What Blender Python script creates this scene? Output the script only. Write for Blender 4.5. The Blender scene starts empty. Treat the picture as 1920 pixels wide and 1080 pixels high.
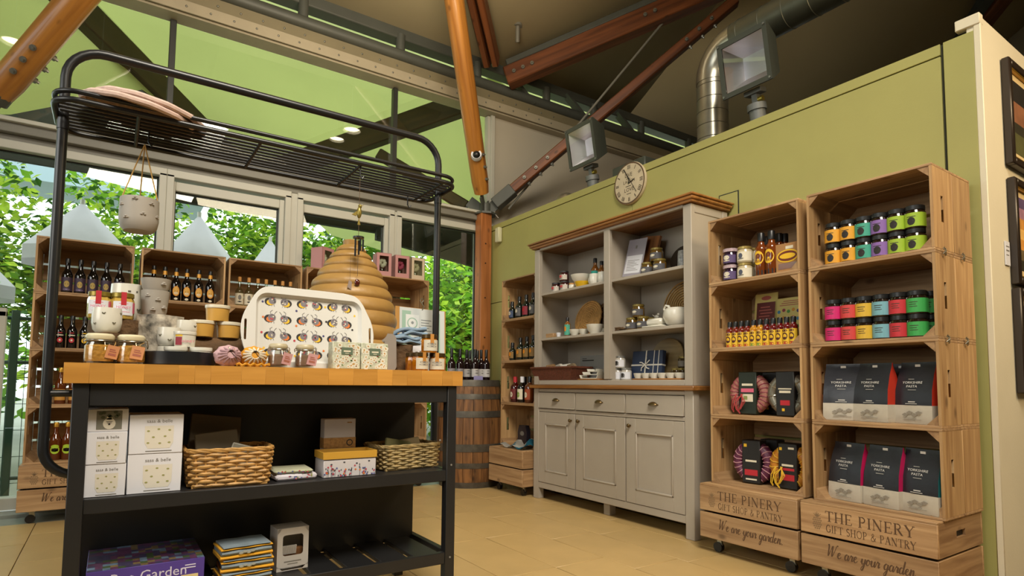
import bpy, bmesh, math, random
from mathutils import Vector, Matrix, Euler
random.seed(7)
PI = math.pi
sc = bpy.context.scene
COL = sc.collection

# ------------------------------------------------------------------ camera, sky, lights, exposure
FPX, CYP, CAM_H = 1110.46, 646.8, 0.88
AX_R = Vector((0.82777992, -0.56098475, 0.00874707))
AX_U = Vector((-0.0450353, -0.05089705, 0.99768798))
AX_F = Vector((0.55924254, 0.82626001, 0.06739568))
cam = bpy.data.cameras.new('camera')
cam.sensor_width = 36.0
cam.lens = FPX / 1920 * 36.0
cam.shift_y = (CYP - 540) / 1920
cam.clip_start = 0.02
camo = bpy.data.objects.new('camera', cam)
mw = Matrix.Identity(4)
for i in range(3):
    mw[i][0], mw[i][1], mw[i][2] = AX_R[i], AX_U[i], -AX_F[i]
mw[2][3] = CAM_H
camo.matrix_world = mw
COL.objects.link(camo)
sc.camera = camo

vs = sc.view_settings
sc.display_settings.display_device = 'sRGB'
vs.view_transform = 'Standard'
vs.look = 'None'
vs.gamma = 1.0
vs.use_curve_mapping = False
vs.exposure = 0.0

world = bpy.data.worlds.new('overcast_sky')
sc.world = world
world.use_nodes = True
bgn = world.node_tree.nodes['Background']
bgn.inputs[0].default_value = (0.90, 0.97, 1.0, 1)
bgn.inputs[1].default_value = 3.0

def area_light(name, loc, target, size, power, color, size_y=None, spread=105):
    l = bpy.data.lights.new(name, 'AREA')
    l.energy = power
    l.color = color
    l.shape = 'RECTANGLE'
    l.size = size
    l.size_y = size_y or size
    l.spread = math.radians(spread)
    o = bpy.data.objects.new(name, l)
    o.location = loc
    o.rotation_euler = (Vector(target) - Vector(loc)).to_track_quat('-Z', 'Y').to_euler()
    COL.objects.link(o)
    return o

WARM = (1.0, 0.76, 0.46)
area_light('room_light', (0.5, -0.5, 4.6), (1.7, 3.0, 0.2), 1.6, 106, (1.0, 0.92, 0.78))
area_light('window_light', (-3.6, 1.0, 2.2), (2.0, 3.2, 0.7), 2.2, 24, (1.0, 0.97, 0.88))  # unseen fill lamp added on the left to boost the daylight
area_light('picture_light', (3.3, -1.1, 2.9), (3.3, 1.0, 1.4), 0.7, 30, WARM, spread=140)
area_light('roof_wash', (1.3, 2.6, 3.4), (1.7, 4.7, 4.9), 1.3, 46, (1.0, 0.84, 0.60), spread=150)  # unseen uplight added to brighten the ceiling

def ray(px, py):
    return AX_F + AX_R * ((px - 960) / FPX) - AX_U * ((py - CYP) / FPX)

def at(px, py, ax, v):
    """point of the sight line through a photo pixel on the plane x/y/z = v"""
    d = ray(px, py)
    o = Vector((0, 0, CAM_H))
    return o + d * ((v - o[ax]) / d[ax])

def atX(px, py, Y):
    return at(px, py, 1, Y).x

def atY(px, py, X):
    return at(px, py, 0, X).y

# ------------------------------------------------------------------ materials
def lin(c):
    if isinstance(c, str):
        c = c.lstrip('#')
        c = [int(c[i:i + 2], 16) / 255 for i in (0, 2, 4)]
    return tuple((x / 12.92 if x <= 0.04045 else ((x + 0.055) / 1.055) ** 2.4) for x in c[:3]) + (1,)

MATS = {}

def mat(name, col, rough=0.5, metal=0.0, vary=0.0, vscale=8.0, bump=0.0, bscale=60.0, trans=0.0, emit=0.0, coat=0.0, rnd=0.0, translucent=0.0):
    if name in MATS:
        return MATS[name]
    m = bpy.data.materials.new(name)
    m.use_nodes = True
    nt = m.node_tree
    p = nt.nodes['Principled BSDF']
    c = lin(col)
    p.inputs['Base Color'].default_value = c
    p.inputs['Roughness'].default_value = rough
    p.inputs['Metallic'].default_value = metal
    if trans:
        p.inputs['Transmission Weight'].default_value = trans
        p.inputs['IOR'].default_value = 1.35
    if coat:
        p.inputs['Coat Weight'].default_value = coat
    if emit:
        p.inputs['Emission Color'].default_value = c
        p.inputs['Emission Strength'].default_value = emit
    if vary or bump or rnd:
        tc = nt.nodes.new('ShaderNodeTexCoord')
        src = tc.outputs['Object']
        if vary or rnd:
            n = nt.nodes.new('ShaderNodeTexNoise')
            n.inputs['Scale'].default_value = vscale
            n.inputs['Detail'].default_value = 4
            nt.links.new(src, n.inputs['Vector'])
            mr = nt.nodes.new('ShaderNodeMapRange')
            mr.inputs[1].default_value = 0.3
            mr.inputs[2].default_value = 0.7
            mr.inputs[3].default_value = 1 - vary
            mr.inputs[4].default_value = 1 + vary
            nt.links.new(n.outputs['Fac'], mr.inputs[0])
            hs = nt.nodes.new('ShaderNodeHueSaturation')
            hs.inputs['Color'].default_value = c
            if rnd:
                oi = nt.nodes.new('ShaderNodeObjectInfo')
                m2 = nt.nodes.new('ShaderNodeMapRange')
                m2.inputs[3].default_value = 1 - rnd
                m2.inputs[4].default_value = 1 + rnd
                nt.links.new(oi.outputs['Random'], m2.inputs[0])
                mm = nt.nodes.new('ShaderNodeMath')
                mm.operation = 'MULTIPLY'
                nt.links.new(m2.outputs[0], mm.inputs[0])
                nt.links.new(mr.outputs[0], mm.inputs[1])
                nt.links.new(mm.outputs[0], hs.inputs['Value'])
            else:
                nt.links.new(mr.outputs[0], hs.inputs['Value'])
            nt.links.new(hs.outputs[0], p.inputs['Base Color'])
        if bump:
            b = nt.nodes.new('ShaderNodeBump')
            b.inputs['Strength'].default_value = bump
            b.inputs['Distance'].default_value = 0.01
            n2 = nt.nodes.new('ShaderNodeTexNoise')
            n2.inputs['Scale'].default_value = bscale
            n2.inputs['Detail'].default_value = 3
            nt.links.new(src, n2.inputs['Vector'])
            nt.links.new(n2.outputs['Fac'], b.inputs['Height'])
            nt.links.new(b.outputs[0], p.inputs['Normal'])
    if translucent:
        out = nt.nodes['Material Output']
        tr = nt.nodes.new('ShaderNodeBsdfTranslucent')
        tr.inputs['Color'].default_value = c
        if vary or rnd:
            nt.links.new(hs.outputs[0], tr.inputs['Color'])
        mx = nt.nodes.new('ShaderNodeMixShader')
        mx.inputs[0].default_value = translucent
        nt.links.new(p.outputs[0], mx.inputs[1])
        nt.links.new(tr.outputs[0], mx.inputs[2])
        nt.links.new(mx.outputs[0], out.inputs['Surface'])
    MATS[name] = m
    return m

def wood(name, ca, cb, axis='x', rough=0.6, scale=1.0, knots=True, rnd=0.14, coat=0.0):
    """grain running along one axis of the piece, every piece with its own offset and tone"""
    if name in MATS:
        return MATS[name]
    m = bpy.data.materials.new(name)
    m.use_nodes = True
    nt = m.node_tree
    L = nt.links.new
    p = nt.nodes['Principled BSDF']
    p.inputs['Roughness'].default_value = rough
    p.inputs['Coat Weight'].default_value = coat
    tc = nt.nodes.new('ShaderNodeTexCoord')
    oi = nt.nodes.new('ShaderNodeObjectInfo')
    sclr = nt.nodes.new('ShaderNodeVectorMath')
    sclr.operation = 'SCALE'
    sclr.inputs[0].default_value = (17.3, 9.1, 13.7)
    L(oi.outputs['Random'], sclr.inputs['Scale'])
    add = nt.nodes.new('ShaderNodeVectorMath')
    add.operation = 'ADD'
    L(tc.outputs['Object'], add.inputs[0])
    L(sclr.outputs[0], add.inputs[1])
    mp = nt.nodes.new('ShaderNodeMapping')
    s = [26.0 * scale] * 3
    s['xyz'.index(axis)] = 1.6 * scale
    mp.inputs['Scale'].default_value = s
    L(add.outputs[0], mp.inputs['Vector'])
    n = nt.nodes.new('ShaderNodeTexNoise')
    n.inputs['Scale'].default_value = 1.6
    n.inputs['Detail'].default_value = 6
    n.inputs['Distortion'].default_value = 0.5
    L(mp.outputs[0], n.inputs['Vector'])
    cr = nt.nodes.new('ShaderNodeValToRGB')
    cr.color_ramp.elements[0].position = 0.3
    cr.color_ramp.elements[1].position = 0.68
    cr.color_ramp.elements[0].color = lin(cb)
    cr.color_ramp.elements[1].color = lin(ca)
    L(n.outputs['Fac'], cr.inputs[0])
    col = cr.outputs[0]
    if knots:
        v = nt.nodes.new('ShaderNodeTexVoronoi')
        v.inputs['Scale'].default_value = 1.0
        mp2 = nt.nodes.new('ShaderNodeMapping')
        s2 = [9.0] * 3
        s2['xyz'.index(axis)] = 5.0
        mp2.inputs['Scale'].default_value = s2
        L(add.outputs[0], mp2.inputs['Vector'])
        L(mp2.outputs[0], v.inputs['Vector'])
        mr = nt.nodes.new('ShaderNodeMapRange')
        mr.inputs[1].default_value = 0.06
        mr.inputs[2].default_value = 0.16
        mr.inputs[3].default_value = 0.75
        mr.inputs[4].default_value = 0.0
        L(v.outputs['Distance'], mr.inputs[0])
        mx = nt.nodes.new('ShaderNodeMixRGB')
        mx.inputs[2].default_value = tuple(x * 0.45 for x in lin(cb)[:3]) + (1,)
        L(mr.outputs[0], mx.inputs[0])
        L(col, mx.inputs[1])
        col = mx.outputs[0]
    hs = nt.nodes.new('ShaderNodeHueSaturation')
    m2 = nt.nodes.new('ShaderNodeMapRange')
    m2.inputs[3].default_value = 1 - rnd
    m2.inputs[4].default_value = 1 + rnd
    L(oi.outputs['Random'], m2.inputs[0])
    L(m2.outputs[0], hs.inputs['Value'])
    L(col, hs.inputs['Color'])
    L(hs.outputs[0], p.inputs['Base Color'])
    b = nt.nodes.new('ShaderNodeBump')
    b.inputs['Strength'].default_value = 0.15
    b.inputs['Distance'].default_value = 0.004
    L(n.outputs['Fac'], b.inputs['Height'])
    L(b.outputs[0], p.inputs['Normal'])
    MATS[name] = m
    return m

def pane_glass(name, tint, refl=0.08):
    m = bpy.data.materials.new(name)
    m.use_nodes = True
    nt = m.node_tree
    nt.nodes.remove(nt.nodes['Principled BSDF'])
    t = nt.nodes.new('ShaderNodeBsdfTransparent')
    t.inputs[0].default_value = tint
    g = nt.nodes.new('ShaderNodeBsdfGlossy')
    g.inputs['Roughness'].default_value = 0.01
    x = nt.nodes.new('ShaderNodeMixShader')
    x.inputs[0].default_value = refl
    nt.links.new(t.outputs[0], x.inputs[1])
    nt.links.new(g.outputs[0], x.inputs[2])
    nt.links.new(x.outputs[0], nt.nodes['Material Output'].inputs[0])
    MATS[name] = m
    return m

# ------------------------------------------------------------------ mesh helper
class B:
    def __init__(s):
        s.bm = bmesh.new()

    def face(s, pts, mi=0):
        try:
            f = s.bm.faces.new([s.bm.verts.new(p) for p in pts])
            f.material_index = mi
        except ValueError:
            pass

    def box(s, x0, y0, z0, x1, y1, z1, bev=0.0, mi=0, mtx=None):
        r = bmesh.ops.create_cube(s.bm, size=1.0)
        vs_ = r['verts']
        for v in vs_:
            v.co = Vector((x0 + (v.co.x + .5) * (x1 - x0), y0 + (v.co.y + .5) * (y1 - y0), z0 + (v.co.z + .5) * (z1 - z0)))
        fs = {f for v in vs_ for f in v.link_faces}
        if bev:
            es = list({e for v in vs_ for e in v.link_edges})
            rr = bmesh.ops.bevel(s.bm, geom=es, offset=bev, segments=1, affect='EDGES')
            vs_ = list({v for v in rr['verts']} | {v for v in vs_ if v.is_valid})
            fs = {f for v in vs_ for f in v.link_faces}
        for f in fs:
            f.material_index = mi
        if mtx:
            for v in vs_:
                v.co = mtx @ v.co
        return s

    def lathe(s, prof, seg=20, cx=0, cy=0, z=0, mi=0, close=False, a0=0.0, a1=2 * PI, mtx=None):
        full = abs(a1 - a0 - 2 * PI) < 1e-6
        n = seg if full else seg + 1
        rings = []
        for r, h in prof:
            if r < 1e-6:
                rings.append([s.bm.verts.new((cx, cy, z + h))])
            else:
                rings.append([s.bm.verts.new((cx + r * math.cos(a0 + (a1 - a0) * i / seg), cy + r * math.sin(a0 + (a1 - a0) * i / seg), z + h)) for i in range(n)])
        allv = [v for r in rings for v in r]
        pairs = list(zip(rings, rings[1:]))
        if close:
            pairs.append((rings[-1], rings[0]))
        for a, b in pairs:
            m = n if full else n - 1
            for i in range(m):
                j = (i + 1) % n
                try:
                    if len(a) == 1 and len(b) == 1:
                        continue
                    if len(a) == 1:
                        f = s.bm.faces.new((a[0], b[j], b[i]))
                    elif len(b) == 1:
                        f = s.bm.faces.new((a[i], a[j], b[0]))
                    else:
                        f = s.bm.faces.new((a[i], a[j], b[j], b[i]))
                    f.material_index = mi
                except ValueError:
                    pass
        if mtx:
            for v in allv:
                v.co = mtx @ v.co
        return s

    def cyl(s, x, y, z0, z1, r, r2=None, seg=16, mi=0):
        r2 = r if r2 is None else r2
        return s.lathe([(0, z0), (r, z0), (r2, z1), (0, z1)], seg, x, y, 0, mi)

    def rod(s, a, b, r, seg=10, r2=None, mi=0):
        a, b = Vector(a), Vector(b)
        q = (b - a).to_track_quat('Z', 'Y').to_matrix().to_4x4()
        return s.lathe([(0, 0), (r, 0), (r if r2 is None else r2, (b - a).length), (0, (b - a).length)], seg, mi=mi, mtx=Matrix.Translation(a) @ q)

    def bar(s, a, b, w, h, up=(0, 0, 1), mi=0):
        """rectangular bar from a to b, w across, h along up"""
        a, b = Vector(a), Vector(b)
        d = (b - a).normalized()
        side = d.cross(Vector(up)).normalized()
        u = side.cross(d)
        c = []
        for p in (a, b):
            for sx, sz in ((-1, -1), (1, -1), (1, 1), (-1, 1)):
                c.append(s.bm.verts.new(p + side * (sx * w / 2) + u * (sz * h / 2)))
        for q in ((3, 2, 1, 0), (4, 5, 6, 7), (0, 1, 5, 4), (1, 2, 6, 5), (2, 3, 7, 6), (3, 0, 4, 7)):
            f = s.bm.faces.new([c[i] for i in q])
            f.material_index = mi
        return s

    def tube(s, pts, r, seg=10, closed=False, mi=0, rad=None):
        pts = [Vector(p) for p in pts]
        n = len(pts)
        rings = []
        prev = None
        for i, p in enumerate(pts):
            if closed:
                d = (pts[(i + 1) % n] - pts[i - 1])
            else:
                d = pts[min(i + 1, n - 1)] - pts[max(i - 1, 0)]
            d.normalize()
            if prev is None:
                x = d.orthogonal().normalized()
            else:
                x = prev - d * prev.dot(d)
                x = x.normalized() if x.length > 1e-6 else d.orthogonal().normalized()
            prev = x
            y = d.cross(x)
            rr = rad[i] if rad else r
            rings.append([s.bm.verts.new(p + (x * math.cos(2 * PI * k / seg) + y * math.sin(2 * PI * k / seg)) * rr) for k in range(seg)])
        m = n if closed else n - 1
        for i in range(m):
            a, b = rings[i], rings[(i + 1) % n]
            for k in range(seg):
                j = (k + 1) % seg
                f = s.bm.faces.new((a[k], a[j], b[j], b[k]))
                f.material_index = mi
        if not closed:
            for q in (rings[0][::-1], rings[-1]):
                f = s.bm.faces.new(q)
                f.material_index = mi
        return s

    def prism(s, poly, y0, y1, mi=0, mtx=None):
        """polygon in x,z extruded along y"""
        a = [s.bm.verts.new((x, y0, z)) for x, z in poly]
        b = [s.bm.verts.new((x, y1, z)) for x, z in poly]
        n = len(poly)
        fs = [s.bm.faces.new(a), s.bm.faces.new(b[::-1])]
        for i in range(n):
            j = (i + 1) % n
            fs.append(s.bm.faces.new((a[j], a[i], b[i], b[j])))
        for f in fs:
            f.material_index = mi
        if mtx:
            for v in a + b:
                v.co = mtx @ v.co
        return s

    def disc(s, x, y, z, r, seg=14, mi=0, rz=None):
        """flat disc in x,z facing -y"""
        rz = rz or r
        s.face([(x + r * math.cos(2 * PI * i / seg), y, z + rz * math.sin(2 * PI * i / seg)) for i in range(seg)], mi)
        return s

    def sph(s, x, y, z, rx, ry=None, rz=None, u=12, v=8, mi=0, mtx=None):
        ry = ry or rx
        rz = rz or rx
        r = bmesh.ops.create_uvsphere(s.bm, u_segments=u, v_segments=v, radius=1.0)
        for q in r['verts']:
            q.co = Vector((x + q.co.x * rx, y + q.co.y * ry, z + q.co.z * rz))
            if mtx:
                q.co = mtx @ q.co
        for f in {f for q in r['verts'] for f in q.link_faces}:
            f.material_index = mi
        return s

    def patch(s, r, z0, z1, a=70, seg=8, mi=0, c=-90, cx=0, cy=0):
        """strip of a cylinder wall: a label wrapped on a jar or bottle, facing -y"""
        s.lathe([(r, z0), (r, z1)], seg, cx, cy, 0, mi, a0=math.radians(c - a), a1=math.radians(c + a))
        return s

    def badge(s, r, zc, w, h, mi=0, seg=14):
        """oval emblem wrapped on a cylinder wall, facing -y"""
        pts = []
        for i in range(seg):
            t = 2 * PI * i / seg
            a = -PI / 2 + (w * math.cos(t)) / r
            pts.append((r * math.cos(a), r * math.sin(a), zc + h * math.sin(t)))
        cv = s.bm.verts.new((0, -r * 1.0, zc))
        v = [s.bm.verts.new(p) for p in pts]
        for i in range(seg):
            f = s.bm.faces.new((cv, v[i], v[(i + 1) % seg]))
            f.material_index = mi
        return s

    def jitter(s, amt, freq=None):
        for v in s.bm.verts:
            v.co += Vector((random.uniform(-amt, amt), random.uniform(-amt, amt), random.uniform(-amt, amt)))
        return s

    def done(s, name, mats, parent=None, loc=(0, 0, 0), rot=(0, 0, 0), sharp=0.7, normals=True, weld=False):
        if weld:
            bmesh.ops.remove_doubles(s.bm, verts=s.bm.verts, dist=1e-5)
        if normals:
            bmesh.ops.recalc_face_normals(s.bm, faces=s.bm.faces)
        for f in s.bm.faces:
            f.smooth = True
        for e in s.bm.edges:
            if len(e.link_faces) == 2 and e.calc_face_angle(0) > sharp:
                e.smooth = False
        me = bpy.data.meshes.new(name)
        s.bm.to_mesh(me)
        s.bm.free()
        for m in (mats if isinstance(mats, (list, tuple)) else [mats]):
            me.materials.append(m)
        o = link(name, me, parent, loc, rot)
        if parent is not None and (name.endswith('print') or name in ('embossed_bees', 'dots', 'wire_clip', 'strings', 'cords', 'bolts')):
            o['kind'] = 'stuff'
        return o

def link(name, me, parent=None, loc=(0, 0, 0), rot=(0, 0, 0)):
    o = bpy.data.objects.new(name, me)
    o.location = loc
    o.rotation_euler = rot
    o.parent = parent
    COL.objects.link(o)
    return o

def thing(name, label=None, cat=None, loc=(0, 0, 0), rz=0.0, group=None):
    o = bpy.data.objects.new(name, None)
    o.empty_display_size = 0.05
    o.location = loc
    o.rotation_euler = (0, 0, rz)
    COL.objects.link(o)
    if label:
        tag(o, label, cat, group)
    return o

def tag(o, label, cat, group=None):
    o['label'] = label
    o['category'] = cat
    if group:
        o['group'] = group
    return o

def struct(o):
    o['kind'] = 'structure'
    return o

KIDS = {}
def clone(root):
    r = root.copy()
    COL.objects.link(r)
    for k in ('label', 'group'):
        if k in r:
            del r[k]
    for ch in list(root.children):
        c = ch.copy()
        COL.objects.link(c)
        c.parent = r
        for g in list(ch.children):
            d = g.copy()
            COL.objects.link(d)
            d.parent = c
    return r

PROTO = {}
def put(kind, build, loc, label, cat, rz=0.0, group=None, scale=1.0, rot=None):
    """first call builds the kind, the next ones copy it with all its parts"""
    if kind in PROTO:
        r = clone(PROTO[kind])
    else:
        r = build()
        PROTO[kind] = r
    r.location = loc
    r.rotation_euler = rot if rot else (0, 0, rz)
    r.scale = (scale,) * 3
    tag(r, label, cat, group)
    return r

ORD = ['first', 'second', 'third', 'fourth', 'fifth', 'sixth', 'seventh', 'eighth', 'ninth', 'tenth', 'eleventh', 'twelfth']

_txt = {}
def text(s, size, m, parent, loc, name='lettering', rot=(PI / 2, 0, 0), align='CENTER', sx=1.0, shear=0.0):
    key = (s, size, align, shear, m.name)
    if key not in _txt:
        c = bpy.data.curves.new('lettering', 'FONT')
        c.body = s
        c.size = size
        c.align_x = align
        c.align_y = 'CENTER'
        c.shear = shear
        c.resolution_u = 2
        t = bpy.data.objects.new('lettering', c)
        me = bpy.data.meshes.new_from_object(t)
        me.name = 'lettering'
        bpy.data.objects.remove(t)
        me.materials.clear()
        me.materials.append(m)
        _txt[key] = me
    o = link(name, _txt[key], parent, loc, rot)
    o.scale = (sx, 1, 1)
    return o

# ---- stroke lettering: roman capitals with serifs, and a joined script
TK, TN = 0.15, 0.055
def arc(cx, cz, rx, rz, a0, a1, n=10):
    return [(cx + rx * math.cos(math.radians(a0 + (a1 - a0) * i / n)), cz + rz * math.sin(math.radians(a0 + (a1 - a0) * i / n))) for i in range(n + 1)]
def sv(x, z, w=.17):
    return ([(x - w, z), (x + w, z)], TN)
ROMAN = {
 'T': (.85, [([(.03, .97), (.82, .97)], TN), ([(.425, 0), (.425, 1)], TK), sv(.425, .02), ([(.05, 1), (.03, .78)], TN), ([(.8, 1), (.82, .78)], TN)]),
 'H': (.95, [([(.17, 0), (.17, 1)], TK), ([(.78, 0), (.78, 1)], TK), ([(.17, .5), (.78, .5)], TN), sv(.17, .02), sv(.17, .98), sv(.78, .02), sv(.78, .98)]),
 'E': (.75, [([(.17, 0), (.17, 1)], TK), ([(.03, .98), (.66, .98)], TN), ([(.17, .52), (.52, .52)], TN), ([(.03, .02), (.68, .02)], TN), ([(.65, 1), (.66, .8)], TN), ([(.67, 0), (.7, .22)], TN), ([(.52, .43), (.52, .61)], TN)]),
 'P': (.75, [([(.17, 0), (.17, 1)], TK), sv(.17, .02), ([(.03, .98), (.4, .98)], TN), (arc(.36, .73, .27, .25, 90, -90), .11), ([(.17, .48), (.38, .48)], TN)]),
 'I': (.38, [([(.19, 0), (.19, 1)], TK), sv(.19, .02), sv(.19, .98)]),
 'N': (.98, [([(.15, 0), (.15, 1)], TN), ([(.13, 1), (.8, 0)], TK), ([(.8, 0), (.8, 1)], TN), sv(.15, .02, .12), sv(.8, .98, .12), sv(.1, .98, .08)]),
 'R': (.86, [([(.17, 0), (.17, 1)], TK), sv(.17, .02), ([(.03, .98), (.4, .98)], TN), (arc(.36, .75, .25, .23, 90, -90), .11), ([(.17, .52), (.38, .52)], TN), ([(.38, .52), (.74, .03)], TK), sv(.77, .02, .09)]),
 'Y': (.88, [([(.08, 1), (.44, .48)], TK), ([(.8, 1), (.44, .48)], TN), ([(.44, 0), (.44, .5)], TK), sv(.44, .02), sv(.1, .98, .12), sv(.8, .98, .12)]),
 'G': (.95, [(arc(.48, .5, .38, .48, 50, 320, 18), .11), ([(.8, .05), (.8, .42)], TK), sv(.8, .42, .14), ([(.73, .86), (.76, .7)], TN)]),
 'F': (.7, [([(.17, 0), (.17, 1)], TK), ([(.03, .98), (.62, .98)], TN), ([(.17, .52), (.5, .52)], TN), sv(.17, .02), ([(.62, 1), (.64, .8)], TN)]),
 'S': (.65, [(arc(.33, .74, .22, .23, 30, 250, 12) + arc(.33, .27, .24, .25, 80, -150, 12), .1)]),
 'O': (1.0, [(arc(.5, .5, .4, .48, 0, 360, 24), .1)]),
 'A': (.92, [([(.12, 0), (.46, 1)], TN), ([(.46, 1), (.8, 0)], TK), ([(.25, .36), (.66, .36)], TN), sv(.12, .02, .12), sv(.8, .02, .13)]),
 '&': (.95, [([(.85, .5), (.7, .2), (.5, .02), (.25, .02), (.1, .22), (.2, .45), (.5, .65), (.55, .85), (.4, .98), (.25, .85), (.3, .65), (.8, .03)], .08)]),
 ' ': (.4, [])}
SCRIPT = {
 'W': (1.15, [[(.05, .9), (.16, .97), (.2, .7), (.22, .05), (.36, .35), (.58, .9), (.6, .05), (.8, .4), (1.0, .95), (1.12, .93)]]),
 'e': (.42, [[(-.02, .12), (.12, .2), (.3, .36), (.24, .46), (.1, .36), (.08, .14), (.2, .0), (.34, .06), (.44, .16)]]),
 'a': (.5, [[(.34, .4), (.2, .46), (.06, .3), (.07, .08), (.17, .0), (.3, .14), (.37, .42), (.35, .1), (.42, .01), (.52, .14)]]),
 'r': (.4, [[(-.02, .12), (.1, .4), (.13, .47), (.22, .38), (.3, .4), (.26, .15), (.3, .02), (.42, .14)]]),
 'y': (.5, [[(-.02, .14), (.08, .44), (.1, .14), (.2, .02), (.32, .16), (.4, .45), (.34, -.1), (.2, -.45), (.08, -.35), (.2, -.12), (.5, .14)]]),
 'o': (.45, [[(.26, .45), (.1, .38), (.05, .14), (.17, .0), (.32, .14), (.32, .36), (.22, .45), (.3, .36), (.47, .38)]]),
 'u': (.5, [[(-.02, .14), (.08, .45), (.08, .12), (.18, .0), (.3, .14), (.38, .45), (.36, .1), (.42, .01), (.52, .14)]]),
 'g': (.5, [[(.34, .4), (.2, .46), (.06, .3), (.07, .1), (.17, .02), (.3, .14), (.38, .44), (.33, -.1), (.2, -.45), (.08, -.35), (.2, -.12), (.5, .14)]]),
 'd': (.52, [[(.34, .4), (.2, .46), (.06, .3), (.07, .08), (.17, .0), (.3, .14), (.44, .95), (.38, .3), (.37, .06), (.44, .01), (.54, .14)]]),
 'n': (.52, [[(-.02, .12), (.08, .42), (.1, .44), (.08, .02), (.18, .34), (.28, .45), (.33, .36), (.33, .08), (.4, .01), (.54, .14)]]),
 '.': (.2, [[(.06, .0), (.1, .05), (.12, .0)]]),
 ' ': (.35, [])}

def smooth_pts(p, k=5):
    if len(p) < 3:
        return p
    out = []
    q = [p[0]] + list(p) + [p[-1]]
    for i in range(1, len(q) - 2):
        for j in range(k):
            t = j / k
            out.append(tuple(0.5 * ((2 * q[i][c]) + (-q[i - 1][c] + q[i + 1][c]) * t + (2 * q[i - 1][c] - 5 * q[i][c] + 4 * q[i + 1][c] - q[i + 2][c]) * t * t + (-q[i - 1][c] + 3 * q[i][c] - 3 * q[i + 1][c] + q[i + 2][c]) * t ** 3) for c in (0, 1)))
    out.append(p[-1])
    return out

def ribbon(b, pts, w, y=0.0, mi=0, pen=None):
    n = len(pts)
    L = []
    for i in range(n):
        x0, z0 = pts[max(i - 1, 0)]
        x1, z1 = pts[min(i + 1, n - 1)]
        dx, dz = x1 - x0, z1 - z0
        l = math.hypot(dx, dz) or 1
        ww = w
        if pen:
            ww = w * (0.45 + 0.75 * max(0, -dz / l) + 0.15)
        L.append((-dz / l * ww / 2, dx / l * ww / 2))
    for i in range(n - 1):
        (x0, z0), (x1, z1) = pts[i], pts[i + 1]
        a, c = L[i], L[i + 1]
        b.face([(x0 - a[0], y, z0 - a[1]), (x1 - c[0], y, z1 - c[1]), (x1 + c[0], y, z1 + c[1]), (x0 + a[0], y, z0 + a[1])], mi)

def roman(b, s, x, z, h, track=0.08, y=0.0, width=None):
    tot = sum(ROMAN[c][0] + track for c in s)
    k = (width / (tot * h)) if width else 1.0
    for c in s:
        wd, st = ROMAN[c]
        for pts, w in st:
            pp = [(x + px * h * k, z + pz * h) for px, pz in pts]
            ribbon(b, pp, w * h * (k if pts[0][0] == pts[-1][0] else 1), y)
        x += (wd + track) * h * k
    return x

def script(b, s, x, z, h, width, y=0.0):
    tot = sum(SCRIPT[c][0] for c in s)
    k = width / tot
    for c in s:
        wd, st = SCRIPT[c]
        for pts in st:
            pp = [(x + (px + 0.22 * pz) * k, z + pz * h) for px, pz in smooth_pts(pts)]
            ribbon(b, pp, 0.085 * h, y, pen=True)
        x += wd * k

# ------------------------------------------------------------------ palette
GREEN = mat('green_wall_paint', '#a09b5a', .6, vary=.04, vscale=3, bump=.04, bscale=120)
WHITEWALL = mat('cream_wall_paint', '#d9cfb4', .65, vary=.03, vscale=4, bump=.05, bscale=90)
CEIL = mat('ceiling_board', '#bfb08c', .8, vary=.04, vscale=1.2)
DARK = mat('matt_black_paint', '#1d1d1e', .42, vary=.08, vscale=14)
TUBE = mat('black_powder_coat', '#1b1b1c', .35)
STEEL = mat('grey_painted_steel', '#77746a', .5, vary=.05, vscale=6)
STEELD = mat('dark_painted_steel', '#4a4c46', .5, vary=.08, vscale=6)
ALU = mat('aluminium_frame', '#b9b7ab', .45, vary=.03, vscale=5)
ALUD = mat('shadow_gasket', '#20241f', .6)  # dark lining around the panes and the hatch
CHROME = mat('galvanised_metal', '#a8a596', .28, .85, vary=.10, vscale=9)
ROUGHM = mat('bolt_steel', '#84847c', .35, .7)
BRASS = mat('antique_brass', '#6d5a3a', .32, .85)
GROUT = mat('grout', '#6e5c3c', .9)
TILE = mat('sand_stone_tile', '#bb9d68', .42, vary=.06, vscale=5, bump=.03, bscale=40, rnd=.04)
PINEX = wood('pine_board', '#b8956b', '#8f6c48', 'x')
PINEZ = wood('pine_board_upright', '#c29d6c', '#9a744a', 'z')
PINEY = wood('pine_board_deep', '#ac8960', '#856341', 'y')
TIMBER = wood('varnished_timber', '#99602a', '#663a18', 'z', .42, .5, True, .05, .2)
TIMBERL = wood('bright_round_timber', '#b87c34', '#8c5722', 'z', .38, .5, True, .05, .3)  # lighter timber tone, warm light on the round strut put into its colour
TIMBERD = wood('red_rafter_timber', '#7c4624', '#4e2812', 'z', .45, .5, True, .05)
DTIMBER = wood('dark_outdoor_timber', '#3a2a16', '#22180c', 'z', .6, .5, False, .05)
BLOCK = wood('oiled_oak_stave', '#c79042', '#b07a30', 'x', .4, .8, False, .13, .2)
OAK = wood('oak_worktop', '#a9743c', '#80511f', 'x', .42, .7, False, .1, .2)
BARRELW = wood('old_barrel_oak', '#84592f', '#452a13', 'z', .6, .7, True, .25)
TAUPE = mat('taupe_cabinet_paint', '#a89e90', .5, vary=.03, vscale=6)
WHITE = mat('white_card', '#d8d8de', .6)
CREAM = mat('cream_glaze', '#d9d5c8', .22, vary=.03, vscale=20, coat=.4)
GREYC = mat('grey_stoneware', '#a39c92', .55, vary=.05, vscale=14)
BLACK = mat('black_plastic', '#131313', .38)
INK = mat('burnt_lettering', '#59402a', .8)
INKL = mat('faded_emblem_ink', '#80674a', .8)
BLK = mat('black_ink', '#26221f', .7)
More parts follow.
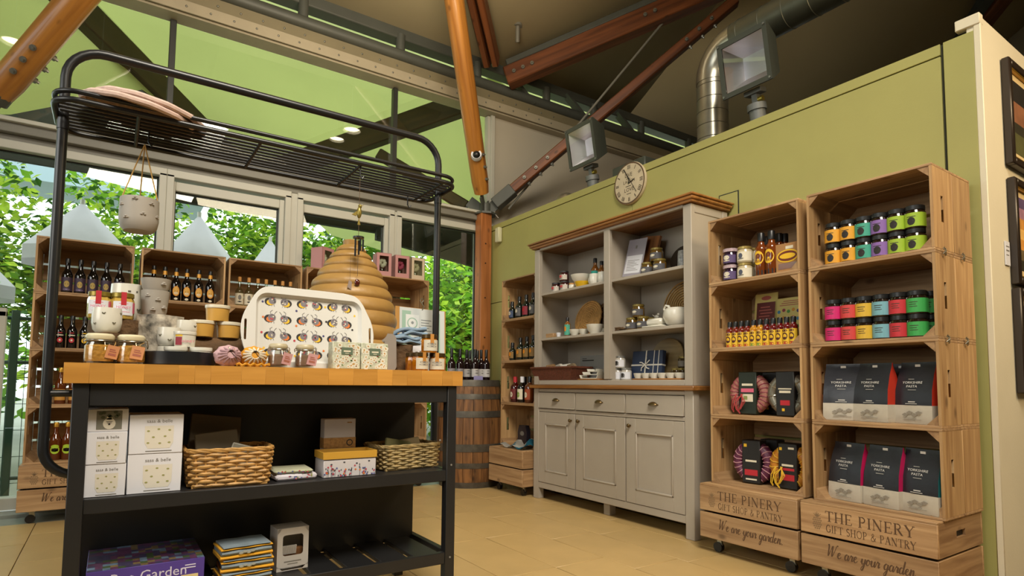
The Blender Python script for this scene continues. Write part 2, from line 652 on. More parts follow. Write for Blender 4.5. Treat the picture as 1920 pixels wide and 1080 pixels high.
GREYINK = mat('grey_ink', '#77736c', .7)
OFFW = mat('paper_label', '#d8cfb8', .7, vary=.04, vscale=30)
GLASSPANE = pane_glass('window_glass', (0.93, 0.97, 0.93, 1), .07)
CLERE = pane_glass('clerestory_glass', (0.95, 0.97, 0.88, 1), .08)
LAMPG = pane_glass('lamp_glass', (0.95, 0.95, 0.95, 1), .10)
MIRROR = mat('polished_reflector', '#e4e2e6', .32, 1.0)
SOFFIT = mat('pale_green_soffit', '#abb472', .8, vary=.05, vscale=1.2, translucent=.45)
DEAVE = mat('dark_eave_board', '#23261f', .7)
LEAF = [mat('leaf_lime', '#c4de4a', .5, translucent=.6, rnd=.25), mat('leaf_green', '#7db035', .5, translucent=.55, rnd=.3), mat('leaf_deep', '#3a6a26', .5, translucent=.3, rnd=.3)]
BARK = mat('tree_bark', '#8a8268', .85, vary=.3, vscale=14, bump=.5, bscale=30)
BARKD = mat('log_bark', '#5b4228', .9, vary=.35, vscale=30, bump=.8, bscale=45)
BIRCH = mat('birch_bark', '#a89f90', .8, vary=.85, vscale=26, bump=.5, bscale=40)
CANOPY = mat('parasol_cloth', '#bdb9bc', .7, translucent=.3, vary=.03)
PAVING = mat('outdoor_paving', '#8f9184', .8, vary=.08, vscale=2)
FENCEG = mat('green_fence_coat', '#0f3c2c', .5)

# ------------------------------------------------------------------ floor of staggered stone tiles
b = B().box(-4.2, -4, -.06, 9.9, 4.76, -.008).box(3.25, 4.7, -.06, 9.9, 5.25, -.008)
floor = struct(b.done('floor', GROUT))
def tile_mesh(w, l):
    return B().box(-w / 2 + .0018, -l / 2 + .0018, -.012, w / 2 - .0018, l / 2 - .0018, 0, bev=.0015)
t0 = None
tiles = []
for i in range(-7, 6):
    x = 1.52 + .31 * i + .155
    off = {0: .36, 1: .356, 2: .136}.get(i, (i * .24) % .65)
    for k in range(-1, 8):
        y = off + .65 * k + .325
        if y + .325 > 4.79 and y - .325 < 4.745:
            o = B().box(x - .1532, y - .3232, -.012, x + .1532, 4.755, 0, bev=.0015).done('tile', TILE, floor)
            continue
        if y - .325 > 4.745 or y < .3 or x > 3.1:
            continue
        if t0 is None:
            o = tile_mesh(.31, .65).done('tile', TILE, floor, (x, y, 0))
            t0 = o.data
        else:
            link('tile', t0, floor, (x, y, 0))
b = B().box(-4.2, 4.762, -.05, 3.2, 5.05, -.002).box(-4.2, 5.0, -.01, 3.2, 5.16, .02, bev=.004).box(-4.2, 5.22, -.01, 3.2, 5.30, .018)
struct(b.done('threshold', mat('threshold_metal', '#8c9088', .4, .3, vary=.1, vscale=12)))

# ------------------------------------------------------------------ green partition wall (right), panelled
XW = 3.17
wr = B().box(XW + .012, .965, 0, XW + .11, 5.13, 2.50).done('wall_right', mat('joint_shadow', '#2c2c1c', .9))  # dark core that shows in the gaps between panels
struct(wr)
rows = [(0, .911), (.917, 1.698), (1.704, 2.442), (2.449, 2.503)]
for y0, y1 in ((1.105, 3.100), (3.105, 5.12)):
    for z0, z1 in rows:
        if y0 < 2 and z0 == 0:
            z1 = 2.442
        if y0 < 2 and 0 < z0 < 2.4:
            continue
        B().box(XW, y0, z0, XW + .012, y1, z1, bev=.0015).done('panel', GREEN, wr)
B().box(XW - .002, .972, 0, XW + .012, 1.092, 2.503, bev=.002).done('panel', GREEN, wr)
B().box(XW - .006, 2.20, 1.93, XW + .004, 2.33, 2.09, bev=.001).done('hatch_panel', GREEN, wr)
B().box(XW - .003, 2.193, 1.923, XW + .001, 2.337, 2.097).done('hatch_joint', ALUD, wr)
b = B().box(XW - .006, .945, 0, XW + .02, .972, 2.53, bev=.003)
b.box(XW - .012, .945, 2.523, XW + .03, 1.04, 2.573, bev=.003)
struct(b.done('trim_1', WHITEWALL))
# cream wall that turns the corner and carries the pictures
struct(B().box(XW, .95, 0, 6.5, 1.00, 2.565, bev=.002).box(XW + .02, 1.0, 0, XW + .11, 1.02, 2.5).done('wall_front', WHITEWALL))
# room shell behind the camera
wl = B().box(-4.3, -4, 0, -4.2, -1.0, 7).box(-4.3, -1.0, 0, -4.2, 5.3, 2.6).box(-4.3, -1.0, 3.7, -4.2, 5.3, 7).box(-4.3, 4.4, 2.6, -4.2, 5.3, 3.7)
struct(wl.done('wall_left', WHITEWALL))
struct(B().box(-4.3, -4.1, 0, 10, -4, 7).done('wall_back', WHITEWALL))
struct(B().box(9.9, -4.1, 0, 10, 5.3, 7).done('wall_far', mat('far_wall', '#8c8068', .8)))

# ------------------------------------------------------------------ window wall
YW = 5.20
def frame_obj(name, boxes, m=ALU, parent=None):
    b = B()
    for q in boxes:
        b.box(*q, bev=.004)
    return b.done(name, m, parent)
ZH = 2.455
xs = [(-.70, .243), (.343, 1.165), (1.315, 2.105), (2.228, 3.075)]
for i, (x0, x1) in enumerate(xs):
    sash = i in (1, 2)
    w = struct(frame_obj('window_%d' % (i + 1), [
        (x0 - .05, YW - .03, .02, x0, YW + .09, ZH + .02), (x1, YW - .03, .02, x1 + .05, YW + .09, ZH + .02),
        (x0 - .05, YW - .03, ZH, x1 + .05, YW + .09, ZH + .06), (x0 - .05, YW - .03, .02, x1 + .05, YW + .09, .10)]))
    zt = ZH
    a0, a1, zb = x0, x1, .10
    if sash:
        zt = ZH - .095
        a0, a1, zb = x0 + .012, x1 - .04, .2
        frame_obj('sash', [(x0, YW + .0, .10, a0, YW + .05, ZH - .02), (a1, YW + .0, .10, x1, YW + .05, ZH - .02),
                           (a0, YW, zt, a1, YW + .05, ZH - .022), (a0, YW, .10, a1, YW + .05, .2)], ALU, w)
    b = B()
    for q in ((a0, YW + .03, zb, a0 + .008, YW + .052, zt), (a1 - .012, YW + .03, zb, a1, YW + .052, zt), (a0, YW + .03, zt - .01, a1, YW + .052, zt)):
        b.box(*q)
    b.done('gasket', ALUD, w)
    B().box(a0, YW + .04, zb, a1, YW + .046, zt).done('pane', GLASSPANE, w)
struct(frame_obj('trim_2', [(.25, YW - .02, .02, .338, YW + .08, ZH + .05), (1.17, YW - .02, .02, 1.31, YW + .08, ZH + .05), (2.11, YW - .02, .02, 2.222, YW + .08, ZH + .05)]))
struct(frame_obj('trim_3', [(-4.2, YW - .02, ZH + .05, 3.14, YW + .1, ZH + .10), (-4.2, YW - .075, ZH + .10, 3.14, YW + .1, ZH + .185)], STEEL))
struct(frame_obj('trim_4', [(-4.2, YW - .11, ZH + .165, 3.14, YW - .07, ZH + .195)], ALU))
# rest of the window wall to the left of the picture
struct(frame_obj('window_5', [(-4.2, YW, .02, -4.1, YW + .08, ZH), (-2.5, YW, .02, -2.4, YW + .08, ZH)]))
struct(B().box(-4.1, YW + .04, .1, -.76, YW + .046, ZH).done('window_6', GLASSPANE))
# clerestory glazing
cl = struct(B().box(-4.2, YW + .05, ZH + .18, 3.21, YW + .058, 3.72).done('window_7', CLERE))
for x in (.288, 2.15):
    B().box(x - .022, YW + .0, ZH + .19, x + .022, YW + .06, 3.72, bev=.003).done('mullion', mat('dark_mullion', '#23241f', .5), cl)
B().box(3.185, YW, ZH + .19, 3.225, YW + .06, 3.72).done('mullion', ALU, cl)
# steel truss on the window line
tr = thing('roof_truss')
tr['label'] = 'grey bolted steel truss running along the top of the clerestory glass'
tr['category'] = 'truss'
B().box(-4.2, YW - .10, 3.725, 9.5, YW + .06, 3.745, bev=.002).box(-4.2, YW - .13, 3.74, 9.5, YW - .115, 3.83, bev=.002).done('lower_flange', mat('pale_flange', '#a69b84', .5, .1, vary=.05, vscale=8), tr)
B().box(-4.2, YW - .105, 3.745, 9.5, YW + .05, 3.98).done('web_plate', mat('truss_web', '#7c7258', .55, vary=.06, vscale=5), tr)
B().rod((-4.2, YW - .10, 3.99), (9.5, YW - .10, 3.99), .055, 14).done('tube_rail', STEELD, tr)
B().box(-4.2, YW - .10, 4.16, 9.5, YW + .05, 4.30, bev=.01).done('top_chord', STEELD, tr)
for x in (-.35, .34, 1.245, 2.15, 3.0, 3.9, 4.6, 5.4, 6.3):
    B().rod((x, YW - .08, 4.0), (x, YW - .08, 4.2), .045, 12).done('post', STEELD, tr)
b = B()
for k in range(30):
    x = -1.0 + k * .17
    b.sph(x, YW - .131, 3.785, .009, .006, .009, 8, 6)
    b.sph(x + .05, YW - .107, 3.88, .009, .006, .009, 8, 6)
b.done('bolts', ROUGHM, tr)
for x in (3.7, 4.5, 5.3):
    B().bar((x, YW - .1, 3.95), (x - .35, YW - .1, 4.2), .03, .09, (0, 1, 0)).done('brace', STEELD, tr)
# white infill beyond the partition
struct(B().box(3.24, YW, 0, 9.5, YW + .05, 3.75).done('wall_beyond', mat('white_infill', '#b0a898', .7)))
struct(B().box(3.215, YW - .03, 2.4, 3.26, YW + .0, 3.73, bev=.004).done('trim_5', ALU))

# ------------------------------------------------------------------ roof
ZC, SL = 4.26, .56
def roofz(y):
    return ZC + SL * (5.2 - y)
b = B()
for x0, x1 in ((-4.3, 1.2), (1.2, 5.2), (5.2, 10)):
    b.face([(x0, 5.26, roofz(5.26)), (x1, 5.26, roofz(5.26)), (x1, 1.2, roofz(1.2)), (x0, 1.2, roofz(1.2))])
    b.face([(x0, 1.2, roofz(1.2)), (x1, 1.2, roofz(1.2)), (x1, -4.1, roofz(1.2) - 1.2), (x0, -4.1, roofz(1.2) - 1.2)])
r = b.done('ceiling', CEIL, normals=False)
struct(r)
m = r.modifiers.new('thick', 'SOLIDIFY')
m.thickness = .05
m.offset = 1

def beam(name, label, a, b_, w, h, m, cat='beam', round_=False, parts=None):
    t = thing(name)
    tag(t, label, cat)
    a, b_ = Vector(a), Vector(b_)
    L = (b_ - a).length
    q = (b_ - a).to_track_quat('Z', 'Y')
    t.location = a
    t.rotation_mode = 'QUATERNION'
    t.rotation_quaternion = q
    bb = B()
    if round_:
        bb.lathe([(0, 0), (w / 2 * .86, 0), (w / 2, .12), (w / 2, L), (0, L)], 20)
    else:
        bb.box(-w / 2, -h / 2, 0, w / 2, h / 2, L, bev=.012)
    bb.done('timber', m, t)
    return t, L
def bolts(t, zs, r, ang=(0,), rad=.02):
    for z in zs:
        for a in ang:
            c, s = math.cos(a), math.sin(a)
            B().rod((c * r * .9, s * r * .9, z), (c * (r + .018), s * (r + .018), z), rad, 8).rod((c * (r + .016), s * (r + .016), z), (c * (r + .034), s * (r + .034), z), rad * .5, 6).done('bolt', ROUGHM, t)

# corner post and its steel node
t = thing('corner_post', 'square varnished timber post in the corner between windows and green wall', 'post', (3.085, 5.095, 0))
B().box(-.062, -.062, 0, .062, .062, 2.62, bev=.006).done('timber', wood('post_timber', '#b87440', '#8a5024', 'z', .45, .4, True, .05), t)
b = B()
for z in (.9, 1.35, 1.75, 2.1, 2.3):
    b.rod((-.01, -.0615, z), (-.01, -.0645, z), .008, 10)
b.done('bolt_holes', mat('dark_hole', '#2b150a', .9), t)
NODE = Vector((3.11, 5.11, 2.68))
t = thing('strut_node', 'dark steel bracket where the timber struts meet on the corner post', 'bracket', NODE)
B().cyl(0, 0, -.07, -.05, .12, seg=8).cyl(0, 0, -.06, .05, .06, seg=12).done('hub', STEELD, t)
for a in (45, 135, 225, 315):
    c, s = math.cos(math.radians(a)), math.sin(math.radians(a))
    B().bar((c * .03, s * .03, -.02), (c * .17, s * .17, .09), .016, .11).done('plate', STEELD, t)
B().tube([(.05, -.05, .06), (.1, -.06, .0), (.06, -.08, -.05), (.1, -.1, -.1)], .005, 6).done('cable', GREYC, t)
s1, L = beam('timber_strut', 'round bright varnished timber strut rising from corner post towards the viewer', NODE + Vector((-.11, -.11, .12)), (2.18, 4.18, 4.28), .17, .1, TIMBERL, 'strut', True)
bolts(s1, (.15, .27, .39), .08, (2.6, -.5), .016)
s2, L = beam('timber_strut', 'square timber strut rising above the green wall behind the floodlight', NODE + Vector((.13, -.13, .1)), (4.86, 3.36, 4.62), .10, .10, TIMBERD, 'strut')
bolts(s2, (.3, .45, .6, L - .6, L - .45, L - .3), .05, (PI, -PI / 2), .018)
B().box(-.06, -.06, -.1, .06, .06, .14, bev=.006).done('shoe', STEELD, s2)
s3, L = beam('timber_strut', 'thick round timber strut with bolts crossing the upper left corner', (-.70, 5.05, 2.76), (-.05, 4.40, 3.68), .185, .1, TIMBERL, 'strut', True)
s3o = s3
bolts(s3, (.22, .32, .42), .09, (PI * .5, PI * 1.25, -.4), .02)
B().lathe([(0, -.22), (.05, -.22), (.055, -.05), (.082, -.04), (.082, .03), (0, .03)], 16).done('shoe', STEELD, s3)
s4, L = beam('timber_strut', 'dark timber strut outside the clerestory propping the eaves rafter', NODE + Vector((-.1, .2, .05)), (2.3, 6.0, 3.36), .10, .12, DTIMBER, 'strut')
# rafters
r1, L = beam('roof_rafter', 'broad reddish timber rafter sloping up to the right under the ceiling', (3.30, 5.02, 4.08), (5.2, 3.12, 5.0), .16, .20, TIMBERD, 'rafter')
bolts(r1, (.1, .2, .3, 1.5, 1.6), .08, (0, PI), .02)
B().box(-.07, .10, .05, .07, .17, L, bev=.01).done('steel_cap', STEELD, r1)
r2, L = beam('roof_rafter', 'split dark red timber rafter behind the bright round strut', (3.05, 5.0, 4.16), (1.6, 3.55, 5.0), .07, .16, TIMBERD, 'rafter')
B().box(.055, -.08, 0, .125, .08, L, bev=.012).done('second_board', TIMBERD, r2)
r3, L = beam('roof_rafter', 'dark rafter crossing the clerestory from the left outside', (-.75, 5.28, 4.0), (1.22, 7.2, 3.22), .12, .24, DTIMBER, 'rafter')
r4, L = beam('roof_rafter', 'dark rafter crossing the clerestory from the right outside', (3.1, 5.34, 3.92), (1.22, 7.2, 3.2), .12, .24, DTIMBER, 'rafter')
r5, L = beam('roof_rafter', 'dark red rafter at the upper right above the cream wall', at(1800, 95, 1, 3.0), at(1905, -40, 1, 2.2), .18, .2, TIMBERD, 'rafter')
B().box(-.22, -.06, -.4, -.1, .08, L).done('steel_tube', STEELD, r5)
tag(B().tube([(4.50, 3.86, 4.62), (3.34, 5.02, 2.70)], .012, 8).done('tie_rod', STEEL), 'thin grey steel tie rod slanting above the small floodlight', 'rod')
t = thing('pipe_elbow', 'small grey pipe poking down from ceiling beside the broad rafter', 'pipe', (3.23, 4.72, 4.45))
B().tube([(0, 0, .1), (0, 0, -.05), (.02, .03, -.12)], .022, 10).done('pipe', STEEL, t)
B().cyl(0, 0, .02, .05, .045).done('flange', STEEL, t)

# soffit outside the clerestory
b = B()
Va = (1.2, 7.25, 3.42)
H1, H2 = (-.8, 5.3, 4.25), (3.22, 5.3, 4.25)
b.face([H1, H2, Va])
b.face([H1, Va, (.12, 6.1, 3.48), (-.76, 6.12, 3.02), (-1.9, 6.0, 2.7), (-1.9, 5.3, 3.9)])
b.face([H2, (4.5, 5.3, 3.9), (4.4, 6.6, 2.66), (3.2, 7.4, 2.6), (2.3, 7.6, 2.8), Va])
b.face([(3.22, 5.3, 4.25), (10, 5.3, 4.25), (10, 7, 3.4), (4.5, 7, 3.4)])
b.face([(-4.3, 5.3, 4.25), (-.8, 5.3, 4.25), (-1.9, 6.4, 3.3), (-4.3, 6.4, 3.3)])
so = b.done('soffit', SOFFIT, normals=False)
struct(so)
struct(B().box(-1.5, 7.3, 3.0, 1.25, 7.36, 4.0).box(.3, 5.78, 2.44, 2.30, 5.84, 2.66).done('eave_board', DEAVE))
b = B()
b.prism([(2.2, 2.36), (3.5, 2.20), (3.5, 2.72), (2.2, 2.72)], 5.74, 5.80)
struct(b.done('eave_fascia', DEAVE))

# ------------------------------------------------------------------ outside: ground, fence, parasols, trees
struct(B().box(-30, 5.32, -.2, 40, 40, -.02).box(-30, -30, -.25, -4.35, 5.32, -.04).done('ground', PAVING))
t = thing('mesh_fence', 'dark green welded mesh fence outside the left window', 'fence', (0, 5.9, 0))
for x in (-1.6, -.62, .4, 1.4):
    B().box(x - .025, -.02, -.02, x + .025, .02, 1.42, bev=.004).done('post', FENCEG, t)
for z in (1.36, 1.02, .14):
    B().rod((-1.8, 0, z), (2.4, 0, z), .014, 8).done('rail', FENCEG, t)
b = B()
for k in range(84):
    b.box(-1.8 + .05 * k, -.003, .05, -1.796 + .05 * k, .003, 1.36)
for k in range(7):
    b.box(-1.8, -.003, .1 + k * .2, 2.4, .003, .104 + k * .2)
o = b.done('wire_mesh', FENCEG, t)
o['kind'] = 'stuff'
t = thing('barrier_rail', 'pale grey metal barrier standing against the glass at the left edge', 'barrier', (-.60, 5.12, 0))
B().box(-.03, -.02, 0.02, .015, .03, 1.34, bev=.006).done('post', ALU, t)
B().box(-.5, -.02, 1.30, .015, .03, 1.36, bev=.006).done('top_rail', ALU, t)
B().box(-.5, .0, .1, -.03, .008, 1.29).done('pane', GLASSPANE, t)
def parasol(loc, w, h, drop, label):
    t = thing('parasol', label, 'parasol', loc, .5)
    b = B()
    n = 8
    for i in range(n):
        a, c = 2 * PI * i / n, 2 * PI * (i + 1) / n
        b.face([(0, 0, h), (w * math.cos(a), w * math.sin(a), h - drop), (w * math.cos(c), w * math.sin(c), h - drop)])
        b.face([(w * math.cos(a), w * math.sin(a), h - drop), (w * math.cos(a), w * math.sin(a), h - drop - .15), (w * math.cos(c), w * math.sin(c), h - drop - .15), (w * math.cos(c), w * math.sin(c), h - drop)])
    b.done('canopy', CANOPY, t, weld=True)
    B().cyl(0, 0, 0, h + .03, .025, seg=10).done('pole', ALU, t)
    B().cyl(0, 0, 0, .08, .25, seg=14).done('base', PAVING, t)
parasol((.86, 8.5, -.02), .62, 3.06, .85, 'pale blue garden parasol seen through second window from the left')
parasol((2.02, 9.9, -.02), .52, 3.2, .85, 'smaller pale parasol right of the one in second window')
parasol((-.35, 8.3, -.02), .55, 2.95, .6, 'pale blue garden parasol seen through the leftmost window')
parasol((-1.5, 9.2, -.02), .55, 2.6, .6, 'low pale parasol at the far left of the leftmost window')
t = thing('garden_pavilion', 'pale grey pavilion roof high behind the leaves in the leftmost window', 'pavilion', (-.6, 15, 0))
b = B()
b.prism([(-2.1, 4.9), (2.2, 4.9), (2.0, 5.8), (-.1, 6.3), (-1.8, 5.9)], 0, 1.5)
b.done('roof', mat('pavilion_roof', '#a9bccb', .6), t)  # sky-blue slab on posts, added in place of bare sky
for x in (-1.4, 1.4):
    B().box(x - .06, .1, -.02, x + .06, .22, 4.9).done('post', ALU, t)

def tree(loc, h, crown, n, seed, label, tones, lean=(0, 0)):
    rnd = random.Random(seed)
    t = thing('tree', label, 'tree', loc)
    b = B()
    tips = []
    def limb(p, d, ln, r, lv):
        pts = [p]
        for k in range(4):
            d = (d + Vector((rnd.uniform(-.25, .25), rnd.uniform(-.25, .25), rnd.uniform(-.1, .2)))).normalized()
            pts.append(pts[-1] + d * ln / 4)
        b.tube(pts, r, 6, rad=[r * (1 - .15 * k) for k in range(5)])
        tips.append(pts[-1])
        tips.append(pts[2])
        if lv < 3:
            for k in range(3):
                dd = (d + Vector((rnd.uniform(-1, 1), rnd.uniform(-1, 1), rnd.uniform(-.3, .6)))).normalized()
                limb(pts[2 + (k % 3)], dd, ln * .68, r * .5, lv + 1)
    limb(Vector((0, 0, 0)), Vector((lean[0], lean[1], 1)), h * .42, .11, 0)
    b.done('trunk', BARK, t)
    V, F, MI = [], [], []
    tips2 = [p for p in tips if p.z > .5]
    for k in range(n):
        if rnd.random() < .55:
            c = rnd.choice(tips2) + Vector((rnd.gauss(0, .32), rnd.gauss(0, .32), rnd.gauss(0, .3)))
        else:
            u = Vector((rnd.gauss(0, 1), rnd.gauss(0, 1), rnd.gauss(0, 1))).normalized() * (rnd.random() ** .4)
            c = Vector((u.x * crown[0], u.y * crown[1], crown[2] + u.z * crown[3]))
        s = rnd.uniform(.05, .10)
        e = Euler((rnd.uniform(-.9, .9), rnd.uniform(-.9, .9), rnd.uniform(0, 6.28))).to_matrix()
        i = len(V)
        V += [c + e @ Vector(q) for q in ((0, -s, 0), (s * .55, 0, s * .15), (0, s, 0), (-s * .55, 0, s * .15))]
        F.append((i, i + 1, i + 2, i + 3))
        MI.append(rnd.choices((0, 1, 2), tones)[0])
    me = bpy.data.meshes.new('foliage')
    me.from_pydata([tuple(v) for v in V], [], F)
    for m_ in LEAF:
        me.materials.append(m_)
    me.polygons.foreach_set('material_index', MI)
    o = link('foliage', me, t)
    o['kind'] = 'stuff'

tree((-2.1, 11.7, 0), 3.8, (1.35, .9, 2.5, 2.4), 10500, 1, 'lime green leafy tree outside at the far left of the windows', (5, 4, 2))
tree((.1, 12.0, 0), 3.8, (1.3, .9, 2.5, 2.4), 11500, 2, 'leafy tree behind the parasols in the leftmost window', (5, 4, 3))
tree((2.3, 12.2, 0), 4.4, (1.1, 1.0, 2.7, 2.5), 11500, 3, 'spreading tree with bare branches outside the second window', (4, 6, 3))
tree((4.5, 12.2, 0), 4.4, (1.15, 1.0, 2.6, 2.6), 12500, 4, 'dense green tree outside the third window behind straw beehive', (4, 6, 3))
tree((6.7, 11.6, 0), 4.4, (1.15, 1.0, 2.4, 2.6), 13500, 5, 'dense green tree filling the window beside the corner post', (5, 6, 3))
tree((4.7, 9.2, 0), 2.8, (.9, .7, 1.6, 1.8), 8000, 6, 'small leafy tree close to the window beside the corner post', (4, 6, 3))
tree((9.2, 12.2, 0), 4.4, (1.1, 1.0, 2.2, 2.4), 9500, 7, 'bushy green tree at the right end of the windows', (2, 6, 4))
tree((-1.7, 7.5, 0), 1.5, (.6, .4, .6, .7), 4000, 8, 'low leafy shrub beyond the green mesh fence', (4, 6, 2))

# ------------------------------------------------------------------ pine crates stacked on their sides
CW, CH, CD = .525, .36, .385
def crate_build(D=CD):
    def f():
        t = thing('wooden_crate')
        T = .011
        h = D / 2
        for z0, z1 in ((0, T), (CH - T, CH)):
            o = B().box(0, 0, z0, CW, h - .003, z1, bev=.0015).done('plank', PINEX, t)
            link('plank', o.data, t, (0, h + .003, 0))
        for x0 in (0, CW - T):
            z0, z1 = T, CH - T
            b = B()
            c, w, g = h / 2 - .01, .011, .055
            zc = CH / 2
            b.box(x0, 0, z0, x0 + T, c - w, z1)
            b.box(x0, c + w, z0, x0 + T, h - .002, z1)
            b.box(x0, c - w, z0, x0 + T, c + w, zc - g)
            b.box(x0, c - w, zc + g, x0 + T, c + w, z1)
            b.done('plank', PINEZ, t, weld=True)
            B().box(x0, h + .002, z0, x0 + T, D, z1, bev=.0015).done('plank', PINEZ, t)
        g = (CH - .012) / 3
        m = None
        for k in range(3):
            z = .011 + k * .1175
            if m is None:
                o = B().box(.012, 0, 0, CW - .012, .009, g - .013, bev=.0015).done('back_slat', PINEX, t, (0, D - .01, z))
                m = o.data
            else:
                link('back_slat', m, t, (0, D - .01, z))
        s = .045
        for x, z, sx, sz in ((T, T, 1, 1), (CW - T, T, -1, 1), (T, CH - T, 1, -1), (CW - T, CH - T, -1, -1)):
            B().prism([(x, z), (x + sx * s, z), (x, z + sz * s)], .004, D - .012).done('corner_post', PINEY, t)
        return t
    return f

def caster(t, x, y):
    c = B().box(x - .02, y - .02, .068, x + .02, y + .02, .08).bar((x, y, .07), (x + .008, y, .028), .026, .012, (0, 1, 0)).done('caster', CHROME, t)
    B().rod((x - .004, y - .013, .026), (x - .004, y + .013, .026), .026, 14).done('wheel', BLACK, c)

def base_build(detail=True, W=.55, D=.45):
    def f():
        t = thing('rolling_crate_base')
        T = .014
        zs = ((.08, .212), (.222, .352))
        for z0, z1 in zs:
            B().box(0, 0, z0, W, T, z1, bev=.002).done('board', PINEX, t)
            B().box(0, D - T, z0, W, D, z1, bev=.002).done('board', PINEX, t)
            for x0 in (0, W - T):
                b = B()
                if z0 > .2:
                    c, zc = D / 2, .295
                    for q in ((T, z0, c - .045, z1), (c + .045, z0, D - T, z1), (c - .045, z0, c + .045, zc - .014), (c - .045, zc + .014, c + .045, z1)):
                        b.box(x0 + .001, q[0], q[1], x0 + T - .001, q[2], q[3])
                    b.box(x0 + (T - .003 if x0 == 0 else 0), c - .06, zc - .02, x0 + (T - .001 if x0 == 0 else .002), c + .06, zc + .02, mi=1)
                else:
                    b.box(x0 + .001, T, z0, x0 + T - .001, D - T, z1, bev=.0015)
                b.done('board', [PINEY, BLACK], t)
        n = 4
        for k in range(n):
            y0 = k * D / n
            B().box(.001, y0 + .002, .352, W - .001, y0 + D / n - .002, .361, bev=.0015).done('board', PINEX, t)
        B().box(.02, .02, .09, W - .02, D - .02, .10).done('bottom', PINEX, t)
        for x in (.07, W - .07):
            for y in (.07, D - .07):
                caster(t, x, y)
        if detail:
            b = B()
            roman(b, 'THE PINERY', .115, .287, .045, .1, -.0006, .36)
            roman(b, 'GIFT SHOP & PANTRY', .117, .240, .032, .09, -.0006, .36)
            script(b, 'We are your garden.', .115, .135, .055, .36, -.0006)
            b.done('lettering', INK, t, normals=False)
            b = B()
            for r in range(6):
                for q in range(-2, 3):
                    z = .248 + r * .009
                    x = .078 + q * .0088 + (.0044 if r % 2 else 0)
                    if ((x - .078) / .022) ** 2 + ((z - .271) / .031) ** 2 < 1:
                        b.face([(x - .004, -.0006, z), (x, -.0006, z - .0046), (x + .004, -.0006, z), (x, -.0006, z + .0046)])
            for q in range(-2, 3):
                x = .078
                b.face([(x - .004, -.0006, .298), (x + .004, -.0006, .298), (x + q * .009 + .001, -.0006, .322 - abs(q) * .004), (x + q * .009 - .001, -.0006, .322 - abs(q) * .004)])
            b.done('emblem', INKL, t, normals=False)
        return t
    return f

GC = 'pine crates stacked on their sides'
LX = [-.425, .142, .690, 1.250, 1.792]
LY = 4.75
what = [['dark beer bottles with purple labels', 'dark bottles with red and yellow dots', 'amber bottles behind the tabletop corner', 'amber bottles with lime labels'],
        ['six stout bottles with orange oval labels', 'an empty shadowed shelf behind tubs', 'a dark shelf behind the island', 'a shelf hidden behind black island'],
        ['cork topped clear bottles', 'small cork topped bottles beside the white tray', 'a hidden shelf behind the floral tray', 'a shelf behind the baskets'],
        ['straw beehive in front', 'a beehive hiding its front', 'a tray hiding its front', 'island back panel in front'],
        ['three pink and cream gift boxes on top', 'an open board with hook in front', 'glass jars in front', 'a basket in front']]
names = ['leftmost', 'second', 'middle', 'fourth', 'fifth']
lev = ['top', 'second', 'third', 'bottom']
for i, x in enumerate(LX):
    for k in range(4):
        put('crate', crate_build(), (x, LY, .361 + CH * k), '%s crate of the %s window stack, with %s' % (lev[3 - k], names[i], what[i][3 - k]), 'crate', 0, GC)
    lab = ['pine crate base on casters with burnt lettering, left of the black island', 'wheeled pine base under the second stack by the windows', 'wheeled pine base under the middle stack by the windows', 'wheeled pine base under the stack behind the straw beehive', 'wheeled pine base under the stack with pink boxes'][i]
    put('base', base_build(), (x - .012, LY - .055, 0), lab, 'crate base', 0, 'wheeled crate bases by the windows')
RX = 2.73
RYL = [2.088, 1.522]
wr_ = [['jam jars, sauce bottles and a brown carrier', 'eleven small bottles with yellow labels', 'two round chocolate packs in black sleeves', 'purple and orange round packs'],
       ['orange, teal, purple and lime jars', 'pink, red, yellow and blue jars', 'pasta bags with red sides', 'pasta bags with pink and teal sides']]
for i, y in enumerate(RYL):
    for k in range(4):
        put('crate', None, (RX, y, .361 + CH * k), '%s crate by the %s, with %s' % (lev[3 - k], ('taupe dresser', 'cream wall')[i], wr_[i][3 - k]), 'crate', -PI / 2, GC)
    put('base', None, (RX - .06, y + .032, 0), ('pine crate base on casters with burnt shop name, next to taupe dresser', 'pine crate base with shop name and hand hole, under the pasta bags')[i], 'crate base', -PI / 2, 'wheeled crate bases by green wall')
for k in range(4):
    put('crate_shallow', crate_build(.32), (2.845, 4.372, .361 + CH * k), '%s crate of narrow stack beside dresser, %s' % (lev[3 - k], ('with a black bag beside white cloth', 'with three spirit bottles', 'with bottles wearing orange dots', 'with dark liqueur bottles')[k]), 'crate', -PI / 2, GC)
put('base_plain', base_build(False, .49, .44), (2.70, 4.325, 0), 'low pine crate base on casters between barrel and dresser', 'crate base', -PI / 2)
# twisted wire ties on the side of the right hand stack
for n, (yy, z) in enumerate(((2.80, .361 + 3 * CH), (2.99, .361 + 3 * CH), (2.80, .361 + 2 * CH), (2.99, .361 + 2 * CH))):
    t = thing('wire_tie', 'twisted wire tie on the crate side near the cream wall, %s' % ('upper front', 'upper back', 'lower front', 'lower back')[n], 'wire tie', (yy, RYL[1] - CW - .004, z), 0, 'wire ties binding the crates')
    pts = [(.006 * math.cos(k * 1.1), -.004 - .003 * (k % 2), -.018 + .036 * k / 9) for k in range(10)]
    B().tube(pts, .0022, 6).tube([(-.012, -.003, .012), (0, -.01, .0), (.013, -.004, .014)], .002, 6).tube([(-.012, -.003, -.012), (0, -.01, .0), (.012, -.004, -.016)], .002, 6).done('wire', CHROME, t)

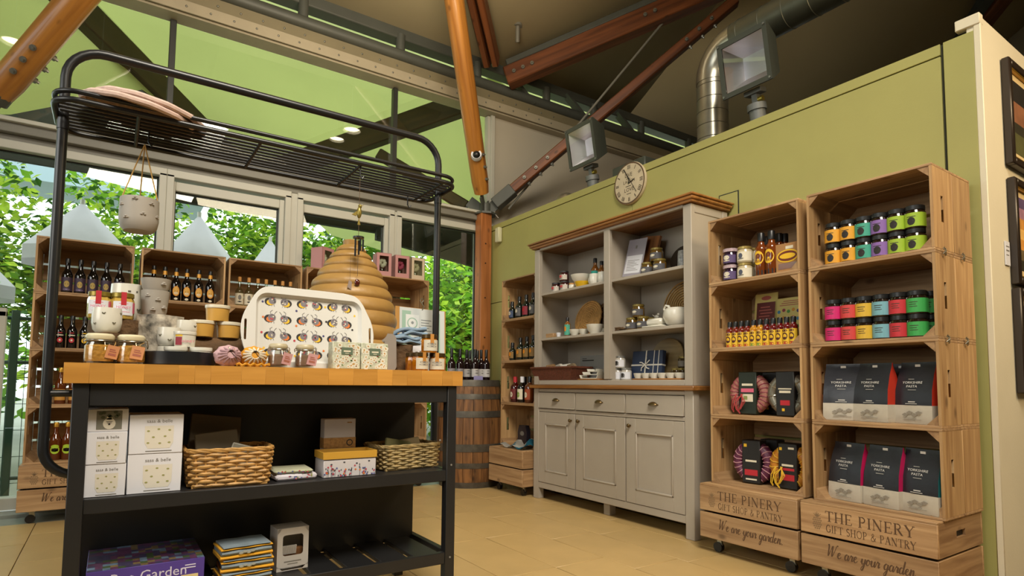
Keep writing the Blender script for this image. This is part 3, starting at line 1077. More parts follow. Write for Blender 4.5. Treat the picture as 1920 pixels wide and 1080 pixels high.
# ------------------------------------------------------------------ the island
IY0, IY1 = 2.10, 2.64
ZT = .933
isl = thing('kitchen_island', 'black painted kitchen island with thick oak block top and open shelves', 'island', (0, 0, 0))
x = -.11
k = 0
rnd = random.Random(3)
while x < 1.18:
    w = min(rnd.choice([.045, .06, .075, .09]), 1.182 - x)
    if 1.182 - x - w < .03:
        w = 1.182 - x
    B().box(x, IY0, .874, x + w - .0002, IY1 + .03, ZT, bev=.0003).done('stave', BLOCK, isl)
    x += w
for (x0, x1) in ((-.088, -.048), (1.122, 1.162)):
    for (y0, y1) in ((IY0 + .012, IY0 + .052), (IY1 - .04, IY1)):
        B().box(x0, y0, 0, x1, y1, .874, bev=.002).done('leg', DARK, isl)
B().box(-.048, IY0 + .018, .808, 1.122, IY0 + .040, .874, bev=.002).done('apron', DARK, isl)
B().box(-.048, IY1 - .04, .808, 1.122, IY1 - .018, .874, bev=.002).done('apron', DARK, isl)
for x0 in (-.083, 1.135):
    B().box(x0, IY0 + .052, .808, x0 + .022, IY1 - .04, .874, bev=.002).done('side_apron', DARK, isl)
B().box(-.05, 2.452, .20, 1.136, 2.466, .874).done('back_panel', DARK, isl)
for (zt, zb, n) in ((.540, .497, 0), (.221, .176, 9)):
    B().box(-.048, IY0 + .016, zb, 1.122, IY0 + .038, zt, bev=.002).done('shelf_rail', DARK, isl)
    for x0 in (-.088, 1.126):
        B().box(x0 + .004, IY0 + .052, zb + .005, x0 + .03, IY1 - .04, zt, bev=.002).done('shelf_rail', DARK, isl)
    if n:
        w = 1.17 / n
        for q in range(n):
            B().box(-.048 + q * w + .012, IY0 + .038, zt - .022, -.048 + (q + 1) * w - .012, 2.452, zt - .006, bev=.002).done('slat', DARK, isl)
        B().box(-.048, 2.42, zb, 1.126, 2.452, zt - .024).done('shelf_rail', DARK, isl)
    else:
        B().box(-.062, IY0 + .036, zt - .02, 1.13, 2.452, zt - .003).done('shelf', DARK, isl)
b = B()
for (x, z) in ((1.09, .66), (1.142, .56), (1.142, .20)):
    b.rod((x, IY0 + .0125, z), (x, IY0 + .0105, z), .004, 8)
b.done('screw_caps', GREYINK, isl)

# ------------------------------------------------------------------ rack bolted to the island
rk = thing('hanging_rack', 'black tubular overhead rack with wire shelf standing over the island', 'rack', (0, 0, 0))
RYc = 2.43
XL, XR, ZTOP = -.168, 1.222, 2.005
R = .11
def corner(cx, cz, a0, a1, r, n=7):
    return [(cx + r * math.cos(math.radians(a0 + (a1 - a0) * i / n)), RYc, cz + r * math.sin(math.radians(a0 + (a1 - a0) * i / n))) for i in range(n + 1)]
pts = [(-.07, RYc, .575), (-.10, RYc, .575)] + corner(XL + .09, .665, 270, 180, .09) + [(XL, RYc, 1.0), (XL, RYc, 1.6)] + corner(XL + R, ZTOP - R, 180, 90, R) + corner(XR - R, ZTOP - R, 90, 0, R) + [(XR, RYc, 1.6), (XR, RYc, 1.0)] + corner(XR - .05, .62, 0, -90, .05) + [(1.15, RYc, .57)]
B().tube(pts, .0152, 14).done('frame_tube', TUBE, rk)
for x in (XL, XR):
    B().cyl(x, RYc, 1.715, 1.745, .0172, seg=14).done('collar', TUBE, rk)
B().rod((XL, RYc, .84), (-.085, RYc, .84), .0115, 12).done('brace_tube', TUBE, rk)
B().rod((1.155, RYc, .84), (XR, RYc, .84), .0115, 12).done('brace_tube', TUBE, rk)
ZSH = 1.765
ya, yb = 2.275, 2.59
xa, xb = XL - .02, XR + .02
r = .07
rim = []
for cx, cy, a0 in ((xb - r, yb - r, 0), (xa + r, yb - r, 90), (xa + r, ya + r, 180), (xb - r, ya + r, 270)):
    for i in range(7):
        a = math.radians(a0 + 15 * i)
        rim.append((cx + r * math.cos(a), cy + r * math.sin(a), ZSH))
B().tube(rim, .0095, 10, True).done('rim', TUBE, rk)
B().tube([(p[0], p[1], ZSH + .028) for p in rim], .008, 10, True).done('upper_rim', TUBE, rk)
wires = None
for k in range(9):
    y = ya + .03 + k * (yb - ya - .06) / 8
    o = B().rod((xa + .012, 0, 0), (xb - .012, 0, 0), .0055, 8).done('wire', TUBE, rk, (0, y, ZSH + .006)) if wires is None else link('wire', wires, rk, (0, y, ZSH + .006))
    wires = o.data
for x in (.04, .42, .80, 1.17):
    B().rod((x, ya, ZSH - .004), (x, yb, ZSH - .004), .006, 8).done('cross_rod', TUBE, rk)
for x, y in ((1.12, 2.54), (.80, 2.287), (.075, 2.40)):
    B().tube([(x, y, ZSH - .006), (x, y, ZSH - .045), (x + .008, y, ZSH - .058), (x + .016, y, ZSH - .045)], .003, 6).done('hook', TUBE, rk)

# ------------------------------------------------------------------ taupe dresser
DX, DY0 = 2.80, 3.82
DW, DD = 1.56, .345
dr = thing('kitchen_dresser', 'taupe painted kitchen dresser with oak cornice and oak worktop', 'dresser', (DX, DY0, 0), -PI / 2)
def dbox(name, q, m=TAUPE, parent=dr, bev=.003):
    return B().box(*q, bev=bev).done(name, m, parent)
for x0 in (0, DW - .065):
    for y0 in (0, DD - .055):
        dbox('leg', (x0, y0, 0, x0 + .065, y0 + .055, .86))
dbox('centre_leg', (DW / 2 - .03, .05, 0, DW / 2 + .03, .11, .12))
dbox('bottom_rail', (.065, .004, .085, DW - .065, .03, .132))
dbox('side_panel', (.01, .05, .085, .03, DD - .05, .86))
dbox('side_panel', (DW - .03, .05, .085, DW - .01, DD - .05, .86))
dbox('back_panel', (.03, DD - .03, .085, DW - .03, DD - .015, .86))
dbox('carcass_floor', (.03, .02, .125, DW - .03, DD - .03, .14))
dbox('top_rail', (.065, .004, .828, DW - .065, .03, .855))
dbox('mid_rail', (.065, .004, .675, DW - .065, .03, .700))
cols = [(.066, .505), (.512, 1.010), (1.017, DW - .066)]
for x in (.5085, 1.0135):
    dbox('stile', (x - .0032, .004, .70, x + .0032, .03, .83), bev=0)
for x0, x1 in cols:
    d = thing('drawer')
    d.parent = dr
    dbox('drawer_front', (x0 + .003, -.002, .704, x1 - .003, .02, .825), parent=d)
    dbox('bead', (x0 + .003, -.006, .704, x1 - .003, -.002, .711), parent=d, bev=.0015)
    xc, zc = (x0 + x1) / 2, .768
    b = B()
    prof = []
    for i in range(9):
        u = PI * i / 8
        for j in range(5):
            v = PI / 2 * j / 4
            prof.append((xc + .036 * math.cos(u), -.004 - .022 * math.sin(u) * math.cos(v) - .001, zc - .006 + .022 * math.sin(u) * math.sin(v)))
    V = [b.bm.verts.new(p) for p in prof]
    for i in range(8):
        for j in range(4):
            try:
                b.bm.faces.new((V[i * 5 + j], V[i * 5 + j + 1], V[(i + 1) * 5 + j + 1], V[(i + 1) * 5 + j]))
            except ValueError:
                pass
    b.box(xc - .042, -.005, zc - .006, xc + .042, -.002, zc + .002, bev=.001)
    b.done('cup_handle', BRASS, d)
for i, (x0, x1) in enumerate(cols):
    d = thing('door')
    d.parent = dr
    fr = .085
    z0, z1 = .135, .672
    b = B()
    for q in ((x0 + .002, 0, z0, x0 + fr, .022, z1), (x1 - fr, 0, z0, x1 - .002, .022, z1), (x0 + fr, 0, z0, x1 - fr, .022, z0 + fr), (x0 + fr, 0, z1 - fr, x1 - fr, .022, z1)):
        b.box(q[0], q[1], q[2], q[3], q[4], q[5], bev=.001)
    b.done('door_frame', TAUPE, d)
    dbox('door_panel', (x0 + fr - .005, .009, z0 + fr - .005, x1 - fr + .005, .018, z1 - fr + .005), parent=d, bev=0)
    b = B()
    a0, a1, c0, c1, w = x0 + fr, x1 - fr, z0 + fr, z1 - fr, .012
    for q in ((a0, c0, a0 + w, c1), (a1 - w, c0, a1, c1), (a0, c0, a1, c0 + w), (a0, c1 - w, a1, c1)):
        b.box(q[0], -.004, q[1], q[2], .01, q[3], bev=.003)
    b.done('moulding', TAUPE, d)
    kx = x1 - .04 if i == 0 else x0 + .04
    B().rod((kx, 0, .625), (kx, -.014, .625), .006, 10).sph(kx, -.02, .625, .013, .009, .013, 14, 8).done('knob', BRASS, d)
o = B().box(-.025, -.03, .857, DW + .025, DD + .005, .884, bev=.004).done('worktop', OAK, dr)
# hutch
HZ0, HZ1 = .884, 1.965
for x0, n in ((0, 'stile'), (DW - .062, 'stile')):
    dbox(n, (x0, 0, HZ0, x0 + .062, .035, HZ1))
dbox('divider', (.808, 0, HZ0 + .04, .866, .028, HZ1))
dbox('divider_panel', (.829, .028, HZ0, .845, DD - .02, HZ1))
dbox('plinth_rail', (.062, .002, HZ0, DW - .062, .03, HZ0 + .035))
dbox('inner_floor', (.02, .02, HZ0 + .02, DW - .02, DD - .012, HZ0 + .034), bev=0)
dbox('head_rail', (.062, .002, HZ1 - .012, DW - .062, .03, HZ1 + .006))
for x0 in (.006, DW - .024):
    dbox('hutch_side', (x0, .035, HZ0, x0 + .018, DD - .005, HZ1))
dbox('side_stile', (DW - .022, DD - .05, HZ0, DW + .003, DD - .003, HZ1))
dbox('side_rail', (DW - .02, .035, HZ1 - .05, DW - .001, DD - .05, HZ1))
dbox('hutch_back', (.02, DD - .014, HZ0, DW - .02, DD - .004, HZ1), bev=0)
dbox('hutch_roof', (.01, .02, HZ1 - .004, DW - .01, DD - .004, HZ1 + .008), wood('shadow_oak', '#8a6238', '#5e3c1c', 'x', .5, .7, False), bev=0)
SHZ = (1.610, 1.252)
for z in SHZ:
    dbox('shelf', (.024, .022, z - .02, .829, DD - .014, z))
    dbox('shelf', (.845, .022, z - .02, DW - .024, DD - .014, z))
b = B()
b.box(-.02, -.02, HZ1 + .006, DW + .02, DD + .004, HZ1 + .022, bev=.003).box(-.035, -.035, HZ1 + .020, DW + .035, DD + .008, HZ1 + .040, bev=.006).box(-.045, -.045, HZ1 + .039, DW + .045, DD + .01, HZ1 + .052, bev=.004)
b.done('cornice', OAK, dr)

# ------------------------------------------------------------------ oak barrel
ba = thing('oak_barrel', 'old oak barrel with iron hoops used as a bottle table', 'barrel', (2.69, 4.64, 0))
def br(z):
    return .262 + .048 * (1 - ((z - .46) / .46) ** 2)
NS = 22
for k in range(NS):
    b = B()
    a0, a1 = 2 * PI * k / NS + .006, 2 * PI * (k + 1) / NS - .006
    prof = [(br(z), z) for z in (0, .1, .25, .46, .67, .82, .92)]
    b.lathe(prof, 3, a0=a0, a1=a1)
    b.lathe([(r - .025, z) for r, z in prof], 1, a0=a0, a1=a1)
    b.lathe([(br(.92), .92), (br(.92) - .025, .92)], 3, a0=a0, a1=a1)
    b.done('stave', BARRELW, ba, weld=True)
HOOP = mat('barrel_hoop_iron', '#5c574e', .5, .6, vary=.25, vscale=18)
for z0, z1 in ((.0, .05), (.17, .215), (.31, .375), (.60, .655), (.755, .80), (.865, .921)):
    b = B()
    b.lathe([(br(z0) + .003, z0), (br((z0 + z1) / 2) + .004, (z0 + z1) / 2), (br(z1) + .003, z1)], 40)
    b.done('hoop', HOOP, ba)
B().cyl(0, 0, .885, .905, .245, seg=32).done('head', wood('barrel_head', '#5b4028', '#3c2817', 'x'), ba)

# ------------------------------------------------------------------ goods: bottles and jars
AMBER = mat('amber_bottle_glass', '#2a1206', .08, coat=.5)
STOUT = mat('black_bottle_glass', '#0c0807', .08, coat=.5)
BROWNG = mat('brown_bottle_glass', '#5b2a0c', .1, coat=.5)
CLEARG = pane_glass('clear_bottle_glass', (0.78, 0.84, 0.70, 1), .12)
GINB = mat('dark_green_glass', '#141c16', .08, coat=.4)
GLASSJ = pane_glass('jar_glass', (0.97, 0.98, 0.96, 1), .08)
GOLD = mat('gold_foil', '#c99a3c', .3, .6)
CORK = mat('cork_top', '#c58d4a', .7)
HONEY = mat('honey', '#b9801c', .18, coat=.6, vary=.08, vscale=30)
CANDY = mat('honeycomb_pieces', '#c48f3c', .4, coat=.5, vary=.3, vscale=90, bump=.4, bscale=120)
REDM = mat('red_print', '#b3202c', .6)
YELM = mat('yellow_print', '#e2b322', .6)
ORAM = mat('orange_print', '#e08a1e', .6)
PURM = mat('purple_label', '#3a2b3e', .5)
LIMEM = mat('lime_print', '#a3c02a', .6)
PINKM = mat('pink_print', '#d2607c', .6)
TEALM = mat('teal_print', '#2c9c8c', .6)
NAVY = mat('navy_wrap', '#27344f', .6, vary=.1, vscale=30)
KRAFT = mat('kraft_card', '#a57848', .75, vary=.05, vscale=20)
JUTE = mat('jute_cord', '#b08a4c', .8)

def bottle(name, h, r, nr, glass, cap=BLACK, label=None, badges=(), foil=None, sh=.52, nh=.74, caph=.03, capr=None):
    def f():
        t = thing(name)
        p = [(0, 0), (r * .93, 0), (r, r * .12), (r, sh * h), (r * .93, sh * h + (nh - sh) * h * .25), (r * .62, sh * h + (nh - sh) * h * .62), (nr * 1.1, nh * h), (nr, h * .93), (nr, h - caph * .3), (0, h - caph * .3)]
        B().lathe(p, 18).done('glass', glass, t)
        cr = capr or nr * 1.15
        B().lathe([(0, h), (cr * .9, h), (cr, h - .003), (cr, h - caph), (nr, h - caph)], 14).done('cap', cap, t)
        if label:
            B().patch(r + .0006, label[0] * h, label[1] * h, label[3] if len(label) > 3 else 75, 10).done('label', label[2], t)
        for z, w, hh, m in badges:
            B().badge(r + .0012, z * h, w, hh).done('emblem', m, t)
        if foil:
            B().lathe([(nr + .001, h * .88), (nr * 1.08 + .001, h * .79), (nr * 1.12 + .001, h * .765)], 14).done('neck_label', foil, t)
        return t
    return f

def jar(name, h, r, body, lid, label=None, badges=(), lidh=.16, lidr=None, seal=None, neck=.86, hexa=False, extra=None):
    def f():
        t = thing(name)
        s = 8 if hexa else 18
        zt = h * (1 - lidh)
        B().lathe([(0, 0), (r * .93, 0), (r, h * .05), (r, zt * .86), (r * neck, zt * .97), (r * neck, zt + .002), (0, zt + .002)], s).done('glass', body, t)
        lr = lidr or r * neck * 1.08
        B().lathe([(0, h), (lr * .93, h), (lr, h - h * .02), (lr, zt), (r * neck, zt)], 18).done('lid', lid, t)
        if label:
            B().patch(r + .0006, label[0] * h, label[1] * h, label[3] if len(label) > 3 else 75, 10).done('label', label[2], t)
        for z, w, hh, m in badges:
            B().badge(r + .0013, z * h, w, hh).done('emblem', m, t)
        if seal:
            b = B()
            w = r * .22
            b.box(-w, -lr - .001, zt * .9, w, -lr + .001, h + .0008).box(-w, -lr, h, w, lr * .2, h + .0012)
            b.box(-w, -r - .001, zt * .62, w, -r + .006, zt * .9)
            b.done('seal_strip', seal, t)
        if extra:
            extra(t)
        return t
    return f

def bowl(name, r, h, m, foot=.55, thick=.004, mark=None, band=None):
    def f():
        t = thing(name)
        B().lathe([(0, .002), (r * foot, 0), (r * foot * 1.05, .004), (r * .86, h * .45), (r, h), (r - thick, h), (r * .82, h * .5), (0, .008)], 24).done('bowl', m, t)
        if band:
            B().lathe([(r + .0006, h * .86), (r + .0004, h * 1.0), (r - thick, h + .0006)], 24).done('rim_band', band, t)
        if mark:
            mark(t)
        return t
    return f

# --- bottle rows in the crates by the windows
def Z(k):
    return .361 + CH * k + .0115
G1 = [atX(px, 530, 4.86) for px in (125.5, 150, 174, 199, 224)]
for i, x in enumerate(G1):
    put('purple_beer', bottle('beer_bottle', .236, .031, .0125, STOUT, BLACK, (.08, .46, PURM), ((.27, .015, .022, mat('gold_print', '#a98f48', .6)), (.12, .02, .004, mat('lilac_print', '#8c7aa0', .6)))), (x, 4.86, Z(3)), '%s from left of five dark beer bottles with purple labels, top shelf' % ORD[i], 'bottle', 0, 'purple labelled beer bottles')
for i, px in enumerate((113.5, 135.5, 159, 183, 206)):
    k = 'red_beer' if i < 2 else 'yellow_beer'
    e = REDM if i < 2 else YELM
    put(k, bottle('beer_bottle', .218, .0285, .012, STOUT, BLACK, None, ((.25, .015, .017, e), (.25, .006, .007, OFFW), (.40, .02, .004, OFFW), (.47, .014, .003, e))), (atX(px, 620, 4.86), 4.86, Z(2)), '%s from left of dark bottles with coloured dots, second shelf of leftmost stack' % ORD[i], 'bottle', 0, 'dotted beer bottles')
for i, px in enumerate((114, 140, 166)):
    put('amber_beer', bottle('cider_bottle', .235, .031, .0125, BROWNG, GOLD, (.1, .4, mat('amber_label', '#c08a3a', .5), 60)), (atX(px, 715, 4.86), 4.86, Z(1)), '%s from left of amber bottles on third shelf of leftmost stack' % ORD[i], 'bottle', 0, 'amber bottles on the third shelf')
for i, px in enumerate((104, 126, 150)):
    put('lime_beer', bottle('cider_bottle', .24, .032, .0125, BROWNG, GOLD, None, ((.27, .026, .026, LIMEM), (.27, .017, .012, STOUT), (.36, .022, .012, LIMEM))), (atX(px, 830, 4.86), 4.86, Z(0)), '%s from left of amber bottles with lime labels, bottom shelf' % ORD[i], 'bottle', 0, 'lime labelled bottles')
for i, px in enumerate((287.5, 308.5, 330, 350, 372.5, 394)):
    put('orange_stout', bottle('stout_bottle', .248, .0315, .0125, STOUT, BLACK, None, ((.31, .024, .036, ORAM), (.31, .021, .032, mat('amber_oval', '#d3a24a', .6)), (.25, .014, .008, OFFW), (.09, .012, .008, OFFW)), mat('foil_orange', '#d59a3c', .35, .3)), (atX(px, 535, 4.86), 4.86, Z(3)), '%s from left of six stout bottles with orange oval labels' % ORD[i], 'bottle', 0, 'stout bottles with orange labels')
for i, (px, y) in enumerate(((448.5, 4.85), (466, 4.85), (483, 4.85), (498.5, 4.85), (515, 4.85), (529.5, 4.85), (544, 4.85))):
    put('clear_liqueur', bottle('liqueur_bottle', .228, .03, .0105, CLEARG, CORK, (.08, .44, OFFW, 80), ((.3, .012, .02, GREYINK), (.16, .015, .006, BLK)), None, .5, .64, .035, .0125), (atX(px, 552, y), y, Z(3)), '%s from left of seven clear cork topped bottles, top shelf' % ORD[i], 'bottle', 0, 'cork topped liqueur bottles')
for i, px in enumerate((452, 470, 490)):
    put('clear_liqueur', None, (atX(px, 630, 4.85), 4.85, Z(2)), '%s from left of cork topped bottles on second shelf behind the honey tubs' % ORD[i], 'bottle', 0, 'cork topped liqueur bottles')

# --- bottles on the barrel
def wine(i, x, y, kind, label):
    put('wine_' + kind, bottle('wine_bottle', .272, .0345, .0125, mat('wine_glass_dark', '#1a0b0e', .08, coat=.5), BLACK, (.1, .36, mat('wine_label_' + kind, {'a': '#c4c0bd', 'b': '#8d8a90'}[kind], .6), 85), ((.3, .016, .004, GREYINK), (.22, .018, .006, GREYINK)), None, .52, .70, .07, .0135), (x, y, .921), label, 'bottle', 0, 'bottles on the barrel')
for i, (px, Y, kd) in enumerate(((846.5, 4.56, 'b'), (862.5, 4.56, 'b'), (875, 4.62, 'a'), (881, 4.73, 'a'), (890.5, 4.53, 'a'), (902, 4.56, 'a'), (911.5, 4.53, 'a'), (895, 4.68, 'b'))):
    wine(i, atX(px, 690, Y), Y, kd, '%s dark wine bottle from the left on the oak barrel' % ORD[i])
t = tag(thing('price_card', None, None, (2.655, 4.44, .921)), 'small lavender patterned card in front of the bottles on the barrel', 'card')
B().box(-.045, 0, 0, .045, .003, .035).done('card', mat('lavender_card', '#9a94c2', .6), t)
# fancy gift boxes on top of the fifth stack
def window_box(w, h, d, m, fl):
    def f():
        t = thing('gift_box')
        b = B()
        fr = .026
        for q in ((0, 0, 0, fr, .004, h), (w - fr, 0, 0, w, .004, h), (fr, 0, 0, w - fr, .004, fr + .02), (fr, 0, h - fr, w - fr, .004, h)):
            b.box(*q)
        b.box(0, 0, 0, .003, d, h).box(w - .003, 0, 0, w, d, h).box(0, d - .003, 0, w, d, h).box(0, 0, 0, w, d, .003).box(0, 0, h - .003, w, d, h)
        b.done('box', m, t)
        B().box(fr, .002, fr + .02, w - fr, .003, h - fr).done('window', GLASSPANE, t)
        b = B()
        for k in range(7):
            a = k * 2.4
            b.sph(w / 2 + .022 * math.cos(a), d / 2 - .005, h * .62 + .025 * math.sin(a), .019, .018, .02, 8, 6)
        b.done('flower', fl, t)
        B().lathe([(0, 0), (.022, .0), (.026, .06), (.02, .08)], 14, w / 2, d / 2, .005).rod((w / 2, d / 2, .07), (w / 2, d / 2, h * .55), .004, 6).done('vase', GLASSJ, t)
        return t
    return f
zp = .361 + 4 * CH
PK = mat('dusty_pink_card', '#b98482', .6)
put('pbox', window_box(.132, .205, .13, PK, mat('white_flower', '#cfc7b8', .6)), (1.842, 4.80, zp), 'pink gift box with white flowers, left of three boxes on crate', 'gift box', -.12, 'window gift boxes')
put('pbox2', window_box(.132, .205, .13, PK, mat('rose_flower', '#a8325c', .6)), (2.012, 4.80, zp), 'pink gift box with a deep pink rose, middle of three', 'gift box', -.05, 'window gift boxes')
put('pbox3', window_box(.132, .205, .13, mat('cream_card', '#c6b49a', .6), mat('cream_flower', '#b5a88c', .6)), (2.165, 4.80, zp), 'cream gift box with pale flower, right of three boxes on crate', 'gift box', 0, 'window gift boxes')
put('pbox', None, (1.40, 4.86, zp), 'pink gift box peeping out behind the left slope of beehive', 'gift box', .5, 'window gift boxes')

# --- narrow stack beside the dresser
for i, (px, py, X, h, k, m) in enumerate(((960.5, 575, 2.93, .165, 3, 'blue'), (974, 570, 2.94, .20, 3, 'grey'), (987, 567, 2.94, .205, 3, 'red'), (1000, 565, 2.94, .21, 3, 'grey'),
                                   (961, 655, 2.93, .16, 2, 'gold'), (976, 650, 2.95, .20, 2, 'gold'), (988, 648, 2.96, .205, 2, 'gold'), (1000, 645, 2.95, .21, 2, 'gold'))):
    mm = {'blue': mat('blue_label', '#3e4d6c', .6), 'grey': mat('grey_label', '#5c5a5a', .6), 'red': mat('crimson_label', '#8c2434', .6), 'gold': mat('ochre_label', '#8a6a34', .6)}[m]
    e = {'blue': OFFW, 'grey': OFFW, 'red': REDM, 'gold': ORAM}[m]
    lab = '%s from left of the %s' % (ORD[i % 4], 'dark liqueur bottles on top shelf of narrow crate stack' if i < 4 else 'liqueur bottles with orange dots in narrow crate stack')
    put('liq_%s_%.3f' % (m, h), bottle('liqueur_bottle', h, .036 if h > .18 else .03, .014, GINB, BLACK, (.14, .5, mm, 70), ((.36, .016, .016, e),), None, .55, .72, .04), (X, atY(px, py, X), Z(k)), lab, 'bottle', -PI / 2, 'liqueur bottles in the narrow stack')
for i, (px, X, m, cap) in enumerate(((966, 2.92, 'r', REDM), (979, 2.91, 'w', WHITE), (993, 2.90, 'o', BLACK), (984, 3.0, 'r2', BLACK))):
    g = {'r': mat('ruby_bottle', '#3c0c0c', .1, coat=.5), 'w': STOUT, 'o': BROWNG, 'r2': STOUT}[m]
    lb = {'r': mat('maroon_label', '#6c2424', .6), 'w': OFFW, 'o': mat('rust_label', '#9a4424', .6), 'r2': OFFW}[m]
    em = {'r': OFFW, 'w': mat('leaf_print', '#7a9a3c', .6), 'o': OFFW, 'r2': GREYINK}[m]
    put('spirit_' + m, bottle('spirit_bottle', .22, .042, .015, g, cap, (.12, .52, lb, 60), ((.3, .018, .024, em),), None, .6, .76, .05), (X, atY(px, 735, X), Z(1)), ('round red capped spirit bottle', 'white labelled spirit bottle', 'squat bottle with rust orange label', 'dark bottle half hidden behind the white label one')[i] + ' in the narrow crate stack', 'bottle', -PI / 2)
t = tag(thing('pouch', None, None, (2.99, 4.22, Z(0)), -PI / 2), 'dark foil pouch standing at the back of narrow stack', 'pouch')
B().prism([(-.06, 0), (.06, 0), (.07, .1), (.045, .16), (-.045, .16), (-.07, .1)], -.02, .02).done('pouch', mat('dark_foil', '#25222c', .3), t)
B().disc(0, -.021, .09, .03, 12, 0, .02).done('emblem', GREYINK, t)
t = tag(thing('folded_cloth', None, None, (2.80, 4.06, .362), -PI / 2), 'white and blue patterned cloth draped over the low crate base', 'cloth')
b = B()
n = 10
rr = random.Random(4)
g = [[b.bm.verts.new((-.17 + .36 * i / n + .02 * math.sin(j), -.075 + .2 * j / 6, .018 + .035 * math.sin(i * 1.3 + j) * (.4 + .6 * j / 6) + .045 * (j / 6) * (i / n))) for j in range(7)] for i in range(n + 1)]
for i in range(n):
    for j in range(6):
        f = b.bm.faces.new((g[i][j], g[i + 1][j], g[i + 1][j + 1], g[i][j + 1]))
        f.material_index = 1 if i > 6 or (i + j) % 5 == 0 else 0
bmesh.ops.solidify(b.bm, geom=list(b.bm.faces), thickness=.016)
b.done('cloth', [mat('white_linen', '#cfccc4', .8), mat('turquoise_print', '#2a7f9c', .7)], t, normals=True)

# ------------------------------------------------------------------ goods on the dresser
def DY(px, py, X=2.92):
    return atY(px, py, X)
D1, D2, D3 = 1.6115, 1.2535, .9195
GD = 'jars on the dresser'
rd = mat('red_band_label', '#c7bcb0', .6)
jam = jar('jam_jar', .078, .038, mat('dark_jam', '#3a1416', .15, coat=.5), mat('dark_lid', '#2c2426', .4), (.12, .62, rd, 85), ((.45, .02, .01, REDM), (.25, .02, .006, GREYINK)))
for i, (px, py, z, lab) in enumerate(((1043, 532, D1, 'lower left of three white labelled jam jars in dresser'), (1059, 530, D1, 'lower right of three white labelled jam jars in dresser'), (1058, 515, D1 + .0785, 'jam jar stacked on top of two others in dresser'))):
    put('djam', jam, (2.90, DY(px, py, 2.90), z), lab, 'jar', -PI / 2, GD)
def bees(r, spots, s=.007):
    def f(t):
        b = B()
        for a, z in spots:
            c, sn = math.cos(math.radians(a - 90)), math.sin(math.radians(a - 90))
            for q, (dx, dz, rr) in enumerate(((0, 0, 1), (-.9, .7, .6), (.9, .8, .6))):
                x0 = dx * s
                px, py = c * r - sn * x0, sn * r + c * x0
                pts = []
                for i in range(8):
                    u = 2 * PI * i / 8
                    ex, ez = x0 + rr * s * math.cos(u), z + dz * s + rr * s * .6 * math.sin(u)
                    aa = math.radians(a - 90) + ex / r
                    pts.append((r * 1.012 * math.cos(aa), r * 1.012 * math.sin(aa), ez))
                b.face(pts)
        b.done('bee_print', mat('bee_ink', '#5c5640', .7), t, normals=False)
    return f
def mug(name, r, h, m, belly=1.0, spots=((-50, .5), (10, .3), (55, .55), (-15, .75)), handle=True, s=.006):
    def f():
        t = thing(name)
        B().lathe([(0, .0), (r * .72, 0), (r * .9 * belly, h * .12), (r * belly, h * .4), (r * belly, h * .7), (r * .97, h), (r * .97 - .004, h), (r * belly - .005, h * .6), (r * .7, .008), (0, .006)], 24).done('body', m, t)
        if handle:
            B().tube([(r * .95, 0, h * .78), (r * 1.5, 0, h * .75), (r * 1.6, 0, h * .5), (r * 1.45, 0, h * .28), (r * .95, 0, h * .22)], .005, 8).done('handle', m, t)
        if spots:
            bees(r * belly, [(a, z * h) for a, z in spots], s)(t)
        return t
    return f
put('dbowl', bowl('mixing_bowl', .078, .062, CREAM), (2.94, DY(1089, 522, 2.94), D1 + .048), 'cream patterned bowl nested on the yellow mug bowl', 'bowl', -PI / 2)
put('ybowl', bowl('yellow_bowl', .062, .048, mat('yellow_glaze', '#dcae1c', .25, coat=.4), .62), (2.915, DY(1092, 526, 2.915), D1), 'small bright yellow bowl on the upper left dresser shelf', 'bowl')
put('pot1', jar('cream_pot', .05, .026, CREAM, CORK, None, (), .2), (2.90, DY(1072.5, 528, 2.90), D1), 'tiny cream pot between the jam jars and yellow bowl', 'pot')
put('cmug', mug('cream_mug', .04, .082, CREAM, 1.02), (2.90, DY(1115, 521, 2.90), D1), 'cream bee mug in front of the left teal sauce bottle', 'mug', PI / 2)
put('cmug', None, (2.90, DY(1131, 517, 2.90), D1), 'cream bee mug half hidden by the dresser divider', 'mug', PI / 2)
sb = bottle('sauce_bottle', .19, .031, .013, mat('amber_sauce', '#7c4a1c', .15, coat=.5), BLACK, (.14, .56, TEALM, 85), ((.4, .018, .006, OFFW), (.28, .014, .012, OFFW)), None, .6, .76, .03)
put('dsauce', sb, (2.98, DY(1116, 495, 2.98), D1 + .0), 'left teal labelled sauce bottle behind cream mugs', 'bottle', -PI / 2)
put('dsauce', None, (2.98, DY(1128, 492, 2.98), D1 + .0), 'right teal labelled sauce bottle behind cream mugs', 'bottle', -PI / 2)
PROTO['dsauce'].scale = (1, 1, 1.18)
# cutting board with a certificate leaning on it
t = tag(thing('cutting_board', None, None, (2.97, DY(1192, 505, 2.97), D1), -PI / 2), 'rustic live edge wooden board leaning in upper right dresser bay', 'board')
t.rotation_euler = (math.radians(-12), 0, -PI / 2)
b = B()
b.prism([(-.15, 0), (.17, 0), (.175, .1), (.16, .2), (.17, .29), (.05, .31), (-.13, .30), (-.145, .2), (-.16, .1)], 0, .018)
b.done('board', wood('olive_board', '#9a6234', '#5e3718', 'z', .45, .6), t)
t = tag(thing('certificate_card', None, None, (2.93, DY(1183, 503, 2.93), D1 + .022), -PI / 2), 'pale grey printed card with white text sheet on wooden board', 'card')
t.rotation_euler = (math.radians(-12), math.radians(4), -PI / 2)
B().box(-.085, 0, 0, .085, .003, .27).done('card', mat('pale_lilac_card', '#9c97a0', .6), t)
B().box(-.074, -.001, .02, .072, 0, .15).done('text_sheet', WHITE, t)
b = B()
for k in range(7):
    b.box(-.06, -.0016, .04 + k * .012, .05 - (k % 3) * .02, -.001, .043 + k * .012)
b.box(-.01, -.0012, .2, .006, -.0002, .222)
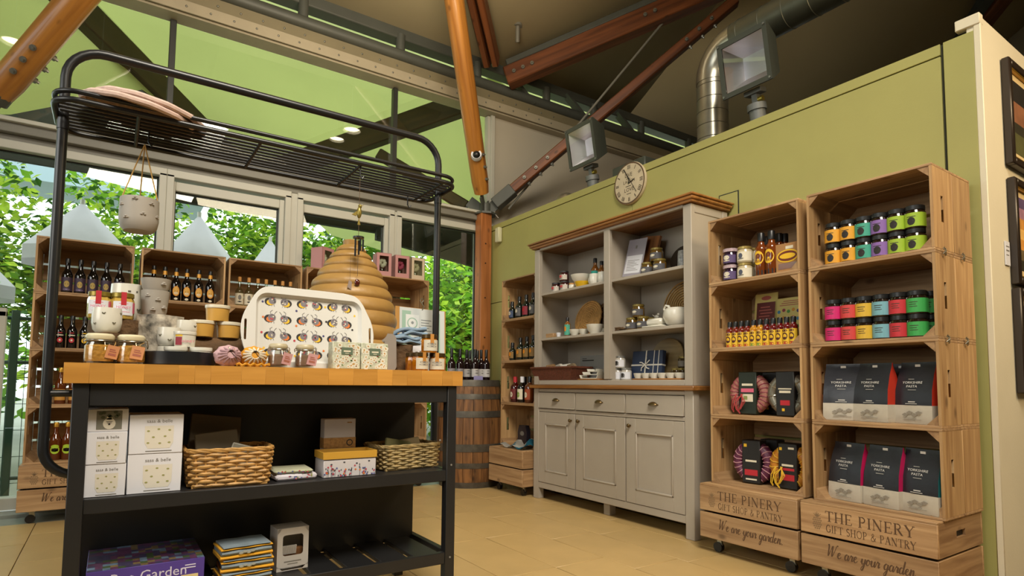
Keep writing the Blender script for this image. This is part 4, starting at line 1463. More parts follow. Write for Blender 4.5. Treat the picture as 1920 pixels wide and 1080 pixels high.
b.done('print', GREYINK, t)
jl = mat('charcoal_label', '#4c4a4e', .6)
gj = jar('chutney_jar', .088, .043, mat('chutney', '#5a4216', .15, coat=.5), mat('olive_gold_lid', '#7c6a30', .35, .4), (.15, .62, jl, 88), ((.42, .02, .008, OFFW), (.28, .02, .005, GREYINK)))
GJ = 'gold lidded jars on the dresser'
for lab, px, py, X, z in (('left jar of gold lidded row beside wooden board', 1214, 493, 2.93, D1), ('right jar of gold lidded row beside wooden board', 1237, 490, 2.91, D1), ('gold lidded jar on top of the upper dresser row', 1231, 462, 2.95, D1 + .0885), ('back gold lidded jar hiding behind the upper stack', 1224, 480, 3.02, D1)):
    put('chut', gj, (X, DY(px, py, X), z), lab, 'jar', -PI / 2, GJ)
for lab, px, py, X, z in (('left jar at the base of middle shelf gold lidded stack', 1185, 600, 2.92, D2), ('right jar at the base of middle shelf gold lidded stack', 1206, 598, 2.92, D2), ('gold lidded jar on top of the middle shelf stack', 1197, 570, 2.94, D2 + .0885), ('gold lidded jar behind the butter dish', 1221, 592, 3.02, D2)):
    put('chut', None, (X, DY(px, py, X), z), lab, 'jar', -PI / 2, GJ)
t = tag(thing('oval_plaque', None, None, (3.05, DY(1276, 470, 3.05), D1 + .005), -PI / 2), 'dark oval plate leaning at right end of upper dresser shelf', 'plate')
t.rotation_euler = (math.radians(-10), 0, -PI / 2)
b = B()
b.prism([(.10 * math.cos(2 * PI * i / 24), .095 + .095 * math.sin(2 * PI * i / 24)) for i in range(24)], 0, .012)
b.done('plate', mat('dark_wood_plate', '#33241a', .4), t)
t = tag(thing('glass_carafe', None, None, (2.95, DY(1281, 480, 2.95), D1), -PI / 2), 'grey patterned tumbler in front of the dark oval plate', 'tumbler')
B().lathe([(0, 0), (.03, 0), (.036, .02), (.034, .1), (.03, .12), (.027, .118), (0, .01)], 16).done('body', mat('grey_glass_pattern', '#8c8c8a', .3, vary=.4, vscale=70), t)
def woven(name, r, loc, lab, m, tilt, open_=False):
    t = tag(thing(name, None, None, loc, -PI / 2), lab, 'tray')
    t.rotation_euler = (math.radians(-tilt), 0, -PI / 2)
    n = 9
    for k in range(n):
        rr = r * (k + .6) / n
        pts = [(rr * math.cos(2 * PI * i / 28), -.004 * (k == n - 1), r + rr * math.sin(2 * PI * i / 28)) for i in range(28)]
        B().tube(pts, r / n * (.56 if not open_ else .36), 6, True).done('coil', m, t)
    b = B()
    for k in range(20):
        a = 2 * PI * k / 20
        b.bar((0, .006, r), (r * math.cos(a), .006, r + r * math.sin(a)), .008, .004, (0, 1, 0))
    b.done('spokes', m, t)
    return t
STRAW = mat('woven_straw', '#b88c50', .75, vary=.25, vscale=60)
woven('woven_tray', .145, (3.00, DY(1097, 585, 3.00), D2), 'round woven straw tray leaning on the middle left dresser shelf', STRAW, 14)
woven('woven_charger', .135, (3.04, DY(1132, 590, 3.04), D2), 'second dark woven tray tucked behind the straw tray', mat('dark_straw', '#5c4224', .75, vary=.2, vscale=60), 12)
woven('openwork_tray', .165, (3.04, DY(1275, 570, 3.04), D2), 'openwork cane tray behind the white tureen', mat('cane', '#a8854e', .7), 12, True)
put('tealb', bottle('teal_bottle', .15, .024, .011, mat('amber_sauce', '#7c4a1c'), BLACK, (.08, .62, mat('mint_label', '#4fa58c', .6), 100), ((.4, .012, .02, ORAM),), None, .64, .78, .03), (2.90, DY(1064, 610, 2.90), D2), 'small mint labelled bottle left of the woven tray', 'bottle', -PI / 2)
put('sbowl', bowl('dip_bowl', .046, .048, CREAM), (2.89, DY(1078.5, 619, 2.89), D2), 'left small cream bowl in front of the woven tray', 'bowl')
put('sbowl', None, (2.89, DY(1095, 617, 2.89), D2), 'middle small cream bowl in front of the woven tray', 'bowl', scale=.9)
put('sbowl', None, (2.89, DY(1116, 614, 2.89), D2), 'larger cream bowl right of the two small bowls', 'bowl', scale=1.42)
put('sbowl', None, (2.94, DY(1131, 611, 2.94), D2), 'cream bowl half behind the dresser divider on middle shelf', 'bowl', scale=.8)
t = tag(thing('wood_block', None, None, (2.87, DY(1034, 626, 2.87), D2), -PI / 2), 'small brown wooden block at left end of the middle shelf', 'block')
B().box(-.05, -.02, 0, .05, .03, .034, bev=.004).done('block', PINEX, t)
t = tag(thing('egg_cup', None, None, (2.865, DY(1047.5, 625, 2.865), D2), -PI / 2), 'tiny white pot beside the brown wooden block', 'pot')
B().lathe([(0, 0), (.014, 0), (.019, .034), (.016, .034), (0, .006)], 14).done('body', WHITE, t)
t = tag(thing('twig_bundle', None, None, (2.89, DY(1160, 611, 2.89), D2), -PI / 2), 'bundle of brown twigs at left of the middle right shelf', 'twigs')
b = B()
rr = random.Random(9)
for k in range(26):
    x, y, z = rr.uniform(-.05, .05), rr.uniform(-.02, .03), rr.uniform(.006, .032)
    a = rr.uniform(-.5, .5)
    b.rod((x - .035, y, z), (x + .035, y + a * .03, z + a * .012), .003, 5)
b.done('twigs', mat('twig_brown', '#6a5034', .8), t)
t = tag(thing('butter_dish', None, None, (2.88, DY(1231, 608, 2.88), D2), -PI / 2), 'white ceramic butter dish with bird knob', 'butter dish')
B().box(-.085, -.05, 0, .085, .05, .012, bev=.005).done('dish', CREAM, t)
B().box(-.065, -.036, .012, .065, .036, .058, bev=.014).done('cover', CREAM, t)
B().sph(0, 0, .07, .018, .01, .012, 10, 8).sph(.014, 0, .084, .009, .008, .009, 8, 6).rod((-.012, 0, .072), (-.034, 0, .086), .004, 6, .002).done('knob', mat('grey_bird_glaze', '#8f8c84', .3), t)
t = tag(thing('lidded_tureen', None, None, (2.92, DY(1271, 588, 2.92), D2), -PI / 2), 'round white tureen with cut handles on middle right shelf', 'pot')
B().lathe([(0, 0), (.05, 0), (.075, .02), (.093, .06), (.088, .10), (.07, .115), (.066, .113), (.08, .08), (0, .01)], 24).done('body', CREAM, t)
for s in (-1, 1):
    B().tube([(s * .06, 0, .11), (s * .075, 0, .135), (s * .095, 0, .14), (s * .11, 0, .12), (s * .092, 0, .085)], .009, 8).done('handle', CREAM, t)
# lower bays
t = tag(thing('basket_tray', None, None, (2.89, DY(1051, 705, 2.89), D3), -PI / 2), 'long reddish brown woven basket tray with packets in lower left bay', 'basket')
b = B()
RB = mat('red_brown_wicker', '#5e3220', .6, vary=.25, vscale=70, bump=.4, bscale=90)
w, d, h = .215, .085, .095
for (x0, y0, x1, y1) in ((-w, -d, w, -d), (w, -d, w, d), (w, d, -w, d), (-w, d, -w, -d)):
    k = 1.18
    b.face([(x0, y0, 0), (x1, y1, 0), (x1 * k, y1 * k, h), (x0 * k, y0 * k, h)])
b.face([(-w, -d, 0), (w, -d, 0), (w, d, 0), (-w, d, 0)])
bmesh.ops.remove_doubles(b.bm, verts=b.bm.verts, dist=1e-5)
bmesh.ops.solidify(b.bm, geom=list(b.bm.faces), thickness=.01)
b.done('body', RB, t)
k = 1.18
B().tube([(-w * k, -d * k, h), (w * k, -d * k, h), (w * k, d * k, h), (-w * k, d * k, h)], .009, 8, True).done('rim', RB, t)
for n, (dx, c, a) in enumerate(((-.1, '#8c6a44', .3), (.0, '#b9b2a6', -.2), (.1, '#c9c4ba', .5), (.15, '#7d6a50', 0))):
    p = tag(thing('paper_packet', None, None, (2.88, DY(1051, 705, 2.89) - dx, D3 + .012), -PI / 2 + a), ('tan paper packet at left end of brown basket', 'grey paper packet in middle of brown basket', 'white paper packet towards right of brown basket', 'small brown packet at right end of brown basket')[n], 'packet')
    B().prism([(-.05, 0), (.05, 0), (.055, .08), (.02, .115), (-.045, .105)], -.012, .012).done('packet', mat('packet%d' % n, c, .7), p)
t = tag(thing('counter_sign', None, None, (3.02, DY(1110, 680, 3.02), D3), -PI / 2), 'grey lettered card standing behind the basket in lower left bay', 'sign')
B().box(-.135, 0, 0, .135, .005, .19).done('card', mat('grey_card', '#8d8b88', .6), t)
B().box(-.11, -.0008, .148, .02, 0, .156).box(-.11, -.0008, .165, -.06, 0, .169).done('print', BLK, t)
b = B()
for k in range(3):
    b.box(-.11, -.0008, .10 - k * .02, .06 - k * .03, 0, .104 - k * .02)
b.done('print', GREYINK, t)
t = tag(thing('serving_board', None, None, (2.87, DY(1109, 715, 2.87), D3), -PI / 2), 'thin wooden board under white dishes in lower left bay', 'board')
B().box(-.11, -.04, 0, .11, .06, .010, bev=.003).done('board', OAK, t)
for n, (w, h, z) in enumerate(((.1, .026, .0105), (.085, .022, .037), (.05, .02, .0595))):
    p = tag(thing('oblong_dish', None, None, (2.875, DY(1110 + 3 * n, 710, 2.875), D3 + z), -PI / 2), ('lowest white oblong dish on the thin board', 'middle white oblong dish of the stack of three', 'small top white dish of the stack of three')[n], 'dish')
    B().prism([(-w * .85, 0), (w * .85, 0), (w, h), (w - .006, h), (w * .82, .005), (-w * .82, .005), (-w + .006, h), (-w, h)], -.035, .035).done('dish', CREAM, p)
wj = jar('spice_jar', .083, .037, mat('pale_jar', '#b8b2a8', .15, coat=.5), mat('silver_lid', '#96948e', .3, .6), (.1, .66, WHITE, 88), ((.4, .018, .014, BLK), (.25, .02, .005, GREYINK)))
for lab, px, py, z in (('lower left of three white labelled spice jars', 1158, 704, D3), ('lower right of three white labelled spice jars', 1174.5, 703, D3), ('upper of three white labelled spice jars', 1163, 682, D3 + .0835)):
    put('wjar', wj, (2.91, DY(px, py, 2.91), z), lab, 'jar', -PI / 2, 'white labelled spice jars')
t = tag(thing('ribbon_gift', None, None, (2.95, DY(1209, 690, 2.95), D3 + .0), -PI / 2), 'navy boxed gift tied with white ribbon in lower right bay', 'gift')
t.rotation_euler = (math.radians(-8), 0, -PI / 2)
B().box(-.135, 0, 0, .135, .035, .20, bev=.004).done('box', NAVY, t)
WR = mat('white_ribbon', '#cfcac0', .5)
b = B()
b.box(-.136, -.002, .098, .136, .036, .108).box(-.012, -.002, -.0, -.002, .036, .201)
for a in (.5, 2.6, 3.9, 5.5, 1.2):
    b.tube([(-.007, -.004, .103), (-.007 + .03 * math.cos(a), -.012, .103 + .03 * math.sin(a)), (-.007 + .05 * math.cos(a + .2), -.006, .103 + .05 * math.sin(a + .2))], .004, 6)
b.done('ribbon', WR, t)
b = B()
for x in (.06, .1):
    b.box(x, -.0008, .0, x + .006, 0, .2)
b.done('stripe', WR, t)
t = tag(thing('wooden_plate', None, None, (3.02, DY(1247, 670, 3.02), D3), -PI / 2), 'big round turned wooden plate behind the navy gift', 'plate')
t.rotation_euler = (math.radians(-12), 0, -PI / 2)
b = B()
b.lathe([(0, .0), (.10, 0), (.135, .012), (.142, .018), (.138, .022), (.1, .012), (.06, .011), (0, .010)], 32, mtx=Matrix.Translation((0, 0, .142)) @ Matrix.Rotation(PI / 2, 4, 'X'))
b.done('plate', wood('turned_plate', '#8e7850', '#6e5a38', 'x', .5, .6, False), t)
t = tag(thing('bamboo_server', None, None, (2.875, DY(1236, 714, 2.875), D3), -PI / 2), 'long bamboo board under five little white bowls', 'board')
B().box(-.20, -.04, 0, .20, .045, .010, bev=.003).done('board', OAK, t)
for n in range(6):
    put('tinybowl', bowl('snack_bowl', .036, .034, CREAM, .7), (2.872, DY(1236, 714, 2.875) + .17 - .068 * n, D3 + .0105), '%s little white bowl from left on the bamboo board' % ORD[n], 'bowl', 0, 'snack bowls on the bamboo board')
dk = jar('dark_jar', .075, .035, mat('dark_pickle', '#3a2a14', .15, coat=.5), mat('olive_gold_lid', '#7c6a30'), (.15, .62, mat('dim_label', '#6a6258', .6), 88), ())
for n, (px, X, z) in enumerate(((1268, 2.96, 0), (1279, 2.955, 0), (1282, 3.0, .0755))):
    put('dkjar', dk, (X, DY(px, 692, X), D3 + z), ('left dark jar beside the round wooden plate', 'right dark jar beside the round wooden plate', 'dark jar raised behind the two beside wooden plate')[n], 'jar', -PI / 2, 'dark jars in the lower right bay')

# ------------------------------------------------------------------ goods in the two stacks by the green wall
SX = 2.79
cloth_lid = mat('gingham_lid', '#b09aa0', .8, vary=.35, vscale=120)
damson = mat('damson_jam', '#241226', .15, coat=.5)
for n, z in enumerate((Z(3), Z(3) + .0905)):
    put('damson', jar('jam_jar', .09, .04, damson, cloth_lid, (.12, .6, mat('violet_label', '#54426c', .6), 75), ((.44, .018, .012, OFFW), (.25, .02, .004, OFFW)), .2, .041), (SX, atY(1370.5, 505, SX), z), ('lower', 'upper')[n] + ' dark damson jam jar with gingham lid at left of top crate', 'jar', -PI / 2, 'damson jam jars')
for n, (px, X, z) in enumerate(((1397, SX, 0), (1397, SX, .0885), (1416, 2.87, 0), (1416, 2.87, .0885))):
    put('mustard', jar('mustard_jar', .088, .04, mat('cream_mustard', '#b8a884', .2, coat=.4), mat('gold_lid', '#a08a4c', .35, .5), (.1, .66, OFFW, 90), ((.42, .012, .014, mat('slate_print', '#4c5060', .6)), (.24, .018, .004, GREYINK))), (X, atY(px, 500, X), Z(3) + z), ('lower front cream labelled mustard jar', 'upper front cream labelled mustard jar', 'lower rear mustard jar behind the front pair', 'upper rear mustard jar behind the front pair')[n], 'jar', -PI / 2, 'cream labelled mustard jars')
oil = mat('rapeseed_sauce', '#6c3210', .12, coat=.5)
for n, (px, X) in enumerate(((1427.5, SX), (1447, SX), (1438, 2.88), (1461, 2.87), (1472, 2.9))):
    put('hotsauce', bottle('sauce_bottle', .232, .031, .0145, oil, BLACK, (.0, .14, BLACK, 170), ((.42, .030, .037, YELM), (.46, .012, .014, mat('brown_print', '#6a2a12', .6)), (.34, .02, .005, mat('brown_print', '#6a2a12'))), None, .62, .78, .045, .018), (X, atY(px, 480, X), Z(3)), ('left front sauce bottle with round yellow label', 'right front sauce bottle with round yellow label', 'rear sauce bottle between the two front ones', 'second rear sauce bottle beside brown carrier', 'rearmost sauce bottle above the brown carrier')[n], 'bottle', -PI / 2, 'yellow labelled sauce bottles')
t = tag(thing('gift_carrier', None, None, (2.78, atY(1477, 490, 2.78), Z(3)), -PI / 2), 'brown kraft bottle carrier with yellow oval label in top crate', 'carrier')
B().prism([(-.065, 0), (.065, 0), (.066, .10), (.072, .105), (.072, .15), (-.072, .15), (-.072, .105), (-.066, .1)], 0, .07).done('carton', KRAFT, t)
b = B()
b.prism([(-.01, .12), (.03, .12), (.03, .135), (-.01, .135)], -.001, .0)
b.done('hand_slot', OFFW, t)
B().disc(0, -.0012, .085, .058, 24, 0, .033).done('label', YELM, t)
b = B()
b.disc(0, -.0018, .085, .05, 24, 0, .026)
b.done('label_centre', mat('brown_print', '#6a2a12'), t)
B().disc(0, -.0024, .085, .042, 20, 0, .014).done('label_script', YELM, t)
B().prism([(-.05, .02), (.05, .02), (.05, .05), (-.05, .05)], -.001, 0).done('window', oil, t)
ylab = ((.0, .56, mat('yellow_wrap_label', '#d8b028', .55), 80),)
for i, px in enumerate((1369, 1379.5, 1390.5, 1401.5, 1413.5, 1425.5, 1437.5, 1450, 1462.5, 1475.5, 1488)):
    sauce = ('#6a1c10', '#6a1c10', '#6a1c10', '#6a1c10', '#b57a1c', '#b57a1c', '#5c1010', '#5c1010', '#5c1010', '#5c1010', '#5c1010')[i]
    put('mini' + sauce, bottle('mini_sauce_bottle', .138, .0215, .0115, mat('mini' + sauce, sauce, .12, coat=.5), BLACK, ylab[0], ((.30, .014, .018, mat('dark_red_print', '#4a1a12', .6)), (.32, .008, .008, YELM), (.50, .014, .006, mat('dark_red_print', '#4a1a12')), (.06, .016, .007, (mat('foot_green', '#6c8a2c', .6) if i in (4, 5) else mat('foot_red', '#a8301c', .6)))), None, .66, .78, .028, .0135), (SX - .01, atY(px, 620, SX - .01), Z(2)), '%s from left of eleven little sauce bottles with yellow labels' % ORD[i], 'bottle', -PI / 2, 'little yellow labelled sauce bottles')
HC1 = at(1431, 549, 0, 2.96).z - Z(2)
HC2 = at(1480, 556, 0, 2.96).z - Z(2)
t = tag(thing('show_card', None, None, (2.95, atY(1431, 590, 2.95), Z(2)), -PI / 2), 'maroon and cream card standing behind the little sauce bottles', 'card')
t.rotation_euler = (math.radians(-7), 0, -PI / 2)
B().box(-.068, 0, 0, .068, .004, HC1).done('card', mat('pale_yellow_card', '#c9b86c', .6), t)
B().box(-.055, -.001, HC1 - .19, .055, 0, HC1 - .05).done('panel', mat('maroon_print', '#5c1a14', .6), t)
b = B()
for k in range(6):
    b.box(-.04 + (k % 2) * .008, -.0016, HC1 - .165 + k * .017, .04 - (k % 3) * .008, -.001, HC1 - .159 + k * .017)
b.disc(.03, -.0015, HC1 - .2, .01).disc(-.0, -.0014, HC1 - .026, .03, 12, 0, .012)
b.done('print', mat('card_print', '#a8564a', .6), t)
t = tag(thing('show_card', None, None, (2.95, atY(1480, 585, 2.95), Z(2) + .0), -PI / 2), 'pale yellow card with coloured dots behind the little sauce bottles', 'card')
t.rotation_euler = (math.radians(-7), 0, -PI / 2)
B().box(-.095, 0, 0, .085, .004, HC2).done('card', mat('pale_yellow_card', '#c9b86c', .6), t)
b = B()
cs = [mat('dot%d' % k, c, .6) for k, c in enumerate(('#3a7a9c', '#8a2c3c', '#4a8a3c', '#c98a2c', '#3c3c6c', '#b03c2c'))]
for r in range(3):
    for q in range(6):
        b.disc(-.072 + q * .027, -.0012, HC2 - .075 - r * .042 + .008 * (q % 2), .0095, 10, (r * 2 + q) % 6)
b.done('dots', cs, t)
b = B()
for k in range(3):
    b.box(-.07 + k * .01, -.001, HC2 - .042 + k * .011, .06 - k * .01, 0, HC2 - .038 + k * .011)
b.done('print', mat('card_print', '#a8564a'), t)
# ring shaped packs in black sleeves
def ring(tube_m, strands, sleeve_m, marks, bow=None, stripes=None):
    def f():
        t = thing('ring_pack')
        R, r = .082, .030
        T = Matrix.Translation((0, .045, R + r)) @ Matrix.Rotation(PI / 2, 4, 'X')
        prof = [(R + r * math.cos(2 * PI * i / 12), r * 1.1 * math.sin(2 * PI * i / 12)) for i in range(12)]
        B().lathe(prof, 40, close=True, mtx=T).done('ring', tube_m, t)
        b = B()
        for k in range(strands):
            a = 2 * PI * k / strands
            pts = []
            for i in range(9):
                u = 2 * PI * i / 8
                rr = R + (r + .001) * math.cos(u)
                aa = a + .12 * math.sin(u)
                pts.append((rr * math.cos(aa), .045 - (r * 1.1 + .001) * math.sin(u), R + r + rr * math.sin(aa)))
            b.tube(pts[:-1], .0032, 5, True)
        b.done('wrap', stripes or tube_m, t)
        B().box(-.05, .008, .004, .05, .082, 2 * (R + r) + .004, bev=.004).done('sleeve', sleeve_m, t)
        b = B()
        for (x, z, w, h, mi) in marks:
            b.box(x - w / 2, .0068, z - h / 2, x + w / 2, .0082, z + h / 2, mi=mi)
        b.done('sleeve_print', [OFFW, REDM, LIMEM, YELM, PINKM], t)
        if bow:
            b = B()
            rr = random.Random(2)
            for k in range(7):
                x = -.06 + rr.uniform(-.02, .02)
                b.tube([(x + .02, .0, .11), (x - .02 + .012 * k, -.016, .07), (x - .01 + .006 * k, -.018, .03), (x + .01, -.012, .005 + .004 * k)], .0024, 5)
            b.done('raffia', bow, t)
        return t
    return f
BS = mat('black_sleeve', '#191615', .45)
packs = [('ringa', mat('pink_salami_wrap', '#a06a5c', .5, vary=.3, vscale=60), 26, mat('green_black_sleeve', '#182214', .5), ((0, .16, .06, .012, 0), (0, .13, .07, .02, 4), (0, .09, .06, .04, 0), (-.01, .09, .02, .02, 2)), mat('red_raffia', '#a83c3c', .6), mat('rose_strands', '#8c3c4c', .5), 1400, 2.80, 1, 'ring pack wrapped in pink strands with a green and black sleeve'),
         ('ringb', mat('silver_ring', '#7c7668', .3, .5), 10, BS, ((0, .14, .07, .006, 0), (0, .125, .06, .012, 0), (0, .07, .05, .025, 1), (-.01, .035, .014, .014, 3)), None, CHROME, 1470, 2.80, 1, 'ring pack with silver edge and plain black sleeve'),
         ('ringc', mat('purple_ring', '#5a2240', .4), 22, BS, ((0, .12, .06, .010, 0), (0, .06, .07, .03, 1), (.0, .025, .06, .008, 0), (-.03, .20, .016, .016, 3)), None, mat('lilac_strands', '#b08088', .5), 1407, 2.80, 0, 'purple striped ring pack in a black sleeve'),
         ('ringd', mat('orange_ring', '#b5741c', .45, vary=.15, vscale=40), 18, BS, ((0, .12, .06, .010, 0), (0, .10, .07, .012, 1), (0, .06, .07, .03, 1), (.02, .205, .03, .010, 0), (-.035, .20, .014, .014, 3)), mat('yellow_raffia', '#d8ac2c', .6), mat('yellow_strands', '#d0a030', .5), 1475, 2.80, 0, 'orange and yellow ring pack with a raffia bow')]
for (k, m, n, sl, mk, bow, st, px, X, lv, lab) in packs:
    put(k, ring(m, n, sl, mk, bow, st), (X, atY(px, 740 if lv else 880, X), Z(lv)), lab, 'ring pack', -PI / 2 + (.12 if k in 'ringa ringc' else 0))
put('ringb', None, (2.93, atY(1440, 735, 2.93), Z(1)), 'second silver edged ring pack peeping out behind the pink one', 'ring pack', -PI / 2)
put('ringc', None, (2.93, atY(1440, 870, 2.93), Z(0)), 'second purple ring pack half hidden behind the front one', 'ring pack', -PI / 2)
# small coloured jars
def cjar(name, col):
    return jar('relish_jar', .098, .0395, mat('jar_dark', '#20140c', .12, coat=.5), BLACK, (.06, .66, mat(name, col, .55), 100), ((.3, .015, .017, BLK),) if name.startswith('a_') else (), .2, .037, None, .88,
               extra=lambda t: (B().patch(.0404, .047, .050, 24, 4).patch(.0404, .038, .0405, 20, 4, c=-94).patch(.0404, .029, .0315, 22, 4).done('print', mat('label_shade', '#3a3426', .6), t)))
tops = (('a_orange', '#d99a26'), ('a_orange', '#d99a26'), ('a_teal', '#3e9c82'), ('a_purple', '#8560a4'), ('a_lime', '#98b52e'), ('a_lime', '#98b52e'))
tn = ('first orange', 'second orange', 'teal', 'purple', 'first lime', 'second lime')
for n in range(2):
    for i, px in enumerate((1564.5, 1593, 1622.5, 1652.5, 1684.5, 1718)):
        put(tops[i][0], cjar(*tops[i]), (SX, atY(px, 470, SX), Z(3) + n * .0985), '%s labelled jar from left, %s row in the top crate' % (tn[i], ('lower', 'upper')[n]), 'jar', -PI / 2, 'coloured relish jars in the top crate')
lows = (('pink', '#c81e6a'), ('coral', '#c9403e'), ('yellow', '#d3aa34'), ('sky', '#74a9b4'), ('red', '#bf2c34'), ('green', '#3a9e4c'), ('green', '#3a9e4c'))
ln = ('hot pink', 'coral', 'yellow', 'sky blue', 'red', 'green', 'rear green')
for n in range(2):
    for i, px in enumerate((1565, 1594.5, 1623, 1655, 1687.5, 1721, 1747)):
        X = SX if i < 6 else 2.86
        put('b_' + lows[i][0], cjar('b_' + lows[i][0], lows[i][1]), (X, atY(px, 610, X), Z(2) + n * .0985), '%s labelled jar, %s row of second crate' % (ln[i], ('lower', 'upper')[n]), 'jar', -PI / 2, 'coloured relish jars in the second crate')
# pasta bags
NB = mat('black_paper_bag', '#22232a', .35, vary=.1, vscale=20, bump=.25, bscale=18)
WB = mat('white_bag_band', '#c4bdae', .5, vary=.06, vscale=18, bump=.2, bscale=18)
def bag(side_name, side_col):
    def f():
        t = thing('pasta_bag')
        sm = mat(side_name, side_col, .5)
        w, d, h = .078, .047, .258
        n = 9
        lv = [(0, 1, 1), (.02, 1.03, 1.06), (.30, 1.02, 1.0), (.305, 1.02, 1.0), (.55, 1.0, .86), (.8, .97, .45), (.93, .95, .12), (1.0, .95, .06)]
        rings = []
        for q, (u, sx, sy) in enumerate(lv):
            W, D = w * sx, d * sy
            rings.append([(-W, -D), (0, -D * 1.12), (W, -D), (W * 1.02, 0), (W, D), (0, D * 1.1), (-W, D), (-W * 1.02, 0)])
        b = B()
        V = [[b.bm.verts.new((x, y, lv[i][0] * h)) for x, y in r] for i, r in enumerate(rings)]
        for i in range(len(V) - 1):
            for j in range(8):
                k = (j + 1) % 8
                f_ = b.bm.faces.new((V[i][j], V[i][k], V[i + 1][k], V[i + 1][j]))
                f_.material_index = 1 if i < 2 else (2 if j in (2, 3, 6, 7) else 0)
        b.bm.faces.new(V[0][::-1]).material_index = 1
        b.bm.faces.new(V[-1])
        b.done('bag', [NB, WB, sm], t, sharp=.9)
        def yy(z):
            u = z / h
            for (u0, _, s0), (u1, _, s1) in zip(lv, lv[1:]):
                if u0 <= u <= u1 and u1 > u0:
                    return -d * 1.12 * (s0 + (s1 - s0) * (u - u0) / (u1 - u0))
            return -d
        for s_, sz, z in (('YORKSHIRE', .0145, .172), ('PASTA', .0145, .156)):
            sl = math.atan2(yy(z + .01) - yy(z - .01), .02)
            text(s_, sz, mat('bag_white_print', '#cfccc6', .6), t, (-.004, yy(z) - .0035, z), rot=(PI / 2 - sl, 0, 0), sx=1.12)
        b = B()
        b.box(-.024, yy(.187) - .003, .186, .0, yy(.187) - .0015, .1875).box(-.018, yy(.142) - .003, .141, .016, yy(.142) - .0015, .1425).box(-.014, yy(.092) - .003, .090, .014, yy(.092) - .0015, .094).box(-.026, yy(.084) - .003, .083, .022, yy(.084) - .0015, .0852)
        b.box(-.011, yy(.244) - .003, .239, .011, yy(.244) - .0005, .249)
        b.done('print', mat('bag_white_print', '#cfccc6'), t)
        b = B()
        for k in range(4):
            a = .4 * k
            x, z = -.028 + .019 * k, .038 + .009 * (k % 2)
            yv = yy(.04) - .0025
            b.face([(x - .014, yv, z), (x, yv, z + .008), (x + .016, yv, z + .002), (x + .003, yv, z - .009)])
        b.box(-.035, yy(.02) - .003, .018, .04, yy(.02) - .0015, .0195).box(-.035, yy(.02) - .003, .024, .02, yy(.02) - .0015, .0255)
        b.done('pasta_print', mat('pasta_grey', '#8d8578', .6), t)
        return t
    return f
BX = 2.80
bags = [('bag_red', '#c23420', 1580, BX, 1, .22, 'leftmost black pasta bag of third crate, turned slightly'), ('bag_red', '', 1641, 2.79, 1, -.2, 'middle black pasta bag with red side in third crate'), ('bag_red', '', 1722, 2.80, 1, -.24, 'right black pasta bag with red side in third crate'), ('bag_red', '', 1690, 2.94, 1, 0, 'black pasta bag hiding behind the others in third crate'),
        ('bag_pink', '#b81654', 1592, BX, 0, -.2, 'left pasta bag with pink side in the bottom crate'), ('bag_pink', '', 1660, 2.78, 0, -.2, 'middle pasta bag with pink side in the bottom crate'), ('bag_teal', '#1e6c70', 1731, 2.775, 0, -.22, 'right pasta bag with teal side in the bottom crate')]
for k, c, px, X, lv, a, lab in bags:
    put(k, bag(k, c), (X + .02, atY(px, 760 if lv else 900, X), Z(lv)), lab, 'pasta bag', -PI / 2 + a, 'black and white pasta bags')

# ------------------------------------------------------------------ on the wall and above it
ck = thing('wall_clock', 'round cream vintage wall clock hanging above the dresser', 'clock', (XW - .001, 3.105, 2.393), -PI / 2)
CK = Matrix.Rotation(PI / 2, 4, 'X')
CR = .158
B().lathe([(0, 0), (CR, 0), (CR + .003, .012), (CR - .002, .024), (0, .024)], 40, mtx=CK).done('face', mat('aged_clock_face', '#c3b496', .6, vary=.08, vscale=14), ck)
B().lathe([(CR - .012, .0243), (CR - .001, .0243)], 40, mtx=CK).done('rim', mat('brown_aged_rim', '#5c4630', .7), ck, normals=False)
b = B()
num = ['XII', 'I', 'II', 'III', 'IIII', 'V', 'VI', 'VII', 'VIII', 'IX', 'X', 'XI']
for i, s_ in enumerate(num):
    a = PI / 2 - i * PI / 6
    c, s = math.cos(a), math.sin(a)
    n = len(s_)
    for k, ch in enumerate(s_):
        off = (k - (n - 1) / 2) * .0105
        x0, z0 = c * .108 + s * off, s * .108 - c * off
        x1, z1 = c * .138 + s * off, s * .138 - c * off
        if ch == 'I':
            ribbon(b, [(x0, z0), (x1, z1)], .005, -.0247)
        else:
            d = .004
            ribbon(b, [(x0 - s * d * (ch == 'X'), z0 + c * d * (ch == 'X')), (x1 + s * d, z1 - c * d)], .004, -.0247)
            ribbon(b, [(x0 + s * d * (ch == 'X'), z0 - c * d * (ch == 'X')), (x1 - s * d, z1 + c * d)], .003, -.0248)
b.done('numerals', mat('clock_brown', '#382a1e', .7), ck, normals=False)
CB = mat('clock_brown', '#4c3a2a')
text('LIVE', .042, CB, ck, (-.005, -.0246, .062))
text('LAUGH', .036, CB, ck, (0, -.0246, .012))
text('LOVE', .042, CB, ck, (.0, -.0246, -.05))
B().box(-.035, -.0248, -.024, .02, -.0243, -.019).box(-.03, -.0248, .034, .012, -.0243, .038).box(-.025, -.0248, -.082, .02, -.0243, -.078).done('print', CB, ck)
b = B()
ribbon(b, [(-.02, .07), (.075, -.083)], .004, -.028)
ribbon(b, [(-.05, .118), (0, .03), (.0, .0)], .007, -.0285)
ribbon(b, [(0, 0), (.055, .018)], .007, -.029)
b.disc(0, -.0295, 0, .008)
b.done('hands', mat('clock_black', '#1c1612', .5), ck, normals=False)
